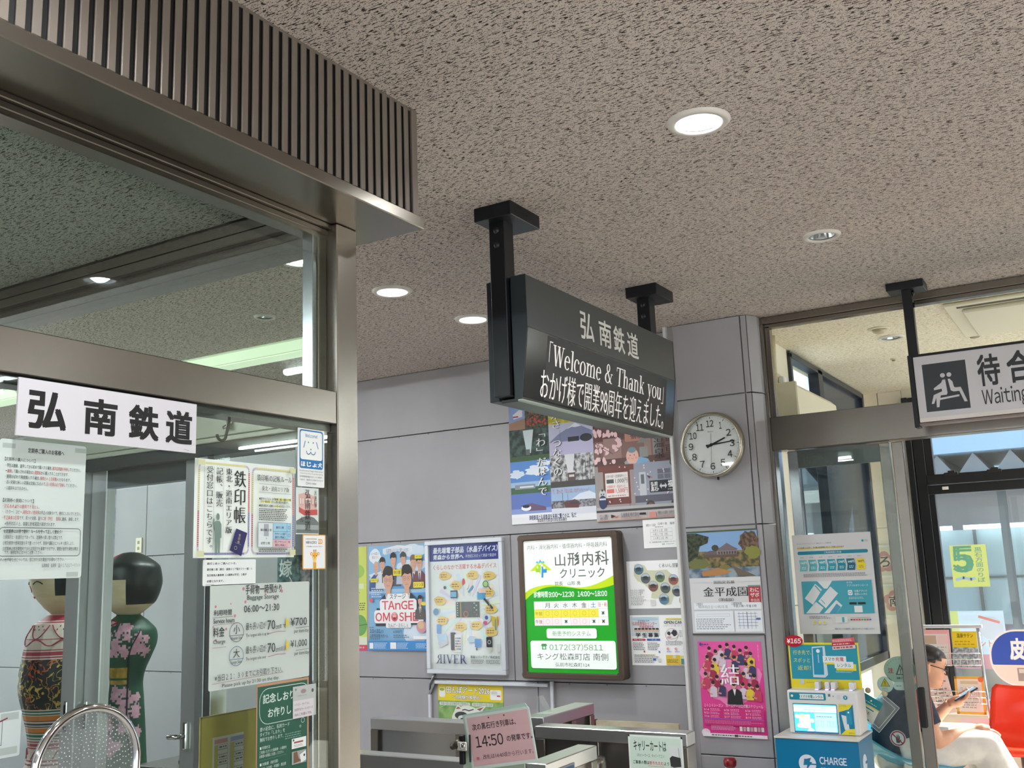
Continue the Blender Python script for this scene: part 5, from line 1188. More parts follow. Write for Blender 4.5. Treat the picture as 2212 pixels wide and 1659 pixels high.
S.line([(.78, .45), (.88, .52)], .014, (60, 62, 64)); S.line([(.83, .455), (.86, .53)], .004, (150, 150, 150)); S.circ(.80, .60, .03, (206, 206, 214)); S.ell(.78, .635, .03, .015, (206, 90, 130)); S.circ(.80, .595, .012, (60, 100, 150)); S.poly([(.86, .58), (.96, .60), (.93, .68), (.88, .66)][::-1], (206, 180, 60)); S.line([(.95, .59), (.95, .65)], .008, (222, 130, 60)); S.line([(.92, .61), (.92, .69)], .007, (70, 150, 180))
S.rrect(.09, .645, .15, .72, .006, (96, 150, 210)); S.poly([(.09, .735), (.22, .72), (.24, .77), (.12, .79)][::-1], (176, 206, 230)); S.poly([(.1, .79), (.24, .77), (.25, .80), (.13, .83)][::-1], (196, 200, 206))
S.rrect(.29, .71, .36, .85, .004, (44, 44, 48)); S.rrect(.345, .725, .44, .865, .004, (226, 226, 228))
for r in range(5):
    for q in range(4): S.rect(.355 + q * .02, .75 + r * .021, .369 + q * .02, .764 + r * .021, ((206, 120, 80), (90, 150, 90), (80, 120, 190), (60, 60, 64))[(q + r) % 4]); 
S.ell(.60, .765, .075, .022, (176, 200, 214)); S.rect(.63, .76, .72, .825, (74, 140, 210)); S.rect(.645, .83, .665, .85, (60, 60, 62)); S.rrect(.79, .745, .87, .825, .006, (40, 42, 46)); S.ring(.83, .785, .012, .004, (190, 192, 194)); S.poly([(.82, .825), (.86, .825), (.87, .86), (.84, .86)][::-1], (206, 200, 180))
S.rect(.93, .80, 1.0 - .02, .86, (214, 214, 212))
V, F = serif_text('RIVER'); V1, F1 = serif_text('R'); S.put(V1, F1, (.075, .885, .165, .955), (44, 66, 120), mirror=True); V, F = serif_text('IVER'); S.put(V, F, (.175, .885, .515, .955), (44, 66, 120))
S.text('青森リバーテクノ株式会社', .565, .890, .97, .912, (50, 52, 54), bold=.006); S.dashes(.57, .92, .75, .955, 3, (120, 122, 124), .45, .1); S.dashes(.78, .92, .97, .955, 3, (120, 122, 124), .45, .1)
S.done('print', 'B', (FX0 + .027, 5.150, FZ1 - .027), parent=fr)
m = MB(); m.box(FX0 + .027, FX1 - .027, 5.138, 5.140, FZ0 + .027, FZ1 - .027, M_CLEAR); m.build('cover_glass', fr)
t = tag(MB().tube([(-3.70, 5.163, .955), (-3.715, 5.16, .93), (-3.735, 5.16, .90), (-3.738, 5.162, .86), (-3.722, 5.163, .88), (-3.705, 5.163, .905)], .006, mat((150, 156, 160), .25, .6), 10).build('power_cable'), 'loose grey cable below the framed device poster', 'cable')

# --- backlit clinic sign
cl = empty('clinic_lightbox', (-2.714, 5.15, .95), 'lit green and white clinic light box in a rounded brown frame', 'light box')
BR = mat((92, 78, 68), .42, .45, name='brown_frame'); CX0, CX1, CZ0, CZ1 = -3.033, -2.395, .950, 1.757
m = MB(); t_ = .034
for x0, x1, z0, z1 in ((CX0 + .02, CX1 - .02, CZ1 - t_, CZ1), (CX0 + .02, CX1 - .02, CZ0, CZ0 + t_), (CX0, CX0 + t_, CZ0 + .02, CZ1 - .02), (CX1 - t_, CX1, CZ0 + .02, CZ1 - .02)): m.box(x0, x1, 5.085, 5.17, z0, z1, BR, .006)
for x, z in ((CX0 + .022, CZ0 + .022), (CX1 - .022, CZ0 + .022), (CX0 + .022, CZ1 - .022), (CX1 - .022, CZ1 - .022)): m.lathe([(.022, -.042), (.022, .04)], (x, 5.128, z), BR, 24, 'Y')
m.build('frame', cl)
m = MB(); m.box(CX0 + .03, CX1 - .03, 5.10, 5.168, CZ0 + .03, CZ1 - .03, M_BLACK); m.build('backing', cl)
E_ = .13
S = Sheet(CX1 - CX0 - 2 * t_, CZ1 - CZ0 - 2 * t_, (238, 246, 240), .002, emit=E_, rough=.3)
GN = (34, 160, 40); YG = (186, 214, 30); TX = (92, 95, 91); GT = (70, 150, 84)
def wave(off): return [(i / 20, off + .035 * math.sin(i / 20 * 5.2 + .5) * (1 - .2 * i / 20) * -1 + (0 if i < 13 else -(i - 13) ** 2 * .0022)) for i in range(21)]
up = [(u_, {0: .40, 1: .375, 2: .362, 3: .353, 4: .347, 5: .344, 6: .343, 7: .345, 8: .349, 9: .354, 10: .36, 11: .365, 12: .368, 13: .368, 14: .365, 15: .358, 16: .348, 17: .335, 18: .32, 19: .303, 20: .285}[i]) for i, u_ in enumerate([k / 20 for k in range(21)])]
lo = [(k / 20, {0: .455, 1: .425, 2: .40, 3: .383, 4: .370, 5: .362, 6: .358, 7: .357, 8: .359, 9: .362, 10: .367, 11: .372, 12: .378, 13: .382, 14: .385, 15: .385, 16: .384, 17: .380, 18: .374, 19: .366, 20: .355}[k]) for k in range(21)]
for i in range(20):
    S.mb.faces([(*S.p(*lo[i]), S.z), (*S.p(*lo[i + 1]), S.z), (*S.p(*up[i + 1]), S.z), (*S.p(*up[i]), S.z)], [(0, 1, 2, 3)], S.m(YG))
    S.mb.faces([(*S.p(i / 20, 1), S.z), (*S.p((i + 1) / 20, 1), S.z), (*S.p(*lo[i + 1]), S.z), (*S.p(*lo[i]), S.z)], [(0, 1, 2, 3)], S.m(GN))
S.z += DZ
S.text('内科・消化器内科・循環器内科・呼吸器内科', .045, .035, .945, .073, TX)
for ch, a, e, z0, z1 in (('山', .36, .475, .115, .205), ('形', .505, .635, .105, .205), ('内', .67, .785, .107, .207), ('科', .81, .955, .10, .207)): S.text(ch, a, z0, e, z1, TX, bold=.008)
for b in (.125, .150, .178): S.poly([(.585, b + .02), (.60, b + .002), (.635, b - .002), (.628, b + .015)], TX)
S.text('クリニック', .41, .225, .905, .298, TX, bold=.004); S.text('院長　山形 亮', .35, .320, .635, .352, TX)
S.poly([(.065, .235), (.19, .158), (.20, .172), (.175, .18), (.175, .20), (.15, .20), (.15, .232)][::-1], YG); S.poly([(.32, .232), (.20, .158), (.20, .185), (.22, .185), (.22, .203), (.245, .203), (.245, .232)], YG)
for a, h_ in ((.155, .012), (.19, .0), (.225, .012)): S.poly([(a - .022, .172 + h_ * .3), (a + .022, .172 + h_ * .3), (a, .145 + h_)], (90, 180, 196))
S.poly([(.135, .215), (.165, .215), (.165, .19), (.195, .19), (.188, .262), (.175, .245), (.135, .245)][::-1], (150, 206, 40)); S.poly([(.205, .198), (.222, .205), (.225, .222), (.262, .222), (.262, .25), (.222, .25), (.22, .287), (.198, .287)][::-1], (50, 140, 206))
for i, ch in enumerate('YAMAGATA'):
    a = math.radians(155 - i * 130 / 7); S.fit(ch, .19 + .098 * math.cos(a), .185 - .075 * math.sin(a), .016, (170, 190, 180), 'c')
S.runs(.10, .415, .05, [('診療時間', (226, 246, 226))], .265, bold=.02); S.text('9:00～12:30', .275, .398, .56, .437, (236, 250, 236), bold=.02, fw=True); S.text('14:00～18:00', .60, .398, .92, .437, (236, 250, 236), bold=.02, fw=True)
tb0, tb1, tv0, tv1 = .10, .92, .468, .650; cw = (tb1 - tb0) / 8; rh = (tv1 - tv0) / 3
S.rect(tb0, tv0, tb1, tv1, (238, 244, 240)); S.rect(tb0, tv0 + rh, tb1 - cw, tv0 + 2 * rh, (236, 222, 70)); S.rect(tb0, tv0 + 2 * rh, tb1, tv1, (244, 226, 228))
for q in (2 + 1, 6, 7): S.rect(tb0 + q * cw, tv0 + 2 * rh, tb0 + (q + 1) * cw, tv1, (238, 244, 240))
for i in range(1, 8): S.line([(tb0 + i * cw, tv0), (tb0 + i * cw, tv1)], .0009, (150, 160, 150))
for i in (1, 2): S.line([(tb0, tv0 + i * rh), (tb1, tv0 + i * rh)], .0009, (150, 160, 150))
for i, ch in enumerate('月火水木金土'): S.text(ch, tb0 + (i + 1.22) * cw, tv0 + .012, tb0 + (i + 1.78) * cw, tv0 + .050, (50, 110, 190) if ch == '土' else (90, 94, 90))
S.text('日・祝', tb0 + 7.08 * cw, tv0 + .014, tb0 + 7.92 * cw, tv0 + .046, (226, 50, 50)); S.text('午前', tb0 + .12 * cw, tv0 + rh + .016, tb0 + .9 * cw, tv0 + rh + .046, (150, 146, 90)); S.text('午後', tb0 + .12 * cw, tv0 + 2 * rh + .016, tb0 + .9 * cw, tv0 + 2 * rh + .046, (130, 116, 116))
for i in range(7):
    for j in range(2):
        uc, vc = tb0 + (i + 1.5) * cw, tv0 + (j + 1.5) * rh
        if (j == 0 and i == 6) or (j == 1 and i in (2, 5, 6)): S.text('×', uc - .014, vc - .011, uc + .014, vc + .011, (60, 64, 60), bold=.02)
        else: S.ring(uc, vc, .0125, .0012, (170, 160, 110) if j == 0 else (180, 160, 160))
S.rrect(.235, .672, .79, .745, .012, (238, 248, 240)); S.text('新患予約システム', .30, .690, .725, .727, GT)
S.rrect(.045, .762, .985, .967, .014, (240, 248, 242)); S.text('0172(37)5811', .26, .785, .85, .836, GT, fw=True)
S.poly([(.175, .785), (.225, .785), (.235, .80), (.222, .805), (.225, .828), (.175, .828), (.178, .805), (.165, .80)][::-1], GT); S.rect(.188, .806, .212, .822, (226, 240, 228))
S.text('キング松森町店 南側', .12, .853, .90, .905, TX); S.text('弘前市松森町124', .32, .922, .695, .953, TX)
S.done('lit_panel', 'B', (CX0 + t_, 5.098, CZ1 - t_), parent=cl)

# --- rice paddy art poster under the cable trunking
S = bs(-3.682, -3.218, .897, .45, paper=(120, 156, 92))
S.rect(0, 0, 1, .215, (226, 204, 30)); S.text('田んぼアート2026', .135, .03, .80, .115, (60, 54, 40), bold=.06); S.text('田んぼアート2026', .135, .03, .80, .115, (238, 238, 232), bold=.022); S.text('～内陸線が展望台～', .22, .135, .70, .19, (70, 62, 40), bold=.05); S.text('～内陸線が展望台～', .22, .135, .70, .19, (238, 238, 232), bold=.014)
S.rrect(.02, .045, .115, .17, .012, (232, 232, 226)); S.ell(.065, .07, .04, .02, (150, 170, 80)); S.rrect(.81, .06, .975, .185, .008, (236, 236, 236)); S.ell(.87, .10, .055, .035, (222, 222, 222)); S.text('えきからすぐ', .83, .085, .91, .11, (90, 90, 90)); S.rect(.91, .125, .96, .145, (196, 70, 66))
S.rect(0, .215, 1, 1, noisemat('paddy', (104, 146, 78), (140, 176, 104), (14, 14, 30))); S.line([(.02, .31), (.2, .24)], .004, (160, 190, 120)); S.rrect(.02, .23, .5, .275, .008, (206, 216, 200)); S.rrect(.53, .23, .85, .275, .008, (206, 216, 200)); S.runs(.04, .252, .04, [('今度の田んぼは秋田犬と雪景色が', (110, 120, 140))], .48); S.runs(.55, .252, .04, [('咲かせる恵みの稲の芸術', (110, 120, 140))], .84)
S.ell(.45, .46, .24, .19, (222, 226, 216)); S.poly([(.25, .35), (.30, .265), (.40, .31)][::-1], (222, 226, 216)); S.poly([(.55, .31), (.75, .26), (.66, .36)][::-1], (222, 226, 216)); S.poly([(.28, .32), (.31, .285), (.36, .31)][::-1], (150, 84, 72)); S.poly([(.60, .31), (.71, .28), (.65, .33)][::-1], (150, 84, 72))
S.line([(.38, .33), (.42, .32), (.48, .335), (.55, .315)], .006, (60, 62, 58)); S.ell(.36, .40, .10, .05, (50, 60, 58)); S.ell(.38, .43, .07, .035, (210, 216, 206)); S.ell(.38, .45, .04, .02, (50, 60, 58))
S.done('paddy_art_poster', 'B', S.at, 'yellow headed paddy art poster below the white cable trunking', 'poster')
t = empty('cable_trunking', (-3.3, 5.16, .5), 'white cable trunking bent in an arch above the paddy art poster', 'cable trunking')
mw = mat((206, 210, 216), .4)
m = MB(); m.box(-3.693, -2.906, 5.148, 5.167, .899, .918, mw, .002); m.build('top_run', t)
m = MB(); m.box(-3.745, -3.727, 5.150, 5.167, .2, .835, mw, .002); m.build('side_run', t)
m = MB(); m.box(-2.892, -2.872, 5.150, 5.167, .2, .93, mw, .002); m.build('side_run', t)
m = MB(); m.prism([(-3.744, 5.152, .835), (-3.728, 5.152, .835), (-3.69, 5.152, .905), (-3.69, 5.152, .918), (-3.70, 5.152, .916)], (0, .016, 0), mat((120, 122, 122), .4)); m.build('elbow', t)
# outlet and a side banner seen through the booth
t = empty('wall_outlet', (-6.45, 5.165, 1.80), 'cream two-gang outlet plate on the grey wall behind the round haired doll', 'outlet')
m = MB(); m.box(-6.486, -6.416, 5.160, 5.17, 1.797, 1.911, M_CREAM, .003); m.build('plate', t)
for z in (1.83, 1.875):
    m = MB(); m.box(-6.462, -6.440, 5.1585, 5.161, z - .012, z + .012, mat((150, 140, 110), .5)); m.build('socket', t)
S = bs(-6.86, -6.745, 2.46, 1.80, paper=(92, 70, 100)); S.rect(0, .0, 1, .3, noisemat('blossom_print', (66, 44, 60), (150, 96, 124), (40, 40, 40))); S.circ(.5, .12, .03, (206, 150, 70)); S.rect(0, .3, 1, .45, (206, 190, 206)); S.rect(0, .45, 1, .62, (104, 112, 170)); S.rect(0, .62, 1, 1, noisemat('river_print', (90, 104, 116), (180, 190, 196), (30, 30, 60)))
S.done('banner_poster', 'B', S.at, 'narrow purple photo banner on the wall seen between the booth door frames', 'poster')
# pink lit tube high on the gate side wall
t = empty('pink_neon_tube', (-7.62, 5.12, 2.2), 'pink glowing tube upright on the gate side wall at the photo edge', 'neon light')
m = MB(); m.tube([(-7.60, 5.12, 1.9), (-7.60, 5.12, 2.38)], .02, mat((255, 130, 170), .4, 0, 6.0), 14); m.build('tube', t)
m = MB(); m.box(-7.63, -7.57, 5.14, 5.17, 1.86, 2.42, mat((90, 90, 96), .4, .3)); m.build('bracket', t)

# ================================================================== THE COLUMN: CLOCK AND TWO POSTERS
ck = empty('wall_clock', (-1.797, 5.05, 2.0), 'round silver wall clock reading a quarter past two on the grey column', 'clock')
ccx, ccz, R = -1.797, 2.170, .174
m = MB(); m.lathe([(R, .0), (R + .002, -.02), (R - .004, -.042), (R - .014, -.046), (R - .020, -.036), (R - .020, -.028)], (ccx, 5.08, ccz), mat((176, 170, 154), .25, .85), 64, 'Y', cap=False); m.build('case', ck)
S = Sheet(2 * R, 2 * R, base=False)
S.circ(.5, .5, R - .019, (216, 216, 214), 64)
for i in range(60):
    a = math.radians(i * 6); r0, r1 = (.855, .80) if i % 5 == 0 else (.85, .825)
    S.line([(.5 + .5 * r0 * math.sin(a), .5 - .5 * r0 * math.cos(a)), (.5 + .5 * r1 * math.sin(a), .5 - .5 * r1 * math.cos(a))], .0032 if i % 5 == 0 else .0012, (40, 40, 42))
for i in range(1, 13):
    a = math.radians(i * 30); uc, vc = .5 + .325 * math.sin(a), .5 - .325 * math.cos(a); wd = .036 if i < 10 else .058
    if i == 1: wd = .018
    S.text(str(i), uc - wd, vc - .05, uc + wd, vc + .05, (36, 36, 38), fw=True, bold=.010, res=3)
S.text('SEIKO', .455, .288, .545, .307, (110, 110, 112), fw=True)
S.done('dial', 'B', (ccx - R, 5.08 - .027, ccz + R), parent=ck)
def hand(name, deg, ln, tail, w_, y):
    a = math.radians(deg); d = Vector((math.sin(a), 0, math.cos(a))); n = Vector((math.cos(a), 0, -math.sin(a))); c = Vector((ccx, y, ccz)); m = MB()
    m.prism([c - d * tail - n * w_, c + d * ln - n * w_ * .6, c + d * ln + n * w_ * .6, c - d * tail + n * w_], (0, .002, 0), M_BLACK); m.build(name, ck)
hand('hour_hand', 67.5, .082, .028, .0055, 5.0495); hand('minute_hand', 85, .128, .03, .0042, 5.0465); hand('second_hand', 3, .06, .10, .0006, 5.0445)
m = MB(); m.lathe([(.008, .0), (.008, -.006), (.0001, -.007)], (ccx, 5.05, ccz), M_BLACK, 16, 'Y'); m.build('hub', ck)
m = MB(); m.lathe([(R - .018, .0), (R - .018, .001)], (ccx, 5.0405, ccz), M_CLEAR, 48, 'Y'); m.build('cover_glass', ck)
m = MB(); m.tube([(ccx + .02, 5.06, ccz - R), (ccx + .02, 5.06, ccz - R - .012)], .006, M_BLACK, 10); m.build('knob', ck)

YC = 5.0785
S = bs(-1.981, -1.600, 1.724, 1.192, y=YC, paper=(206, 206, 206))
S.rect(0, 0, 1, .44, (128, 164, 206)); S.rect(0, .20, 1, .44, noisemat('garden_bank', (66, 70, 44), (140, 118, 74), (34, 34, 50))); S.rect(.0, .36, 1, .46, noisemat('pond', (70, 92, 110), (140, 156, 166), (16, 16, 60)))
S.poly([(0, .02), (.14, .02), (.32, .06), (.30, .12), (.18, .15), (.14, .25), (0, .30)][::-1], noisemat('pine_print', (28, 36, 26), (66, 74, 50), (60, 60, 60))); S.ell(.88, .14, .13, .12, noisemat('tree_print', (62, 50, 42), (120, 92, 70), (60, 60, 60)), 20, .18, 3); S.ell(.92, .22, .10, .06, (128, 130, 56), 16, .2, 5)
S.poly([(.24, .22), (.32, .195), (.44, .195), (.44, .24), (.24, .24)][::-1], (98, 88, 92)); S.poly([(.40, .185), (.48, .165), (.57, .125), (.66, .165), (.72, .185), (.70, .20), (.42, .20)][::-1], (112, 100, 104)); S.rect(.42, .20, .70, .24, (140, 124, 120)); S.rect(.24, .235, .72, .262, (92, 76, 66)); S.ell(.40, .17, .05, .03, (60, 62, 40))
for a in range(7): S.rect(.44 + a * .038, .207, .465 + a * .038, .232, (70, 64, 66))
S.ell(.15, .32, .15, .05, (104, 108, 60), 18, .12, 8); S.ell(.52, .36, .08, .025, (116, 112, 66), 14, .15, 9); S.poly([(.18, .40), (.42, .36), (.62, .40), (.5, .43), (.2, .44)][::-1], (170, 122, 74)); S.poly([(.62, .34), (.80, .40), (.95, .45), (.7, .45)][::-1], (104, 92, 80))
S.rect(0, .455, 1, .5, (206, 206, 206)); S.rect(0, 0, 1, .015, (66, 82, 52))
S.text('国指定名勝', .35, .485, .64, .515, (70, 70, 70), serif=True); S.text('金平成園', .19, .545, .81, .635, (24, 24, 26), serif=True, bold=.01, res=3); S.text('（澤成園）', .40, .652, .61, .683, (70, 70, 70), serif=True)
S.rect(.82, .54, 1.0 - .01, .70, (168, 54, 62)); S.rect(.82, .535, .99, .548, (110, 140, 130)); S.text('わに', .845, .56, .965, .60, (226, 206, 206), bold=.02); S.text('ザボ', .845, .608, .965, .648, (226, 206, 206), bold=.02); S.text('参加店', .845, .662, .965, .690, (226, 206, 206))
S.rect(.04, .695, .98, .76, (222, 226, 230)); S.runs(.07, .707, .03, [('○開園日', (90, 90, 94))], .17); S.runs(.10, .733, .03, [('令和８年５月２日（土）～１０月２５日（日）', (60, 60, 64))], .52); S.runs(.57, .707, .03, [('○開園時間', (90, 90, 94))], .72); S.runs(.60, .73, .03, [('午前９時～午後４時', (60, 60, 64))], .92)
S.rect(.04, .775, .59, .97, (222, 226, 230)); S.frame(.08, .80, .54, .825, .0008, (120, 130, 150)); S.dashes(.06, .84, .56, .95, 6, (130, 134, 140), .4); S.rect(.61, .775, .98, .97, (222, 226, 230))
for i in range(5): S.line([(.65, .80 + i * .028), (.92, .80 + i * .028)], .0016, (70, 96, 150)); S.line([(.67 + i * .055, .785), (.67 + i * .055, .94)], .0014 if i != 2 else .003, (70, 80, 100))
S.rect(.90, .84, .96, .86, (90, 110, 160)); S.rect(-.005, .985, 1.0, 1, (66, 66, 60))
S.done('garden_poster', 'B', S.at, 'white poster with a Japanese garden photo and brush lettering on the column', 'poster')

S = bs(-1.961, -1.626, 1.160, .692, y=YC, paper=(214, 60, 140))
S.poly([(0, 0), (1, 0), (1, .3), (0, .5)][::-1], (222, 84, 156)); S.ell(.5, .40, .48, .26, (230, 130, 180), 28, .1, 4)
q = random.Random(21)
ppl = [(.18, .08), (.36, .06), (.47, .04), (.58, .06), (.77, .07), (.28, .11), (.67, .10), (.14, .17), (.26, .20), (.38, .15), (.57, .17), (.83, .13), (.22, .27), (.75, .24), (.84, .22), (.10, .35), (.28, .38), (.21, .44), (.35, .43), (.70, .34), (.86, .36), (.68, .45), (.78, .46), (.90, .47), (.62, .29)]
for i, (a, b) in enumerate(ppl):
    col = [(150, 40, 76), (206, 190, 206), (60, 56, 96), (186, 60, 90)][i % 4]
    if i in (8, 11, 22): col = (216, 190, 50)
    S.poly([(a - .055, b + .15), (a - .06, b + .06), (a - .02, b + .035), (a + .02, b + .035), (a + .06, b + .055), (a + .055, b + .15)], col)
    S.line([(a - .05, b + .06), (a - .075, b + .11), (a - .02, b + .12)], .007, (206, 150, 126)); S.ell(a, b + .008, .025, .026, (206, 156, 130), 12); S.ell(a, b - .006, .029, .020, (44, 34, 36), 12, .1, i)
S.text('10', .755, .14, .80, .165, WH, fw=True, bold=.02)
S.poly([(.42, .66), (.44, .53), (.50, .50), (.60, .50), (.655, .53), (.665, .66)], (34, 32, 36)); S.poly([(.52, .50), (.545, .57), (.57, .50)], (226, 222, 222)); S.ell(.54, .465, .032, .034, (206, 156, 130), 14); S.ell(.54, .447, .034, .020, (30, 26, 28), 14)
S.text('結', .35, .24, .635, .455, (238, 236, 238), serif=True, bold=.016, res=3)
S.dashes(.04, .02, .2, .04, 1, (80, 50, 140), .6); S.ell(.055, .03, .02, .018, (70, 60, 150)); S.vtext('地域を結ぶ', .955, .03, .2, .02, (236, 170, 206))
S.runs(.05, .675, .04, [('２０２６シーズン　ホームゲーム公式戦スケジュール', (240, 214, 228))], .97)
S.rect(.03, .695, .97, .88, (196, 40, 116))
for a in (.04, .36, .69):
    for b in (.705, .74, .775): S.text('%d/%d' % (q.randint(3, 10), q.randint(1, 28)), a, b + .004, a + .08, b + .026, (240, 200, 222)); S.dashes(a + .10, b, a + .26, b + .03, 2, (236, 170, 206), .4)
S.rect(.03, .81, .98, .818, (150, 90, 190)); S.dashes(.04, .825, .95, .865, 3, (230, 130, 180), .4); S.ell(.05, .96, .07, .04, (232, 200, 214)); S.dashes(.14, .88, .55, .93, 4, (236, 170, 206), .4)
for i in range(7): S.rect(.585 + i * .055, .885, .628 + i * .055, .93, ((206, 200, 190), (190, 150, 160))[i % 2])
S.rect(0, .965, 1, 1, (226, 222, 226)); S.poly([(0, .93), (.1, .965), (0, .97)][::-1], (226, 222, 226)); S.dashes(.14, .972, .8, .992, 1, (90, 90, 96), .6, .1); S.rect(.5, .97, .555, .994, (60, 60, 66))
S.done('team_poster', 'B', S.at, 'bright pink team poster of players round a large white character', 'poster')
# ================================================================== PHONE CHARGER STAND AND THE STICKERS ON THE DOOR GLASS
TEAL = (0, 116, 156); TEAL2 = (60, 156, 172); YEL = (222, 204, 40)
S = Sheet(.392, .496, (206, 206, 206))
S.text('モバイルバッテリーシェアリング「充電スポット」ご利用料金', .055, .085, .50, .10, (90, 92, 94)); S.circ(.895, .085, .006, (0, 150, 170)); S.dashes(.92, .075, .97, .095, 2, (110, 120, 122))
S.rect(.055, .135, .64, .148, (214, 198, 70)); S.text('３０分未満１６５円～、その後は利用時間に応じてご利用いただけます', .055, .125, .66, .145, (70, 72, 74), bold=.01)
S.rrect(.055, .170, .95, .205, .008, (0, 128, 150)); S.text('ご利用時間と料金', .40, .178, .62, .197, (220, 236, 240))
CC = [(112, 182, 186), (84, 168, 176), (58, 156, 168), (34, 144, 160), (12, 132, 150), (8, 96, 116), (226, 206, 40)]
for i, (c, t) in enumerate(zip(CC, ('165', '330', '430', '500', '570', '640', '380'))):
    a = .065 + i * .121; S.poly([(a, .372), (a + .100, .372), (a + .112, .32), (a + .100, .258), (a, .258), (a + .012, .32)], c)
    S.text(t + '円', a + .022, .275, a + .098, .30, (232, 240, 240) if i < 6 else (70, 70, 40), bold=.012); S.dashes(a + .03, .325, a + .09, .355, 2, (206, 226, 226) if i < 6 else (150, 130, 20), .4, .1); S.dashes(a + .02, .228, a + .07, .24, 1, (120, 160, 166), .5, 0)
S.dashes(.11, .395, .93, .435, 3, (120, 122, 124), .4)
S.rect(.075, .475, .955, .80, TEAL2)
for pts in ([(.10, .645), (.25, .50), (.33, .56), (.20, .71)], [(.27, .675), (.44, .53), (.53, .60), (.36, .745)], [(.28, .475), (.47, .475), (.40, .55), (.36, .55)], [(.10, .795), (.24, .68), (.33, .74), (.27, .795)], [(.33, .795), (.50, .665), (.57, .72), (.49, .795)]): S.poly(pts[::-1], (214, 218, 218))
S.poly([(.40, .795), (.50, .70), (.55, .735), (.49, .795)][::-1], (70, 150, 180)); S.line([(.25, .52), (.31, .58)], .006, (90, 160, 176)); S.line([(.31, .66), (.35, .70)], .004, (90, 160, 176))
S.text('まずは', .65, .485, .72, .505, WH); S.text('アプリをダウンロード', .65, .515, .91, .535, WH); S.rrect(.655, .57, .71, .62, .005, WH); S.ring(.682, .595, .008, .003, (60, 150, 170)); S.text('充電アプリで', .735, .57, .89, .592, WH); S.text('電源レンタル', .735, .60, .89, .622, WH); S.dashes(.66, .635, .86, .66, 2, (190, 220, 226), .4)
S.rrect(.66, .69, .75, .712, .003, (30, 34, 36)); S.rrect(.765, .69, .86, .712, .003, (30, 34, 36)); S.rect(.715, .725, .815, .79, (226, 228, 228))
S.dashes(.14, .82, .42, .85, 2, (120, 122, 124), .4)
for a in (.20, .265, .33): S.circ(a, .885, .0055, (226, 206, 60)); S.dashes(a - .02, .905, a + .02, .915, 1, (150, 150, 150))
S.rect(.47, .83, .62, .89, (214, 216, 216)); S.rect(.55, .835, .58, .885, (70, 160, 176)); S.dashes(.66, .835, .9, .845, 1, (150, 150, 152))
for i, c in enumerate(((90, 90, 92), (196, 60, 70), (206, 80, 90), (196, 60, 60), (90, 160, 90), (70, 150, 90), (196, 70, 90), (70, 110, 190))): S.rrect(.655 + i * .033, .853, .68 + i * .033, .868, .002, c)
S.text('充電スポットＣＭ放映中、お近くのスポットへお返しください', .45, .94, .94, .958, (60, 104, 150), bold=.01)
S.done('charging_price_poster', 'B', (-1.466, 5.2335, 1.682), 'white and teal price poster taped to the waiting room door glass', 'poster')

kc = empty('charger_cabinet', (-1.33, 5.0, 0), 'blue floor cabinet with a white round plug logo under the phone charger', 'cabinet')
m = MB(); m.box(-1.522, -1.141, 4.85, 5.14, 0, .737, mat((0, 110, 152), .35), .004); m.build('body', kc)
m = MB(); m.box(-1.526, -1.137, 4.846, 5.145, .737, .746, mat((206, 200, 192), .35), .002); m.build('top_board', kc)
S = Sheet(.38, .30, base=False)
S.circ(.38, .38, .040, (206, 212, 222), 36)
S.poly([(.37, .31), (.43, .29), (.41, .35), (.44, .355), (.36, .48), (.375, .40), (.33, .405), (.345, .31)], (0, 110, 152)); S.rect(.41, .375, .49, .395, (0, 110, 152))
S.text('CHARGE', .53, .27, .85, .375, (206, 214, 226), fw=True, bold=.020); S.text('SPOT', .53, .42, .695, .505, (150, 196, 222), fw=True, bold=.004)
S.done('logo', 'B', (-1.522, 4.8493, .745), parent=kc)
S = Sheet(.29, .30, base=False); S.ell(.33, .38, .14, .13, (206, 212, 222), 30); S.rect(.36, .36, .5, .40, (0, 110, 152))
S.done('side_logo', 'F', (-1.1403, 4.85, .745), parent=kc)
kb = empty('battery_charger', (-1.31, 5.0, .746), 'white phone battery rental machine with a lit screen, on the blue cabinet', 'charging station')
m = MB(); m.box(-1.477, -1.150, 4.95, 5.12, .746, .945, mat((214, 214, 212), .3), .008, 3); m.build('casing', kb)
S = Sheet(.322, .196, base=False)
S.rrect(.03, .045, .565, .215, .006, (0, 128, 148)); S.circ(.07, .125, .006, WH); S.poly([(.18, .075), (.53, .075), (.535, .19), (.18, .19), (.19, .13)], (222, 228, 226)); S.text('スマホ充電レンタル', .195, .095, .52, .17, (20, 130, 140), bold=.02)
S.rect(.60, .06, .635, .12, (90, 120, 120)); S.poly([(.66, .10), (.69, .10), (.675, .13)][::-1], (60, 150, 180)); S.rect(.725, .075, .775, .185, (206, 206, 208)); S.circ(.845, .135, .010, (0, 140, 170)); S.poly([(.84, .10), (.855, .135), (.84, .165)][::-1], WH)
S.rect(.735, .285, .94, .985, (0, 116, 150)); S.poly([(.735, .285), (.94, .285), (.88, .40), (.735, .47)][::-1], YEL); S.poly([(.735, .985), (.94, .985), (.94, .84), (.82, .86)], YEL); S.poly([(.765, .53), (.855, .56), (.865, .86), (.80, .87)][::-1], (206, 210, 212)); S.rrect(.835, .41, .91, .74, .003, (30, 140, 170)); S.circ(.87, .47, .004, WH); S.text('いつでも', .75, .31, .85, .35, (40, 120, 120)); S.text('返却ＯＫ', .85, .92, .93, .96, (40, 120, 120)); 
S.done('front_print', 'B', (-1.475, 4.9493, .943), parent=kb)
S = Sheet(.205, .132, (20, 22, 24), .002, rough=.15)
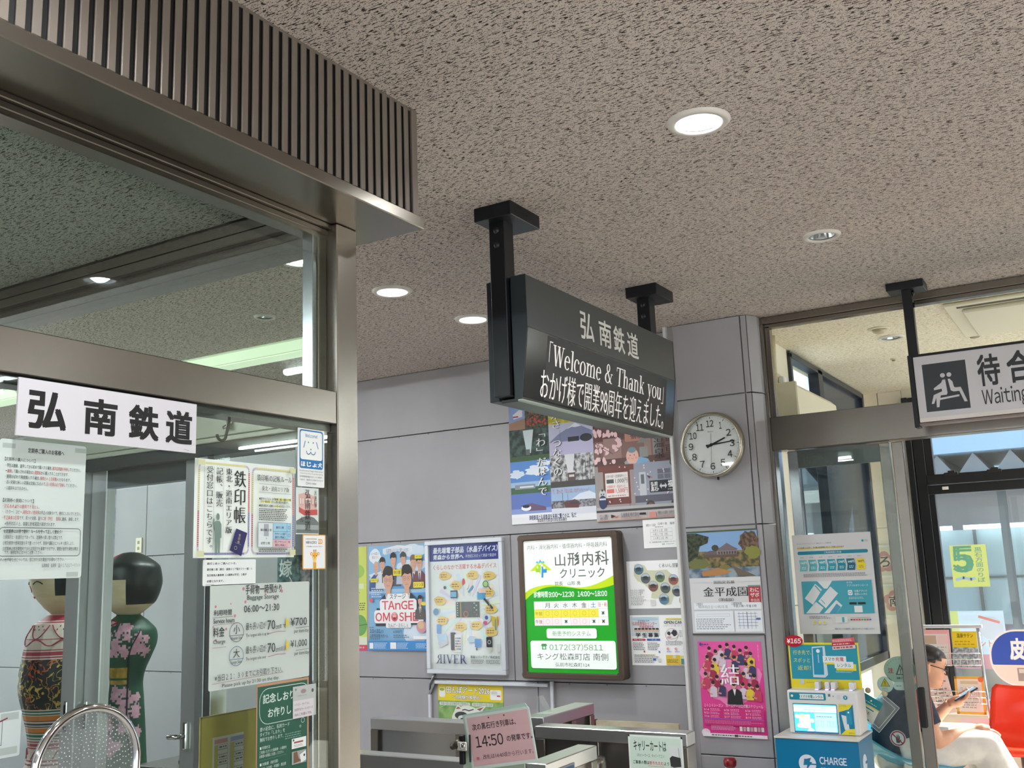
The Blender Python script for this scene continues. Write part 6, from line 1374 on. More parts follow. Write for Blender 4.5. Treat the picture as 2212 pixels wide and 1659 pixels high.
S.emit = .6; S.rect(.01, .02, .99, .97, (90, 196, 236)); S.rect(.01, .06, .99, .29, (206, 230, 246)); S.text('ポート枠のランプが点灯するまでしっかり差し込んでください', .03, .09, .96, .15, (60, 130, 200)); S.text('ご利用の流れは次のとおりです', .2, .185, .75, .235, (60, 130, 200))
S.rect(.48, .32, .97, .96, (176, 222, 246)); S.rrect(.12, .36, .38, .84, .006, (226, 240, 246)); S.circ(.08, .44, .010, (214, 234, 246)); S.circ(.42, .58, .010, (206, 232, 246)); S.circ(.11, .76, .010, (206, 232, 246)); S.rect(.16, .40, .26, .46, (206, 206, 120)); S.poly([(.28, .96), (.36, .80), (.46, .90), (.44, .96)][::-1], (236, 214, 206))
for a in (.53, .65, .79, .86, .93): S.frame(a - .03, .58, a + .03, .78, .001, (90, 150, 190))
S.dashes(.53, .40, .92, .46, 1, (90, 140, 190)); S.rect(.01, .945, .99, .985, (40, 96, 140))
S.done('touch_screen', 'B', (-1.452, 4.9486, .884), parent=kb)
S = Sheet(.334, .214, (222, 204, 36), .012)
S.rrect(.02, .04, .985, .80, .003, (28, 140, 160))
for i, (t, a) in enumerate((('行き先で、', .33), ('スポッと', .30), ('返却！', .30))): S.text(t, .06 + (.05 if i == 2 else 0), .165 + i * .17, a, .265 + i * .17, (214, 206, 80), slant=.12)
S.poly([(.345, .09), (.53, .07), (.545, .70), (.50, .76), (.33, .755)][::-1], (196, 206, 216)); S.poly([(.355, .12), (.50, .095), (.49, .70), (.345, .70)][::-1], (20, 136, 166)); S.circ(.43, .18, .009, (214, 224, 230)); S.rect(.42, .25, .435, .44, (150, 196, 206))
S.rect(.51, .43, .84, .47, YEL); S.rect(.49, .29, .82, .43, (222, 226, 226)); S.text('スマホ', .515, .32, .66, .395, (20, 90, 110), bold=.01); S.text('充電', .67, .31, .785, .40, (186, 40, 60), bold=.01); S.rect(.67, .46, .95, .60, YEL); S.rect(.65, .41, .915, .55, (222, 226, 226)); S.text('レンタル', .69, .445, .88, .525, (20, 120, 140), bold=.01); S.dashes(.66, .61, .93, .65, 2, (190, 220, 226), .4)
S.circ(.16, .86, .012, (190, 196, 190)); S.dashes(.23, .86, .85, .885, 1, (180, 160, 30))
tp = S.done('topper_board', 'B', (-1.480, 5.050, 1.157), 'turquoise and yellow charger rental board standing on the battery machine', 'sign board')
S = Sheet(.089, .056, base=False); S.mb.prism([(.0445 + .0445 * math.cos(2 * math.pi * k / 32), -.028 + .028 * math.sin(2 * math.pi * k / 32), 0) for k in range(32)], (0, 0, .002), mat((176, 16, 36), .35)); S.z = .0021
S.text('¥165', .12, .30, .88, .70, (236, 226, 226), fw=True, bold=.02, slant=.1); S.done('price_badge', 'B', (-1.494, 5.048, 1.194), parent=tp)
S = Sheet(.108, .052, (196, 196, 194)); S.rect(0, 0, 1, .38, (196, 90, 96)); S.rect(0, .38, 1, .68, (176, 40, 52)); S.dashes(.05, .08, .95, .32, 2, (226, 200, 200)); S.dashes(.05, .42, .95, .62, 1, (226, 190, 190)); S.dashes(.05, .72, .95, .95, 1, (170, 60, 66), .6); S.done('red_tag', 'B', (-1.268, 5.047, 1.176), parent=tp, roll=4)
for i, x in enumerate((-1.337, -1.290, -1.262, -1.178)):
    t = empty('power_bank', (x, 5.0, .945), ('white power bank standing first from the wall side in the charger slots', 'white power bank second from the wall side in the charger slots', 'white power bank third from the wall side in the charger slots', 'white power bank alone at the far end of the charger slots')[i], 'power bank', 'power banks standing in the charger')
    m = MB(); m.box(x - .0115, x + .0115, 4.975, 5.040, .9455, .982, mat((214, 214, 216), .25), .006, 3); m.build('case', t)
    m = MB(); m.box(x - .010, x + .006, 4.972, 4.9755, .9455, .949, mat((180, 170, 236), .4, 0, 1.0)); m.build('status_light', t)

GY = 5.2335
S = Sheet(.105, .115, (0, 120, 130)); S.rect(0, .36, 1, .42, (206, 190, 110)); S.rect(0, .42, 1, 1, (206, 208, 196)); S.circ(.5, .16, .004, WH); S.dashes(.2, .22, .9, .3, 1, (160, 200, 200)); S.rect(.02, .48, .8, .53, (20, 120, 120)); S.text('FREE', .2, .62, .7, .74, (60, 70, 66)); S.rect(.02, .92, .8, .96, (20, 120, 120))
S.done('tilted_card', 'B', (-1.185, GY, .912), 'tilted teal and cream card tucked behind the battery machine', 'card', roll=-31)
for (x, z, ro, lb) in ((-1.088, .905, -42, 'clear plastic pocket hung at a slant on the door glass below the yellow warning sticker'),):
    t = empty('clear_pocket', (x, GY, z), lb, 'pocket')
    S = Sheet(.105, .16, M_ACRYL, .0008); S.frame(0, 0, 1, 1, .002, (196, 210, 206)); S.frame(.12, .1, .88, .9, .0015, (206, 214, 210)); S.done('sleeve', 'B', (x - .01, GY + .0015, z + .005), parent=t, roll=ro)
    m = MB(); m.lathe([(.014, 0), (.012, -.006), (.0001, -.008)], (x + .005, GY, z + .0), mat((196, 190, 150), .3), 20, 'Y'); m.build('suction_cup', t)
t = empty('suction_hook', (-1.167, GY, .915), 'small beige suction cup by itself on the door glass', 'suction cup'); m = MB(); m.lathe([(.014, 0), (.012, -.006), (.0001, -.008)], (-1.160, GY, .918), mat((170, 160, 130), .4), 20, 'Y'); m.build('cup', t)
S = Sheet(.150, .128, base=False); S.mb.prism([(.075 + .075 * math.cos(2 * math.pi * k / 40), -.064 + .064 * math.sin(2 * math.pi * k / 40), -.0006) for k in range(40)], (0, 0, .0006), mat((142, 166, 150), .4)); S.z = DZ
for i in range(9):
    a = math.radians(155 - i * 13); S.rect(.5 + .41 * math.cos(a) - .012, .5 - .40 * math.sin(a) - .015, .5 + .41 * math.cos(a) + .012, .5 - .40 * math.sin(a) + .015, (100, 120, 108))
S.text('注', .13, .43, .29, .62, (150, 40, 50), bold=.02); S.poly([(.36, .68), (.66, .68), (.51, .28)], (40, 52, 48)); S.poly([(.41, .65), (.61, .65), (.51, .37)], (150, 172, 158)); S.rect(.495, .45, .525, .57, (40, 52, 48)); S.circ(.51, .61, .003, (40, 52, 48)); S.text('自動ドア', .38, .76, .62, .84, (50, 70, 62), bold=.02)
S.done('caution_sticker', 'B', (-1.082, 5.266, 1.078), 'green oval caution sticker partly behind the steel door stile', 'sticker')
S = Sheet(.076, .076, base=False); S.mb.prism([(.038 + .038 * math.cos(2 * math.pi * k / 32), -.038 + .038 * math.sin(2 * math.pi * k / 32), -.0006) for k in range(32)], (0, 0, .0006), mat((184, 204, 196), .4)); S.z = DZ
S.poly([(.20, .62), (.80, .62), (.5, .10)], (90, 84, 20)); S.poly([(.25, .59), (.75, .59), (.5, .16)], (196, 176, 40)); S.rect(.48, .28, .52, .47, (60, 56, 30)); S.circ(.5, .53, .0018, (60, 56, 30)); S.dashes(.3, .70, .7, .80, 2, (120, 140, 130), .4)
S.done('warning_sticker', 'B', (-1.121, 5.266, .982), 'round pale sticker with a yellow warning triangle on the door glass', 'sticker')
S = Sheet(.11, .038, base=False); S.rrect(0, 0, 1, 1, .018, (180, 200, 194)); S.dashes(.12, .35, .35, .6, 1, (110, 130, 124)); S.poly([(.75, .5), (.9, .1), (.9, .9)][::-1], (70, 84, 96)); S.done('arrow_sticker', 'B', (-1.045, 5.266, .957), 'pale capsule sticker with a dark arrow beside the warning triangle', 'sticker')
S = Sheet(.074, .074, base=False); S.circ(.5, .5, .037, (200, 206, 204), 36); S.ring(.5, .5, .034, .006, (150, 40, 56), 36)
S.poly([(.38, .78), (.36, .42), (.40, .40), (.43, .55), (.44, .28), (.48, .28), (.49, .52), (.52, .26), (.56, .27), (.55, .53), (.60, .34), (.64, .36), (.60, .62), (.68, .56), (.70, .60), (.56, .80)], (60, 66, 72)); S.line([(.2, .26), (.76, .80)], .006, (150, 40, 56))
S.done('no_touch_sticker', 'B', (-1.086, 5.266, .732), 'round red edged do-not-touch hand sticker low on the door glass', 'sticker')
# green dot sticker inside, by the air conditioner
S = Sheet(.05, .06, base=False); S.ring(.5, .35, .018, .007, (40, 120, 90), 24); S.rect(.2, .8, .8, .9, (150, 170, 160)); S.done('recycling_mark', 'F', (-1.6485, 5.60, 2.36), 'small green ring mark on the cream wall under the air conditioner', 'sticker')

# ================================================================== WAITING ROOM FURNITURE
def bucket_chair(x, y, rot, colour, label, group, wing=0.0):
    """moulded bucket seat on a beam; rot 0 faces -Y"""
    t = empty('bucket_chair', (x, y, 0), label, 'chair', group)
    ca, sa = math.cos(rot), math.sin(rot)
    W = lambda u, v, z: (x + u * ca - v * sa, y + u * sa + v * ca, z)
    m = MB(); shell = mat(colour, .22)
    prof = [(-.235, .385), (-.225, .405), (-.20, .415), (-.12, .408), (-.02, .395), (.08, .39), (.15, .40), (.19, .45), (.215, .53), (.235, .62), (.25, .70), (.25, .725)]
    hw = [.20, .215, .222, .228, .23, .23, .225, .218, .21, .2, .185, .16]
    n = 12; V = []
    for side in (0, 1):
        for (v, z), h0 in zip(prof, hw):
            for k in range(n + 1):
                q = -1 + 2 * k / n; up = (.05 + wing * (0 if v < -.15 else .5 * (v + .15) if v < .17 else .12)) * abs(q) ** 3; h = h0 * (1 + .16 * wing)
                dv, dz = (-(.45) * up if v > .17 else 0), (up if v <= .17 else up * .2)
                tt = .010 * side
                V.append(W(q * h, v + dv + (tt if v > .17 else 0), z + dz - (tt if v <= .17 else 0)))
    R_ = len(prof); F = []
    for s in (0, 1):
        for i in range(R_ - 1):
            for k in range(n):
                a = s * R_ * (n + 1) + i * (n + 1) + k; q = (a, a + 1, a + n + 2, a + n + 1); F.append(q if s == 0 else q[::-1])
    o = R_ * (n + 1)
    for i in range(R_ - 1):
        for k in (0, n): a = i * (n + 1) + k; F.append((a, a + n + 1, o + a + n + 1, o + a) if k == 0 else (a, o + a, o + a + n + 1, a + n + 1))
    for i in (0, R_ - 1):
        for k in range(n): a = i * (n + 1) + k; F.append((a, o + a, o + a + 1, a + 1) if i == 0 else (a, a + 1, o + a + 1, o + a))
    m.faces(V, F, shell, True); m.build('shell', t)
    m = MB(); m.tube([W(-.14, -.08, .38), W(-.14, .10, .37)], .012, mat((120, 120, 122), .3, .8), 10); m.tube([W(.14, -.08, .38), W(.14, .10, .37)], .012, MATS[((120, 120, 122), .3, .8, 0.0)], 10)
    m.obox(W(0, .02, .355), (.2 * ca, .2 * sa, 0), (-.03 * sa, .03 * ca, 0), (0, 0, .02), mat((150, 146, 140), .5), .004); m.build('mounting', t)
    m = MB(); m.tube([W(0, .02, .34), W(0, .02, .012)], .022, mat((120, 120, 122), .3, .8), 12); m.obox(W(0, .02, .008), (.12 * ca, .12 * sa, 0), (-.16 * sa, .16 * ca, 0), (0, 0, .008), mat((120, 120, 122), .3, .8), .004); m.build('pedestal', t)
    return t
bucket_chair(-1.19, 6.30, math.radians(68), (76, 168, 206), 'pale blue moulded bucket seat under the seated person', 'moulded bucket seats in the waiting room', 1.0)
bucket_chair(-.68, 7.02, math.radians(-6), (232, 62, 36), 'orange red moulded bucket seat catching the sun beside the magazine rack', 'moulded bucket seats in the waiting room')
bucket_chair(-.12, 7.02, math.radians(-6), (232, 62, 36), 'orange red bucket seat beyond the one beside the magazine rack', 'moulded bucket seats in the waiting room')

# wire magazine rack with leaflets
rk = empty('magazine_rack', (-1.05, 7.45, 0), 'chrome wire magazine rack leaning by the window, filled with leaflets', 'rack')
RX0, RX1 = -1.30, -.915
def RP(x, k): return (x + .03 * (1 - k), 7.40 + .14 * k, .32 + .75 * k)
CR = mat((206, 210, 214), .15, .95)
for x in (RX0, RX1):
    m = MB(); m.tube([RP(x, -.45), RP(x, 1)], .011, CR, 10); m.build('upright', rk)
m = MB(); m.box(RX0 - .02, RX1 + .03, 7.51, 7.57, 1.065, 1.085, mat((206, 214, 222), .25, .3), .003); m.build('top_shelf', rk)
for k in (0.02, .36, .68):
    m = MB()
    for j in (0, .05, .10): m.tube([Vector(RP(RX0, k + j)) + Vector((0, -.05, 0)), Vector(RP(RX1, k + j)) + Vector((0, -.05, 0))], .003, CR, 6)
    for i in range(10):
        x = RX0 + (RX1 - RX0) * i / 9; m.tube([Vector(RP(x, k)) + Vector((0, .0, 0)), Vector(RP(x, k)) + Vector((0, -.05, 0)), Vector(RP(x, k + .10)) + Vector((0, -.05, 0))], .002, CR, 5)
    m.build('wire_basket', rk)
def leaflet(x0, k, w, h, paint, label, roll=0):
    S = Sheet(w, h, (226, 222, 218), .003); paint(S); p = RP(x0, k)
    S.done('leaflet', 'B', (p[0], p[1] - .015 - .0, p[2] + h * .0 + .0), label, 'leaflet', 'leaflets in the magazine rack', roll=roll, pitch=-10)
def pt1(S): S.rect(0, 0, 1, .12, (236, 176, 176)); S.rect(.05, .16, .55, .4, (190, 170, 150)); S.rect(.6, .16, .95, .4, (236, 206, 206)); S.dashes(.08, .45, .9, .9, 6, (190, 180, 176)); S.rect(.94, 0, 1, 1, (242, 180, 190))
def pt2(S): S.rect(0, 0, 1, .45, (232, 206, 30)); S.text('温泉サテン', .2, .06, .85, .18, (90, 80, 20), bold=.02); S.dashes(.1, .25, .9, .4, 2, (190, 160, 20)); S.rect(0, .45, 1, 1, noisemat('river_leaflet', (120, 140, 156), (196, 206, 212), (60, 60, 60)))
def pt3(S): S.frame(0, 0, 1, 1, .016, (232, 176, 70)); S.rect(.2, .12, .8, .20, (206, 196, 160)); S.text('りんごの街', .2, .28, .8, .38, (150, 140, 110)); S.text('アップルパイ', .15, .42, .85, .50, (222, 120, 90)); S.rect(.25, .56, .75, .60, (190, 180, 150)); S.dashes(.2, .66, .8, .85, 3, (170, 170, 170)); S.ell(.9, .08, .09, .07, (226, 110, 60))
def pt4(S): S.rect(0, 0, 1, 1, (226, 206, 214)); S.dashes(.2, .15, .8, .28, 2, (120, 130, 200)); S.rect(.15, .36, .85, .76, (120, 150, 200)); S.rect(.15, .56, .85, .76, (150, 170, 140)); S.rect(.25, .44, .45, .66, (190, 190, 186))
def pt5(S): S.rect(0, 0, 1, 1, (226, 200, 196)); S.dashes(.15, .1, .85, .9, 8, (140, 130, 130))
leaflet(-1.285, .98, .19, .24, pt1, 'pink edged leaflet in the top basket of the wire rack'); leaflet(-1.08, .965, .155, .235, pt2, 'yellow topped leaflet in the top basket of the wire rack')
leaflet(-1.27, .56, .13, .24, pt5, 'plain pink text leaflet behind the reader\'s face', 10); leaflet(-1.10, .58, .18, .24, pt3, 'orange bordered leaflet in the middle basket of the wire rack')
leaflet(-1.09, .24, .17, .22, pt4, 'pale pink leaflet with a blue photo in the lowest rack basket')

# oval clinic advert on the window
S = Sheet(.52, .40, base=False)
P = S.rr(0, 0, 1, 1, .19, 10); S.mb.prism([(x, y, -.006) for x, y in P], (0, 0, .006), mat((236, 226, 222), .25)); S.z = DZ
P = S.rr(.025, .03, .975, .97, .175, 10); S.mb.faces([(x, y, S.z) for x, y in P], [tuple(range(len(P)))], S.m((236, 214, 206))); S.z += DZ
P = [(x, max(y, -.62 * S.h)) for x, y in S.rr(.025, .03, .975, .97, .175, 10)]; S.mb.faces([(x, y, S.z) for x, y in P], [tuple(range(len(P)))], S.m((36, 76, 176))); S.z += DZ
S.text('皮', .27, .16, .46, .52, (240, 236, 236), bold=.035); S.text('ふ', .50, .2, .66, .5, (240, 236, 236), bold=.035); S.text('科', .70, .16, .88, .52, (240, 236, 236), bold=.035)
S.rect(.33, .67, .44, .90, (150, 140, 136)); S.rect(.35, .69, .42, .76, (206, 200, 196))
for i, c in enumerate(((40, 40, 44), (40, 40, 44), (40, 80, 180), (206, 50, 60))): S.circ(.50, .70 + i * .06, .010, c, 10); S.dashes(.54, .68 + i * .06, .85, .72 + i * .06, 1, (90, 84, 84))
S.done('clinic_oval_sign', 'B', (-.945, 8.262, 1.005), 'oval blue and pink skin clinic sign on the waiting room window', 'sign')
# sakura stickers on the pale wall at the back of the room
for i, (z, ch, c) in enumerate(((1.600, 'ろ', 'first'), (1.300, '南', 'second'))):
    t = empty('wall_tile', (-1.60, 8.29, z - .2), ('pale square tile with a pink blossom and the hiragana ro, half behind the price poster', 'pale square tile with a pink blossom and the character for south, below the other one')[i], 'wall plaque', 'blossom plaques on the waiting room wall')
    S = Sheet(.17, .25, (226, 232, 226), .012); S.rect(.08, .06, .92, .94, (214, 212, 190)); S.done('plaque', 'B', (-1.715 + i * .035 + .0, 8.285, z + .05), parent=t)
    S = Sheet(.16, .16, base=False)
    for k in range(5):
        a = math.radians(90 + 72 * k); S.ell(.5 + .27 * math.cos(a), .5 - .27 * math.sin(a), .25, .25, (192, 146, 140), 14)
    S.circ(.5, .5, .045, (222, 206, 186)); S.text(ch, .26, .26, .74, .74, (70, 84, 70), bold=.012); S.done('blossom', 'B', (-1.715 + i * .045 + .02, 8.284, z), parent=t)

# ================================================================== OUTSIDE: PLATFORM ROOF, SHELTER AND A SIGN
pr = empty('platform_roof', (2, 14.5, 0), 'folded metal platform roof on steel posts outside the window', 'roof')
m = MB(); pts = [];
for i in range(16):
    x = -4.2 + i * .42; m.prism([(x, 13.6, 2.52), (x + .21, 13.6, 2.80), (x + .42, 13.6, 2.52)], (0, 2.4, 0), mat((120, 132, 142), .5, .2))
ob = m.build('folded_roof', pr)
m = MB(); m.box(-4.4, 6, 13.4, 13.5, 2.30, 2.46, mat((206, 206, 200), .5)); m.box(-4.4, 6, 13.45, 16.2, 2.80, 3.4, mat((150, 186, 220), .4)); m.build('fascia', pr)
m = MB(); m.box(-4.4, 6, 15.8, 15.9, 1.9, 2.5, mat((130, 130, 136), .6)); m.build('shade_board', pr)
for x in (-3.2, -1.28, .2, 2.0):
    m = MB(); m.box(x - .05, x + .05, 14.4, 14.5, -.3, 2.52, mat((90, 104, 112), .5, .2)); m.build('post', pr)
t = empty('platform_shelter', (0, 16, -.3), 'glazed platform shelter with white strip lights seen through the window', 'shelter')
m = MB(); m.box(-4.2, 5, 15.5, 15.6, -.3, .55, mat((150, 146, 132), .6)); m.box(-4.2, 5, 15.48, 15.52, .52, .60, mat((110, 110, 126), .4)); m.build('low_wall', t)
m = MB()
for i in range(12): m.box(-4.2 + i * .8, -4.16 + i * .8, 15.5, 15.54, .6, 1.9, mat((96, 106, 112), .4, .3))
m.box(-4.2, 5, 15.5, 15.54, 1.22, 1.25, MATS[((96, 106, 112), .4, .3, 0.0)]); m.build('glazing_bars', t)
m = MB(); m.box(-4.2, 5, 15.56, 15.57, .6, 1.9, mat((176, 206, 214), .2)); m.build('glazing', t)
for x in (-2.9, -1.9, -.9, .1):
    m = MB(); m.box(x, x + .85, 15.40, 15.47, 1.90, 1.96, mat((244, 250, 255), .4, 0, 2.2)); m.build('strip_light', t)
S = Sheet(.42, .52, (206, 206, 90), .01); S.text('5', .08, .06, .58, .62, (60, 140, 96), fw=True, bold=.05); S.vtext('黒石方面のりば', .78, .06, .9, .22, (90, 140, 110), bold=.01); S.line([(.1, .82), (.3, .78), (.5, .82), (.6, .80)], .035, (150, 176, 196))
S.done('platform_sign', 'B', (-1.905, 13.9, 1.675), 'yellow platform sign with a large green five beyond the window', 'sign')
t = empty('platform_billboard', (-1.7, 13.95, -.3), 'colourful advert panel standing under the yellow platform sign', 'billboard')
S = Sheet(.62, .7, (206, 222, 226), .02); S.rect(0, .75, 1, 1, (206, 120, 130)); S.rect(.0, .0, .16, .75, (206, 214, 110)); S.ell(.75, .3, .22, .2, (206, 206, 206)); S.text('ポイント', .2, .5, .75, .62, (226, 140, 90), bold=.02); S.line([(.55, .1), (.9, .2)], .03, (226, 120, 100)); S.done('panel', 'B', (-2.0, 13.93, .86), parent=t)
for x in (-1.95, -1.45):
    m = MB(); m.box(x - .02, x + .02, 13.945, 13.98, -.3, .8, mat((120, 122, 124), .5)); m.build('leg', t)
m = MB(); m.box(-12, 14, 24, 30, -.3, 5.5, mat((206, 206, 204), .7)); b_ = m.build('distant_building'); tag(b_, 'pale flat building far behind the platform roof', 'building')
# ================================================================== TICKET GATE BARRIERS
ZB_ = .905
M_GATE = steel('gate_steel', (182, 182, 180), (3, 3, 60), .3)
def barrier(name, label, x0, x1, y0, y1, stiles, cat='barrier', z1=ZB_, panel=M_STEEL_C, axis='x'):
    t = empty(name, ((x0 + x1) / 2, (y0 + y1) / 2, 0), label, cat, 'steel ticket gate barriers')
    m = MB(); m.box(x0, x1, y0, y1, z1 - .05, z1, M_GATE, .003); m.build('top_rail', t)
    ends = ((x0, x0 + .045), (x1 - .045, x1)) if axis == 'x' else ((y0, y0 + .045), (y1 - .045, y1))
    for a, b in ends:
        m = MB()
        if axis == 'x': m.box(a, b, y0, y1, 0, z1 - .0505, M_STEEL_V, .003)
        else: m.box(x0, x1, a, b, 0, z1 - .0505, M_STEEL_V, .003)
        m.build('end_post', t)
    for a in stiles:
        m = MB()
        if axis == 'x': m.box(a, a + .04, y0 + .004, y1 - .004, 0, z1 - .0505, M_STEEL_V, .002)
        else: m.box(x0 + .004, x1 - .004, a, a + .04, 0, z1 - .0505, M_STEEL_V, .002)
        m.build('stile', t)
    m = MB()
    if axis == 'x': m.box(x0 + .045, x1 - .045, y0 + .018, y1 - .018, .05, z1 - .0505, panel)
    else: m.box(x0 + .018, x1 - .018, y0 + .045, y1 - .045, .05, z1 - .0505, panel)
    m.build('infill_panel', t)
    return t
DK = steel('dark_steel_panel', (122, 118, 114), (420, 420, 8), .3)
barrier('gate_barrier', 'long steel barrier running along in front of the posters', -3.105, -2.35, 3.81, 3.91, (-2.63,))
barrier('gate_barrier', 'steel barrier with the luggage cart notice on its end', -2.235, -1.552, 3.835, 3.925, (-1.98,), panel=DK)
barrier('gate_barrier', 'steel barrier running back towards the wall behind the pink card', -2.345, -2.245, 3.93, 4.42, (4.20,), panel=DK, axis='y', z1=.925)
barrier('gate_barrier', 'nearest steel barrier at the foot of the booth post, with a dark face', -3.0, -1.87, 3.05, 3.12, (), panel=DK, z1=.905)
t = barrier('gate_barrier', 'short steel barrier with a blue label beside the pink card', -1.865, -1.785, 3.13, 3.52, (), panel=M_STEEL_V, axis='y', z1=.900)
S = Sheet(.11, .10, (120, 124, 126), .004); S.rrect(.05, .06, .95, .94, .008, (24, 70, 116)); S.done('blue_label', 'F', (-1.781, 3.22, .872), parent=t)
t = empty('gate_drum', (-1.90, 3.70, 0), 'rounded steel gate post between the barriers', 'gate post')
m = MB(); m.lathe([(.055, 0), (.055, .80), (.05, .82), (.0001, .82)], (-1.90, 3.70, 0), M_STEEL_V, 32); m.build('drum', t)
m = MB(); m.box(-1.945, -1.93, 3.63, 3.66, .2, .80, M_STEEL_C, .004); m.build('flap_edge', t)
S = Sheet(.232, .30, (196, 214, 200), .0015)
S.frame(0, 0, 1, 1, .007, (216, 224, 218)); S.text('キャリーカートは', .10, .07, .70, .20, (40, 44, 42), bold=.012); S.runs(.15, .255, .05, [('（キャリーカーゴ、キャリーワゴン）', (90, 96, 92))], .66)
S.runs(.07, .345, .05, [('ご乗車の際は', (50, 54, 52)), ('折りたたむ', (196, 50, 56)), ('よう', (50, 54, 52))], .74, bold=.012); S.line([(.35, .385), (.65, .385)], .001, (196, 50, 56)); S.runs(.20, .44, .05, [('お願いいたします。', (50, 54, 52))], .60, bold=.008)
S.dashes(.09, .52, .95, .9, 6, (110, 120, 114), .4)
S.rect(.75, .12, .97, .45, (206, 210, 208)); S.poly([(.755, .27), (.80, .24), (.95, .26), (.955, .37), (.82, .385), (.765, .37)][::-1], (44, 42, 42)); S.line([(.92, .14), (.93, .26)], .0014, (90, 90, 90)); S.line([(.77, .38), (.80, .40), (.93, .39)], .002, (90, 90, 90))
S.done('cart_notice', 'B', (-1.802, 3.8325, .892), 'pale green luggage cart notice taped to the end of the steel barrier', 'notice')
t = tag(MB().box(-2.50, -2.035, 4.93, 4.955, 0, .765, noisemat('beige_board', (170, 160, 134), (190, 180, 154), (8, 8, 30), .6)).box(-2.52, -2.503, 4.925, 4.958, 0, .768, mat((110, 52, 24), .5)).build('leaning_board'), 'beige board with a brown edge standing behind the barrier', 'board')
t = empty('paper_tent', (-2.30, 4.04, .925), 'small clear folded card holder on top of the barrier running to the wall', 'card holder')
m = MB(); m.prism([(-2.335, 4.02, .926), (-2.275, 4.02, .926), (-2.322, 4.02, 1.0)], (0, .05, 0), M_ACRYL); m.build('holder', t)
# departure card, clipped to its stand
dc = empty('departure_card', (-1.88, 3.03, 0), 'pink departure time card tilted on a clip stand over the nearest barrier', 'sign')
S = Sheet(.262, .176, (196, 208, 200), .004, radius=.006)
S.rect(.035, .04, .975, .94, (206, 168, 170)); DKI = (30, 26, 28)
for a in (.375, .615): S.circ(a, .085, .0028, (70, 40, 44))
S.text('次の黒石行き列車は、', .10, .165, .775, .285, DKI, bold=.012)
S.text('14:50', .12, .40, .545, .605, DKI, fw=True, bold=.006, res=3); S.text('の発車です。', .60, .455, .985, .57, DKI, bold=.010)
S.text('改札は14:40頃から行います。', .20, .745, .965, .835, (80, 60, 62)); S.text('※', .09, .77, .145, .835, (206, 90, 100))
S.done('card', 'B', (-2.021, 2.988, 1.066), parent=dc, roll=9.2)
for i, (dx, dz) in enumerate(((-.006, .002), (-.013, .003), (-.02, .002))):
    S = Sheet(.262, .176, (176, 196, 186), .002, radius=.006); S.done('spare_card', 'B', (-2.021 + dx, 2.994 + .006 * i, 1.066 + dz), parent=dc, roll=9.2 + i * .8)
m = MB(); m.prism([(-2.05, 3.012, .86), (-1.80, 3.012, .86), (-1.80, 3.012, .98), (-2.03, 3.012, 1.04)], (0, .004, 0), mat((176, 196, 176), .4)); m.build('back_plate', dc)
m = MB(); m.box(-2.045, -2.005, 2.974, 2.979, .955, .985, mat((206, 206, 196), .3, .3), .003); m.lathe([(.012, 0), (.010, -.004), (.0001, -.005)], (-2.02, 2.974, .972), M_CHROME, 16, 'Y'); m.box(-1.995, -1.988, 2.972, 2.978, .92, 1.01, M_BLACK, .002); m.build('clip', dc)
m = MB(); m.tube([(-2.075, 2.99, .965), (-2.05, 2.985, .975), (-2.03, 2.99, .955)], [.012, .016, .010], mat((60, 56, 36), .4, .5), 12); m.box(-2.055, -2.035, 3.0, 3.014, .905, 1.0, M_BLACK, .002); m.build('clamp', dc)
m = MB(); m.tube([(-1.93, 3.028, .905), (-1.93, 3.028, .98)], .008, M_STEEL_V, 10); m.box(-1.97, -1.89, 3.0, 3.05, .9, .912, M_BLACK, .003) if False else m.box(-1.97, -1.89, 3.052, 3.10, .905, .915, M_BLACK, .003); m.tube([(-1.93, 3.075, .912), (-1.93, 3.02, .93)], .006, M_STEEL_V, 8); m.build('stand', dc)
t = empty('spray_bottle', (-1.785, 4.93, 0), 'red capped bottle standing on a small shelf below the pink team poster', 'bottle')
m = MB(); m.lathe([(.034, .44), (.036, .46), (.034, .555), (.020, .575)], (-1.786, 4.95, 0), mat((206, 206, 200), .35), 24); m.build('bottle_body', t)
m = MB(); m.lathe([(.022, .572), (.030, .58), (.032, .60), (.026, .614), (.0001, .616)], (-1.786, 4.95, 0), mat((120, 8, 18), .35), 24); m.build('cap', t)
m = MB(); m.box(-1.9, -1.66, 4.86, 5.07, .42, .44, M_WHITE, .003)
for x in (-1.89, -1.68):
    for y in (4.87, 5.05): m.box(x, x + .015, y, y + .015, 0, .42, M_ALU)
tag(m.build('low_shelf'), 'small white shelf carrying the red capped bottle by the column', 'shelf')

# ================================================================== KOKESHI DOLL LANTERNS
def facing(ob, cx, cy, f):
    return math.atan2(f[1], f[0])
def recolour(ob, cx, cy, fang, rule):
    me = ob.data; o = ob.location if ob.parent is None else Vector((0, 0, 0)); names = []
    for p in me.polygons:
        c = p.center + o; a = math.degrees(math.atan2(c.y - cy, c.x - cx)) - fang
        a = (a + 180) % 360 - 180; mm = rule(a, c.z)
        if mm is None: continue
        if mm.name not in [x.name for x in me.materials]: me.materials.append(mm)
        p.material_index = [x.name for x in me.materials].index(mm.name)
SKIN = noisemat('washi_skin', (222, 200, 160), (232, 214, 180), (10, 10, 40), .5); HAIR = noisemat('painted_hair', (20, 28, 28), (32, 40, 38), (8, 8, 20), .4)
def arcs(n, ph): return ph
def densify(prof, n):
    out = []
    for (r0, z0), (r1, z1) in zip(prof, prof[1:]):
        k = max(1, int(abs(z1 - z0) / n)); out += [(r0 + (r1 - r0) * i / k, z0 + (z1 - z0) * i / k) for i in range(k)]
    return out + [prof[-1]]
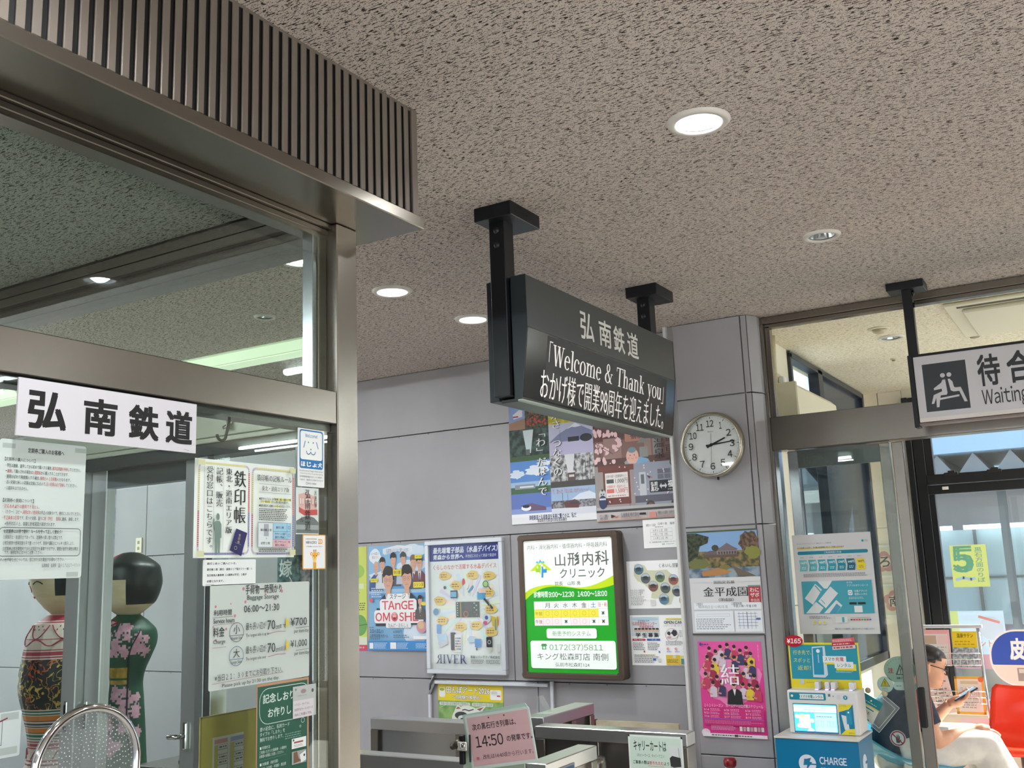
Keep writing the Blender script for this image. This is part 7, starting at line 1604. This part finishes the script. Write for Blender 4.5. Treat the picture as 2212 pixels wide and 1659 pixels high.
def spline(pts, step):
    """smooth radius profile through (r, z) points from low to high"""
    pts = sorted(pts, key=lambda p: p[1]); out = []; z = pts[0][1]
    while z < pts[-1][1] - 1e-6:
        i = max(k for k in range(len(pts)) if pts[k][1] <= z + 1e-9); i = min(i, len(pts) - 2)
        p0 = pts[max(i - 1, 0)]; p1 = pts[i]; p2 = pts[i + 1]; p3 = pts[min(i + 2, len(pts) - 1)]
        t = (z - p1[1]) / (p2[1] - p1[1])
        r = .5 * ((2 * p1[0]) + (-p0[0] + p2[0]) * t + (2 * p0[0] - 5 * p1[0] + 4 * p2[0] - p3[0]) * t * t + (-p0[0] + 3 * p1[0] - 3 * p2[0] + p3[0]) * t ** 3)
        out.append((max(r, .0005), z)); z += step
    out.append(pts[-1]); return out
def sq(pts, k): return [(r * k, z) for r, z in pts]
# striped doll
DX, DY = -3.590, 2.52
kd = empty('kokeshi_doll', (DX, DY, 0), 'tall striped paper kokeshi doll with a smiling face, behind the booth glass', 'kokeshi doll', 'paper kokeshi dolls')
HP1 = sq([(.05, 1.452), (.085, 1.47), (.150, 1.53), (.174, 1.60), (.165, 1.67), (.12, 1.735), (.04, 1.765), (.0005, 1.77)], .70)
m = MB(); m.lathe(spline(HP1, .012), (DX, DY, 0), SKIN, 22); h = m.build('head', kd)
FA = -113
recolour(h, DX, DY, FA, lambda a, z: (HAIR if (z > 1.665 or (abs(a) > 64 and z > 1.525)) else SKIN))
WHT = noisemat('washi_white', (226, 210, 196), (236, 222, 210), (10, 10, 30), .5); PK = mat((176, 60, 80), .5); GRN = mat((40, 104, 92), .5); ORG = mat((222, 130, 40), .5); DKB = mat((40, 40, 56), .5)
def squiggle():
    n = 'tsugaru_squiggle'
    if n in MATS: return MATS[n]
    mm = bpy.data.materials.new(n); mm.use_nodes = True; t = mm.node_tree; p = t.nodes['Principled BSDF']
    g = t.nodes.new('ShaderNodeTexCoord'); nz_ = t.nodes.new('ShaderNodeTexNoise'); r = t.nodes.new('ShaderNodeValToRGB'); r2_ = t.nodes.new('ShaderNodeValToRGB'); n2 = t.nodes.new('ShaderNodeTexNoise'); mxx = t.nodes.new('ShaderNodeMix'); mxx.data_type = 'RGBA'
    nz_.inputs['Scale'].default_value = 34; nz_.inputs['Detail'].default_value = 1.2; nz_.inputs['Distortion'].default_value = .8; n2.inputs['Scale'].default_value = 12
    e = r.color_ramp.elements; e[0].position = .455; e[0].color = (0, 0, 0, 1); e[1].position = .475; e[1].color = (1, 1, 1, 1); x = e.new(.515); x.color = (1, 1, 1, 1); x = e.new(.535); x.color = (0, 0, 0, 1)
    r2_.color_ramp.elements[0].position = .4; r2_.color_ramp.elements[0].color = lin((206, 96, 50)); r2_.color_ramp.elements[1].position = .55; r2_.color_ramp.elements[1].color = lin((226, 190, 90))
    t.links.new(g.outputs['Object'], nz_.inputs['Vector']); t.links.new(g.outputs['Object'], n2.inputs['Vector']); t.links.new(nz_.outputs['Fac'], r.inputs[0]); t.links.new(n2.outputs['Fac'], r2_.inputs[0])
    mxx.inputs['A'].default_value = lin((30, 38, 40)); t.links.new(r2_.outputs[0], mxx.inputs['B']); t.links.new(r.outputs[0], mxx.inputs['Factor']); t.links.new(mxx.outputs['Result'], p.inputs['Base Color']); p.inputs['Roughness'].default_value = .4
    MATS[n] = mm; return mm
SQ = squiggle()
bands = [(0, WHT), (.60, WHT), (.905, PK), (.911, WHT), (.918, PK), (.924, WHT), (.964, PK), (.969, WHT), (.973, PK), (.983, WHT), (.988, PK), (.992, WHT), (.998, GRN), (1.002, WHT), (1.007, GRN), (1.016, WHT), (1.021, DKB), (1.024, ORG), (1.040, WHT), (1.043, DKB), (1.047, WHT), (1.051, DKB), (1.058, WHT), (1.064, DKB), (1.067, ORG), (1.085, WHT), (1.088, GRN), (1.093, WHT), (1.098, GRN), (1.104, WHT), (1.108, SQ), (1.290, WHT), (1.295, PK), (1.300, WHT), (1.304, PK), (1.318, WHT), (1.322, PK), (1.326, WHT), (1.362, PK), (1.365, WHT), (1.422, PK), (1.427, WHT), (1.430, PK), (1.450, WHT), (1.46, WHT)]
base = [(.24, 0), (.235, .4), (.225, .80), (.165, .88), (.142, .935), (.146, .99), (.176, 1.09), (.205, 1.17), (.207, 1.23), (.19, 1.31), (.172, 1.37), (.13, 1.425), (.066, 1.452)]
prof = spline(sq(base, .69), .02); extra = []
def rad(z):
    for (r0, z0), (r1, z1) in zip(prof, prof[1:]):
        if z0 <= z <= z1: return r0 + (r1 - r0) * (z - z0) / max(z1 - z0, 1e-6)
    return prof[-1][0]
zs = sorted(set([round(p[1], 4) for p in prof] + [b[0] for b in bands if b[0] < 1.452])); P2 = [(rad(z), z) for z in zs]
def band(z):
    c = WHT
    for b, mm in bands:
        if z >= b - 1e-6: c = mm
    return c
m = MB(); m.lathe(P2, (DX, DY, 0), WHT, 22, mats=[band((a[1] + b[1]) / 2) for a, b in zip(P2, P2[1:])], smooth=False); body = m.build('body', kd)
def on_surface(cx, cy, radf, pts, w_, mtl, mb, eps=.0025):
    """a painted stroke laid on a turned body: pts = (angle deg from facing, z)"""
    q = []
    for a, z in pts:
        r = radf(z) + eps; t = math.radians(a); q.append((cx + r * math.cos(t), cy + r * math.sin(t), z))
    mb.tube(q, w_, mtl, 5)
CA = math.degrees(math.atan2(-2.5, 3.59))     # towards the hall
m = MB()
for c0 in (CA - 45, CA + 5, CA - 95):
    on_surface(DX, DY, rad, [(c0 - 22 + 44 * k / 10, 1.415 - .05 * math.sin(math.pi * k / 10)) for k in range(11)], .0022, PK, m)
    on_surface(DX, DY, rad, [(c0 + 3 - 20 + 40 * k / 10, 1.342 + .020 * math.sin(math.pi * k / 10)) for k in range(11)], .0022, PK, m)
    on_surface(DX, DY, rad, [(c0 + 28 - 18 + 36 * k / 10, 1.362 - .022 * math.sin(math.pi * k / 10)) for k in range(11)], .002, PK, m)
    for k in range(5): on_surface(DX, DY, rad, [(c0 - 12 + k * 6, 1.397 + .012 * (k % 2)), (c0 - 11 + k * 6, 1.401 + .012 * (k % 2))], .0018, PK, m)
    on_surface(DX, DY, rad, [(c0 - 10 + 28 * k / 8, .928 + .03 * math.sin(math.pi * k / 8)) for k in range(9)], .0022, PK, m)
    on_surface(DX, DY, rad, [(c0 + 14 + 10 * k / 6, .964 - .02 * k / 6) for k in range(7)], .0022, PK, m)
m.build('painted_flourish', body)
hp = spline(HP1, .012)
def hrad(z):
    for (r0, z0), (r1, z1) in zip(hp, hp[1:]):
        if z0 <= z <= z1: return r0 + (r1 - r0) * (z - z0) / (z1 - z0)
    return .05
m = MB()
for c0 in (FA - 24, FA + 30):
    on_surface(DX, DY, hrad, [(c0 - 12 + 24 * k / 8, 1.570 + .010 * math.sin(math.pi * k / 8)) for k in range(9)], .0024, DKB, m); on_surface(DX, DY, hrad, [(c0 - 13 + 26 * k / 8, 1.605 + .014 * math.sin(math.pi * k / 8)) for k in range(9)], .0020, DKB, m)
on_surface(DX, DY, hrad, [(FA, 1.565), (FA + 5, 1.545), (FA, 1.54)], .0018, PK, m); on_surface(DX, DY, hrad, [(FA - 6, 1.522), (FA, 1.517), (FA + 6, 1.522)], .0024, PK, m)
m.build('painted_face', h)

# kimono doll
EX, EY = -3.205, 2.53
kd = empty('kokeshi_doll', (EX, EY, 0), 'round haired paper kokeshi doll in a green blossom kimono with a gold sash', 'kokeshi doll', 'paper kokeshi dolls')
hp2 = spline(sq([(.05, 1.443), (.075, 1.455), (.128, 1.49), (.155, 1.545), (.157, 1.58), (.142, 1.625), (.105, 1.648), (.075, 1.660), (.05, 1.672), (.0005, 1.676)], .74), .010)
m = MB(); m.lathe(hp2, (EX, EY, 0), HAIR, 24); h = m.build('head', kd)
FB = -107; RB = mat((150, 30, 40), .5)
recolour(h, EX, EY, FB, lambda a, z: (RB if z > 1.655 and abs(a) < 24 else HAIR if (z > 1.578 or (abs(a) > 64 and z > 1.488)) else SKIN))
def h2(z):
    for (r0, z0), (r1, z1) in zip(hp2, hp2[1:]):
        if z0 <= z <= z1: return r0 + (r1 - r0) * (z - z0) / (z1 - z0)
    return .05
m = MB()
for c0 in (FB - 26, FB + 30): on_surface(EX, EY, h2, [(c0 - 5, 1.547), (c0, 1.548), (c0 + 5, 1.547)], [.0015, .006, .0015], DKB, m)
on_surface(EX, EY, h2, [(FB - 4, 1.502), (FB, 1.499), (FB + 4, 1.502)], .0024, RB, m)
m.build('painted_face', h)
KGREEN = noisemat('kimono_green', (24, 70, 52), (34, 86, 64), (10, 10, 10), .5)
KPINK = noisemat('kimono_blossom', (206, 150, 172), (222, 172, 190), (60, 60, 60), .5)
GOLD = noisemat('sash_gold', (150, 116, 40), (196, 160, 70), (40, 40, 30), .45)
base2 = [(.15, 0), (.145, .45), (.125, .80), (.110, .93), (.100, 1.04), (.088, 1.15), (.082, 1.205), (.092, 1.245), (.118, 1.29), (.146, 1.345), (.140, 1.39), (.095, 1.425), (.060, 1.445)]
kp = spline(sq(base2, .71), .0075)
def krad(z):
    for (r0, z0), (r1, z1) in zip(kp, kp[1:]):
        if z0 <= z <= z1: return r0 + (r1 - r0) * (z - z0) / (z1 - z0)
    return .06
m = MB(); m.lathe(kp, (EX, EY, 0), KGREEN, 96); b_ = m.build('body', kd)
CB = math.degrees(math.atan2(-2.53, 3.17))
rb = random.Random(4)
# blossom clumps: (angle from the viewer's side, z, radius)
CL = [(rb.uniform(-58, 5), rb.uniform(1.30, 1.42)) for _ in range(26)] + [(rb.uniform(8, 46), rb.uniform(1.30, 1.395)) for _ in range(11)] + [(rb.uniform(-60, 6), rb.uniform(.96, 1.185)) for _ in range(40)] + [(rb.uniform(10, 40), rb.uniform(1.02, 1.16)) for _ in range(12)]
def krule(a, z):
    a2 = a
    if abs(a2) < 75 and a2 < 6:
        if 1.222 < z < 1.262 : return GOLD
        if 1.203 < z < 1.217: return GOLD
    for ca, cz in CL:
        da = math.radians(a2 - ca) * krad(z); dz = z - cz; th = math.atan2(dz, da)
        if math.hypot(da, dz) < .0135 * (1 + .28 * math.cos(5 * th)): return KPINK
    return KGREEN
recolour(b_, EX, EY, CB, krule)
m = MB()
on_surface(EX, EY, krad, [(CB + 26 - 22 * math.sin(math.pi * .5 * k / 8), 1.395 - .012 * k) for k in range(9)] + [(CB + 4, 1.29 - .012 * k) for k in range(1, 19)] + [(CB + 4 + 1.6 * k, 1.07 - .016 * k) for k in range(8)], .0026, DKB, m)
on_surface(EX, EY, krad, [(CB - 70, 1.34), (CB - 55, 1.385), (CB - 25, 1.41)], .0022, DKB, m); on_surface(EX, EY, krad, [(CB - 50, 1.405), (CB - 30, 1.42), (CB - 60, 1.43)], .004, RB, m)
m.build('painted_lines', b_)
# small steel table inside
t = empty('steel_table', (-2.50, 2.28, 0), 'small steel topped table inside the booth door', 'table')
m = MB(); m.box(-2.735, -2.2, 2.20, 2.42, .955, 1.0, M_STEEL_H, .003); m.build('table_top', t)
for x in (-2.72, -2.24):
    for y in (2.21, 2.39):
        m = MB(); m.box(x, x + .02, y, y + .02, 0, .955, M_ALU); m.build('leg', t)
t = empty('card_holder', (-2.57, 2.29, 1.0), 'thin dark card holder standing on the small steel table', 'card holder')
m = MB(); m.box(-2.61, -2.56, 2.29, 2.294, 1.0, 1.07, M_ACRYL); m.build('sheet', t)
m = MB(); m.obox((-2.615, 2.285, 1.03), (.003, 0, -.0005), (0, .004, 0), (.004, 0, .03), M_BLACK); m.box(-2.63, -2.59, 2.28, 2.3, 1.0, 1.005, M_BLACK); m.build('stem', t)

# ================================================================== SEATED PERSON READING A PHONE
PO = Vector((-1.245, 6.28, 0)); FD = Vector((.93, .37, 0)).normalized(); ND = Vector((FD.y, -FD.x, 0))     # ND: towards the hall
def PP(s, n, z): return tuple(PO + FD * s + ND * n + Vector((0, 0, z)))
SKN = noisemat('skin', (214, 158, 128), (224, 170, 140), (20, 20, 20), .5); SHIRT = noisemat('navy_cloth', (34, 44, 62), (44, 54, 74), (40, 40, 40), .8); TROU = noisemat('white_cloth', (216, 210, 204), (228, 222, 216), (16, 16, 16), .8); DHAIR = noisemat('dark_hair', (22, 18, 18), (44, 36, 34), (8, 90, 90), .35)
def remeshed(mb, name, parent, vox, mtl, smooth=3, origin=None):
    tmp = mb.build('shape', None); md = tmp.modifiers.new('r', 'REMESH'); md.mode = 'VOXEL'; md.voxel_size = vox; md.use_smooth_shade = True
    if smooth:
        sm = tmp.modifiers.new('s', 'SMOOTH'); sm.iterations = smooth; sm.factor = .5
    me = bpy.data.meshes.new_from_object(tmp.evaluated_get(bpy.context.evaluated_depsgraph_get())); me.transform(Matrix.Translation(tmp.location)); me.name = name
    bpy.data.objects.remove(tmp); me.materials.clear(); me.materials.append(mtl)
    ob = bpy.data.objects.new(name, me); COL.objects.link(ob)
    if parent is not None: adopt(ob, parent)
    return ob
def ball(mb, c, r, mtl, sx=1, sy=1, sz=1):
    prof = [(max(r * math.cos(math.radians(a)) * sx, .0002), r * math.sin(math.radians(a)) * sz) for a in range(-90, 91, 15)]
    mb.lathe(prof, c, mtl, 16, cap=False)
HC_ = Vector(PP(.200, 0, .925)); tl = math.radians(-16)          # head leans down to the phone
HF = (FD * math.cos(tl) + Vector((0, 0, math.sin(tl)))); HU = (Vector((0, 0, math.cos(tl))) - FD * math.sin(tl))
def HP(f, n, u): return tuple(HC_ + HF * f + ND * n + HU * u)
RINGS = [(-.112, .070, -.000, .022), (-.104, .082, -.025, .040), (-.085, .088, -.045, .053), (-.068, .087, -.062, .060), (-.050, .088, -.078, .065), (-.030, .088, -.088, .069), (-.010, .084, -.094, .072), (.010, .080, -.097, .074), (.030, .088, -.099, .076), (.050, .090, -.098, .077), (.072, .082, -.092, .072), (.092, .062, -.078, .060), (.108, .03, -.05, .038), (.116, .0, -.01, .006)]
NOSE = {-.050: .004, -.030: .024, -.010: .019, .010: .010, .030: .002, -.068: .005, -.085: .002}
def headmesh(mb, mtl, grow=0.0, keep=None):
    n = 36; V = []
    for (u, fr, bk, hw) in RINGS:
        c = (fr + bk) / 2; a_ = (fr - bk) / 2
        for k in range(n):
            t = 2 * math.pi * k / n; ct, st = math.cos(t), math.sin(t)
            f = c + (a_ + grow) * math.copysign(abs(ct) ** .9, ct); l = (hw + grow) * math.copysign(abs(st) ** .9, st)
            if ct > 0 and abs(st) < .26 and not grow: f += NOSE.get(u, 0) * (1 - abs(st) / .26)
            V.append(HP(f, l, u + (grow if u > .09 else 0)))
    F = []
    for i in range(len(RINGS) - 1):
        for k in range(n): F.append((i * n + k, i * n + (k + 1) % n, (i + 1) * n + (k + 1) % n, (i + 1) * n + k))
    F += [tuple(range(n - 1, -1, -1)), tuple((len(RINGS) - 1) * n + k for k in range(n))]
    mb.faces(V, F, mtl, True)
pm = MB(); headmesh(pm, SKN)
pm.tube([HP(-.03, 0, -.06), PP(.145, 0, .83), PP(.11, 0, .775)], [.055, .052, .062], SKN, 16)
for s in (-1, 1):                                                     # ears, lips
    pm.tube([HP(-.012, s * .072, .018), HP(-.022, s * .083, .008), HP(-.012, s * .080, -.028)], [.010, .013, .008], SKN, 10)
pm.tube([HP(.083, -.020, -.066), HP(.094, 0, -.064), HP(.083, .020, -.066)], [.004, .007, .004], SKN, 8); pm.tube([HP(.082, -.018, -.076), HP(.092, 0, -.076), HP(.082, .018, -.076)], [.004, .007, .004], SKN, 8)
# torso core, arms
pm.tube([PP(-.01, 0, .47), PP(.02, 0, .60), PP(.09, 0, .74), PP(.105, 0, .80)], [.10, .105, .11, .07], SKN, 16)
SHN, SHF = PP(.095, .155, .755), PP(.105, -.155, .755)
ELN, WRN = PP(.165, .19, .545), PP(.385, .085, .590)
ELF, WRF = PP(.215, -.12, .605), PP(.300, -.015, .715)
pm.tube([SHN, ELN], [.050, .040], SKN, 14); pm.tube([ELN, WRN], [.042, .027], SKN, 14)
pm.tube([SHF, ELF], [.050, .040], SKN, 14); pm.tube([ELF, WRF], [.041, .026], SKN, 14)
for c, r in ((SHN, .05), (ELN, .041), (SHF, .05), (ELF, .041)): ball(pm, c, r, SKN)
# phone frame: held in the far hand, top edge tipped away
PC_ = Vector(PP(.385, .0, .770)); PU = (FD * .80 + Vector((0, 0, .42))).normalized(); PN = ND; PT = PU.cross(PN).normalized()
def phn(a, b, c): return tuple(PC_ + PU * a + PN * b + PT * c)
palm0, palm1 = Vector(WRF), Vector(phn(-.03, -.005, .020))
pm.tube([palm0, palm0.lerp(palm1, .5), palm1], [.024, .034, .030], SKN, 12)
for i, (a, ln) in enumerate(((.028, .9), (.008, 1.0), (-.012, .95), (-.030, .8))):
    pm.tube([phn(a - .03, -.028, .018), phn(a - .006, -.044, .014), phn(a + .002, -.044, -.004), phn(a + .004, -.040 + .012 * ln, -.012)], [.010, .0095, .0088, .0075], SKN, 10)
pm.tube([phn(-.045, .01, .020), phn(-.02, .040, .014), phn(.006, .046, .0), phn(.022, .040, -.010)], [.012, .011, .010, .008], SKN, 10)
# near hand resting on the thigh
hb = Vector(WRN); hd = (FD * .97 + Vector((0, 0, -.12))).normalized()
pm.tube([hb, hb + hd * .045, hb + hd * .085], [.025, .036, .033], SKN, 12)
for i, o_ in enumerate((-.027, -.009, .009, .026)):
    b0 = hb + hd * .075 + ND * o_; pm.tube([b0, b0 + hd * .034 + Vector((0, 0, .002)), b0 + hd * (.058 - .004 * abs(i - 1)) - Vector((0, 0, .010)), b0 + hd * (.070 - .005 * abs(i - 1)) - Vector((0, 0, .022))], [.0095, .009, .0085, .007], SKN, 10)
b0 = hb + hd * .03 + ND * -.028; pm.tube([b0, b0 + hd * .03 - ND * .02, b0 + hd * .055 - ND * .024 - Vector((0, 0, .008))], [.011, .010, .008], SKN, 10)
# lower legs and feet
for s in (1, -1):
    kx = PP(.46, s * .10, .47); ax = PP(.50, s * .10, .09)
    pm.tube([kx, ax], [.05, .036], SKN, 12); pm.tube([PP(.47, s * .10, .05), PP(.58, s * .105, .045), PP(.66, s * .11, .035)], [.042, .040, .028], SKN, 12)
person = remeshed(pm, 'person', None, .0052, SKN, 2)
tag(person, 'seated person in glasses, navy top and white trousers, looking down at a phone', 'person')
sm_ = MB()
sm_.tube([PP(-.02, 0, .47), PP(-.01, 0, .54), PP(.04, 0, .66), PP(.085, 0, .76), PP(.10, 0, .80)], [.140, .138, .136, .12, .075], SHIRT, 20)
for q_ in (-.03, .03): sm_.tube([PP(-.02, q_, .47), PP(-.01, q_, .54), PP(.04, q_, .66), PP(.085, q_, .745)], [.135, .132, .13, .11], SHIRT, 18)
for a, b in ((SHN, ELN), (SHF, ELF)):
    v = Vector(a).lerp(Vector(b), .62); sm_.tube([tuple(Vector(a) + Vector((0, 0, .01))), tuple(v)], [.072, .066], SHIRT, 16); ball(sm_, a, .076, SHIRT)
remeshed(sm_, 'shirt', person, .009, SHIRT, 4)
tr = MB()
for s in (1, -1):
    tr.tube([PP(-.02, s * .075, .46), PP(.20, s * .09, .495), PP(.44, s * .10, .505)], [.125, .112, .088], TROU, 18); ball(tr, PP(.445, s * .10, .50), .09, TROU)
    tr.tube([PP(.445, s * .10, .50), PP(.50, s * .105, .34), PP(.53, s * .11, .12)], [.088, .108, .128], TROU, 18)
tr.tube([PP(-.03, -.10, .44), PP(-.03, .10, .44)], [.12, .12], TROU, 16)
remeshed(tr, 'trousers', person, .010, TROU, 3)
hm = MB(); n = 36; V = []; F = []
HR = [(-.05, .45), (-.03, .40), (-.01, .30), (.010, .15), (.030, -.05), (.050, -.45), (.072, -.72), (.092, -1.2), (.108, -1.2), (.116, -1.2)]
rr_ = {r[0]: r for r in RINGS}
headtmp = MB(); headmesh(headtmp, DHAIR, .007)
bm = headtmp.bm
bm.faces.ensure_lookup_table()
kill = []
for f in bm.faces:
    c = f.calc_center_median() - HC_; fu, ff = c.dot(HU), c.dot(HF)
    line = .062 - max(0, (ff - .03)) * .35 if ff > -.01 else (.045 if ff > -.035 else -.045)
    if ff > .02: line = .070 if ff > .05 else .056
    elif ff > -.005: line = .020
    elif ff > -.03: line = .03
    else: line = -.055
    if fu < line: kill.append(f)
bmesh.ops.delete(bm, geom=kill, context='FACES')
bmesh.ops.solidify(bm, geom=bm.faces[:], thickness=-.012)
ball(headtmp, HP(-.118, 0, .02), .038, DHAIR); headtmp.tube([HP(-.085, 0, .02), HP(-.118, 0, .02)], [.03, .03], DHAIR, 12)
hair = headtmp.build('hair', person)
for p in hair.data.polygons: p.use_smooth = True
g = MB(); BLK = mat((18, 18, 20), .3)
for s in (1, -1):
    cx_ = [HP(.100 + .004 * math.cos(2 * math.pi * k / 20) - .010 * abs(math.cos(2 * math.pi * k / 20)), s * (.034 + .025 * math.cos(2 * math.pi * k / 20)), -.002 + .019 * math.sin(2 * math.pi * k / 20)) for k in range(20)]
    g.tube(cx_, .0024, BLK, 6, closed=True); g.tube([HP(.092, s * .060, .004), HP(.06, s * .080, .010), HP(-.015, s * .082, .014)], .0024, BLK, 6)
g.tube([HP(.101, -.010, .002), HP(.106, 0, .005), HP(.101, .010, .002)], .0022, BLK, 6); g.build('glasses', person)
e_ = MB()
for s in (1, -1):
    e_.tube([HP(.083, s * .022, .001), HP(.086, s * .034, .003), HP(.078, s * .046, .001)], [.0015, .0034, .0015], BLK, 8); e_.tube([HP(.092, s * .018, .026), HP(.091, s * .034, .032), HP(.080, s * .050, .026)], [.002, .003, .0015], DHAIR, 8)
e_.build('eyes', person)
l_ = MB(); l_.tube([HP(.087, -.018, -.071), HP(.0965, 0, -.070), HP(.087, .018, -.071)], [.0015, .0028, .0015], mat((170, 92, 84), .4), 8); l_.build('mouth', person)
for s, lb in ((1, ''), (-1, '')):
    sh = MB(); sh.tube([PP(.455, s * .10, .035), PP(.56, s * .105, .036), PP(.675, s * .11, .028)], [.045, .046, .030], mat((60, 56, 54), .5), 14); sh.build('shoe', person)
ph_ = MB(); ph_.obox(PC_, PU * .073, PN * .036, PT * .0045, mat((22, 22, 26), .25), .003); phn_ = ph_.build('phone'); tag(phn_, 'dark phone held up in the seated person\'s hand', 'phone')
sc_ = MB(); sc_.obox(PC_ - PT * .0050, PU * .068, PN * .032, PT * .0005, mat((150, 180, 200), .2, 0, .4)); sc_.build('screen', phn_)
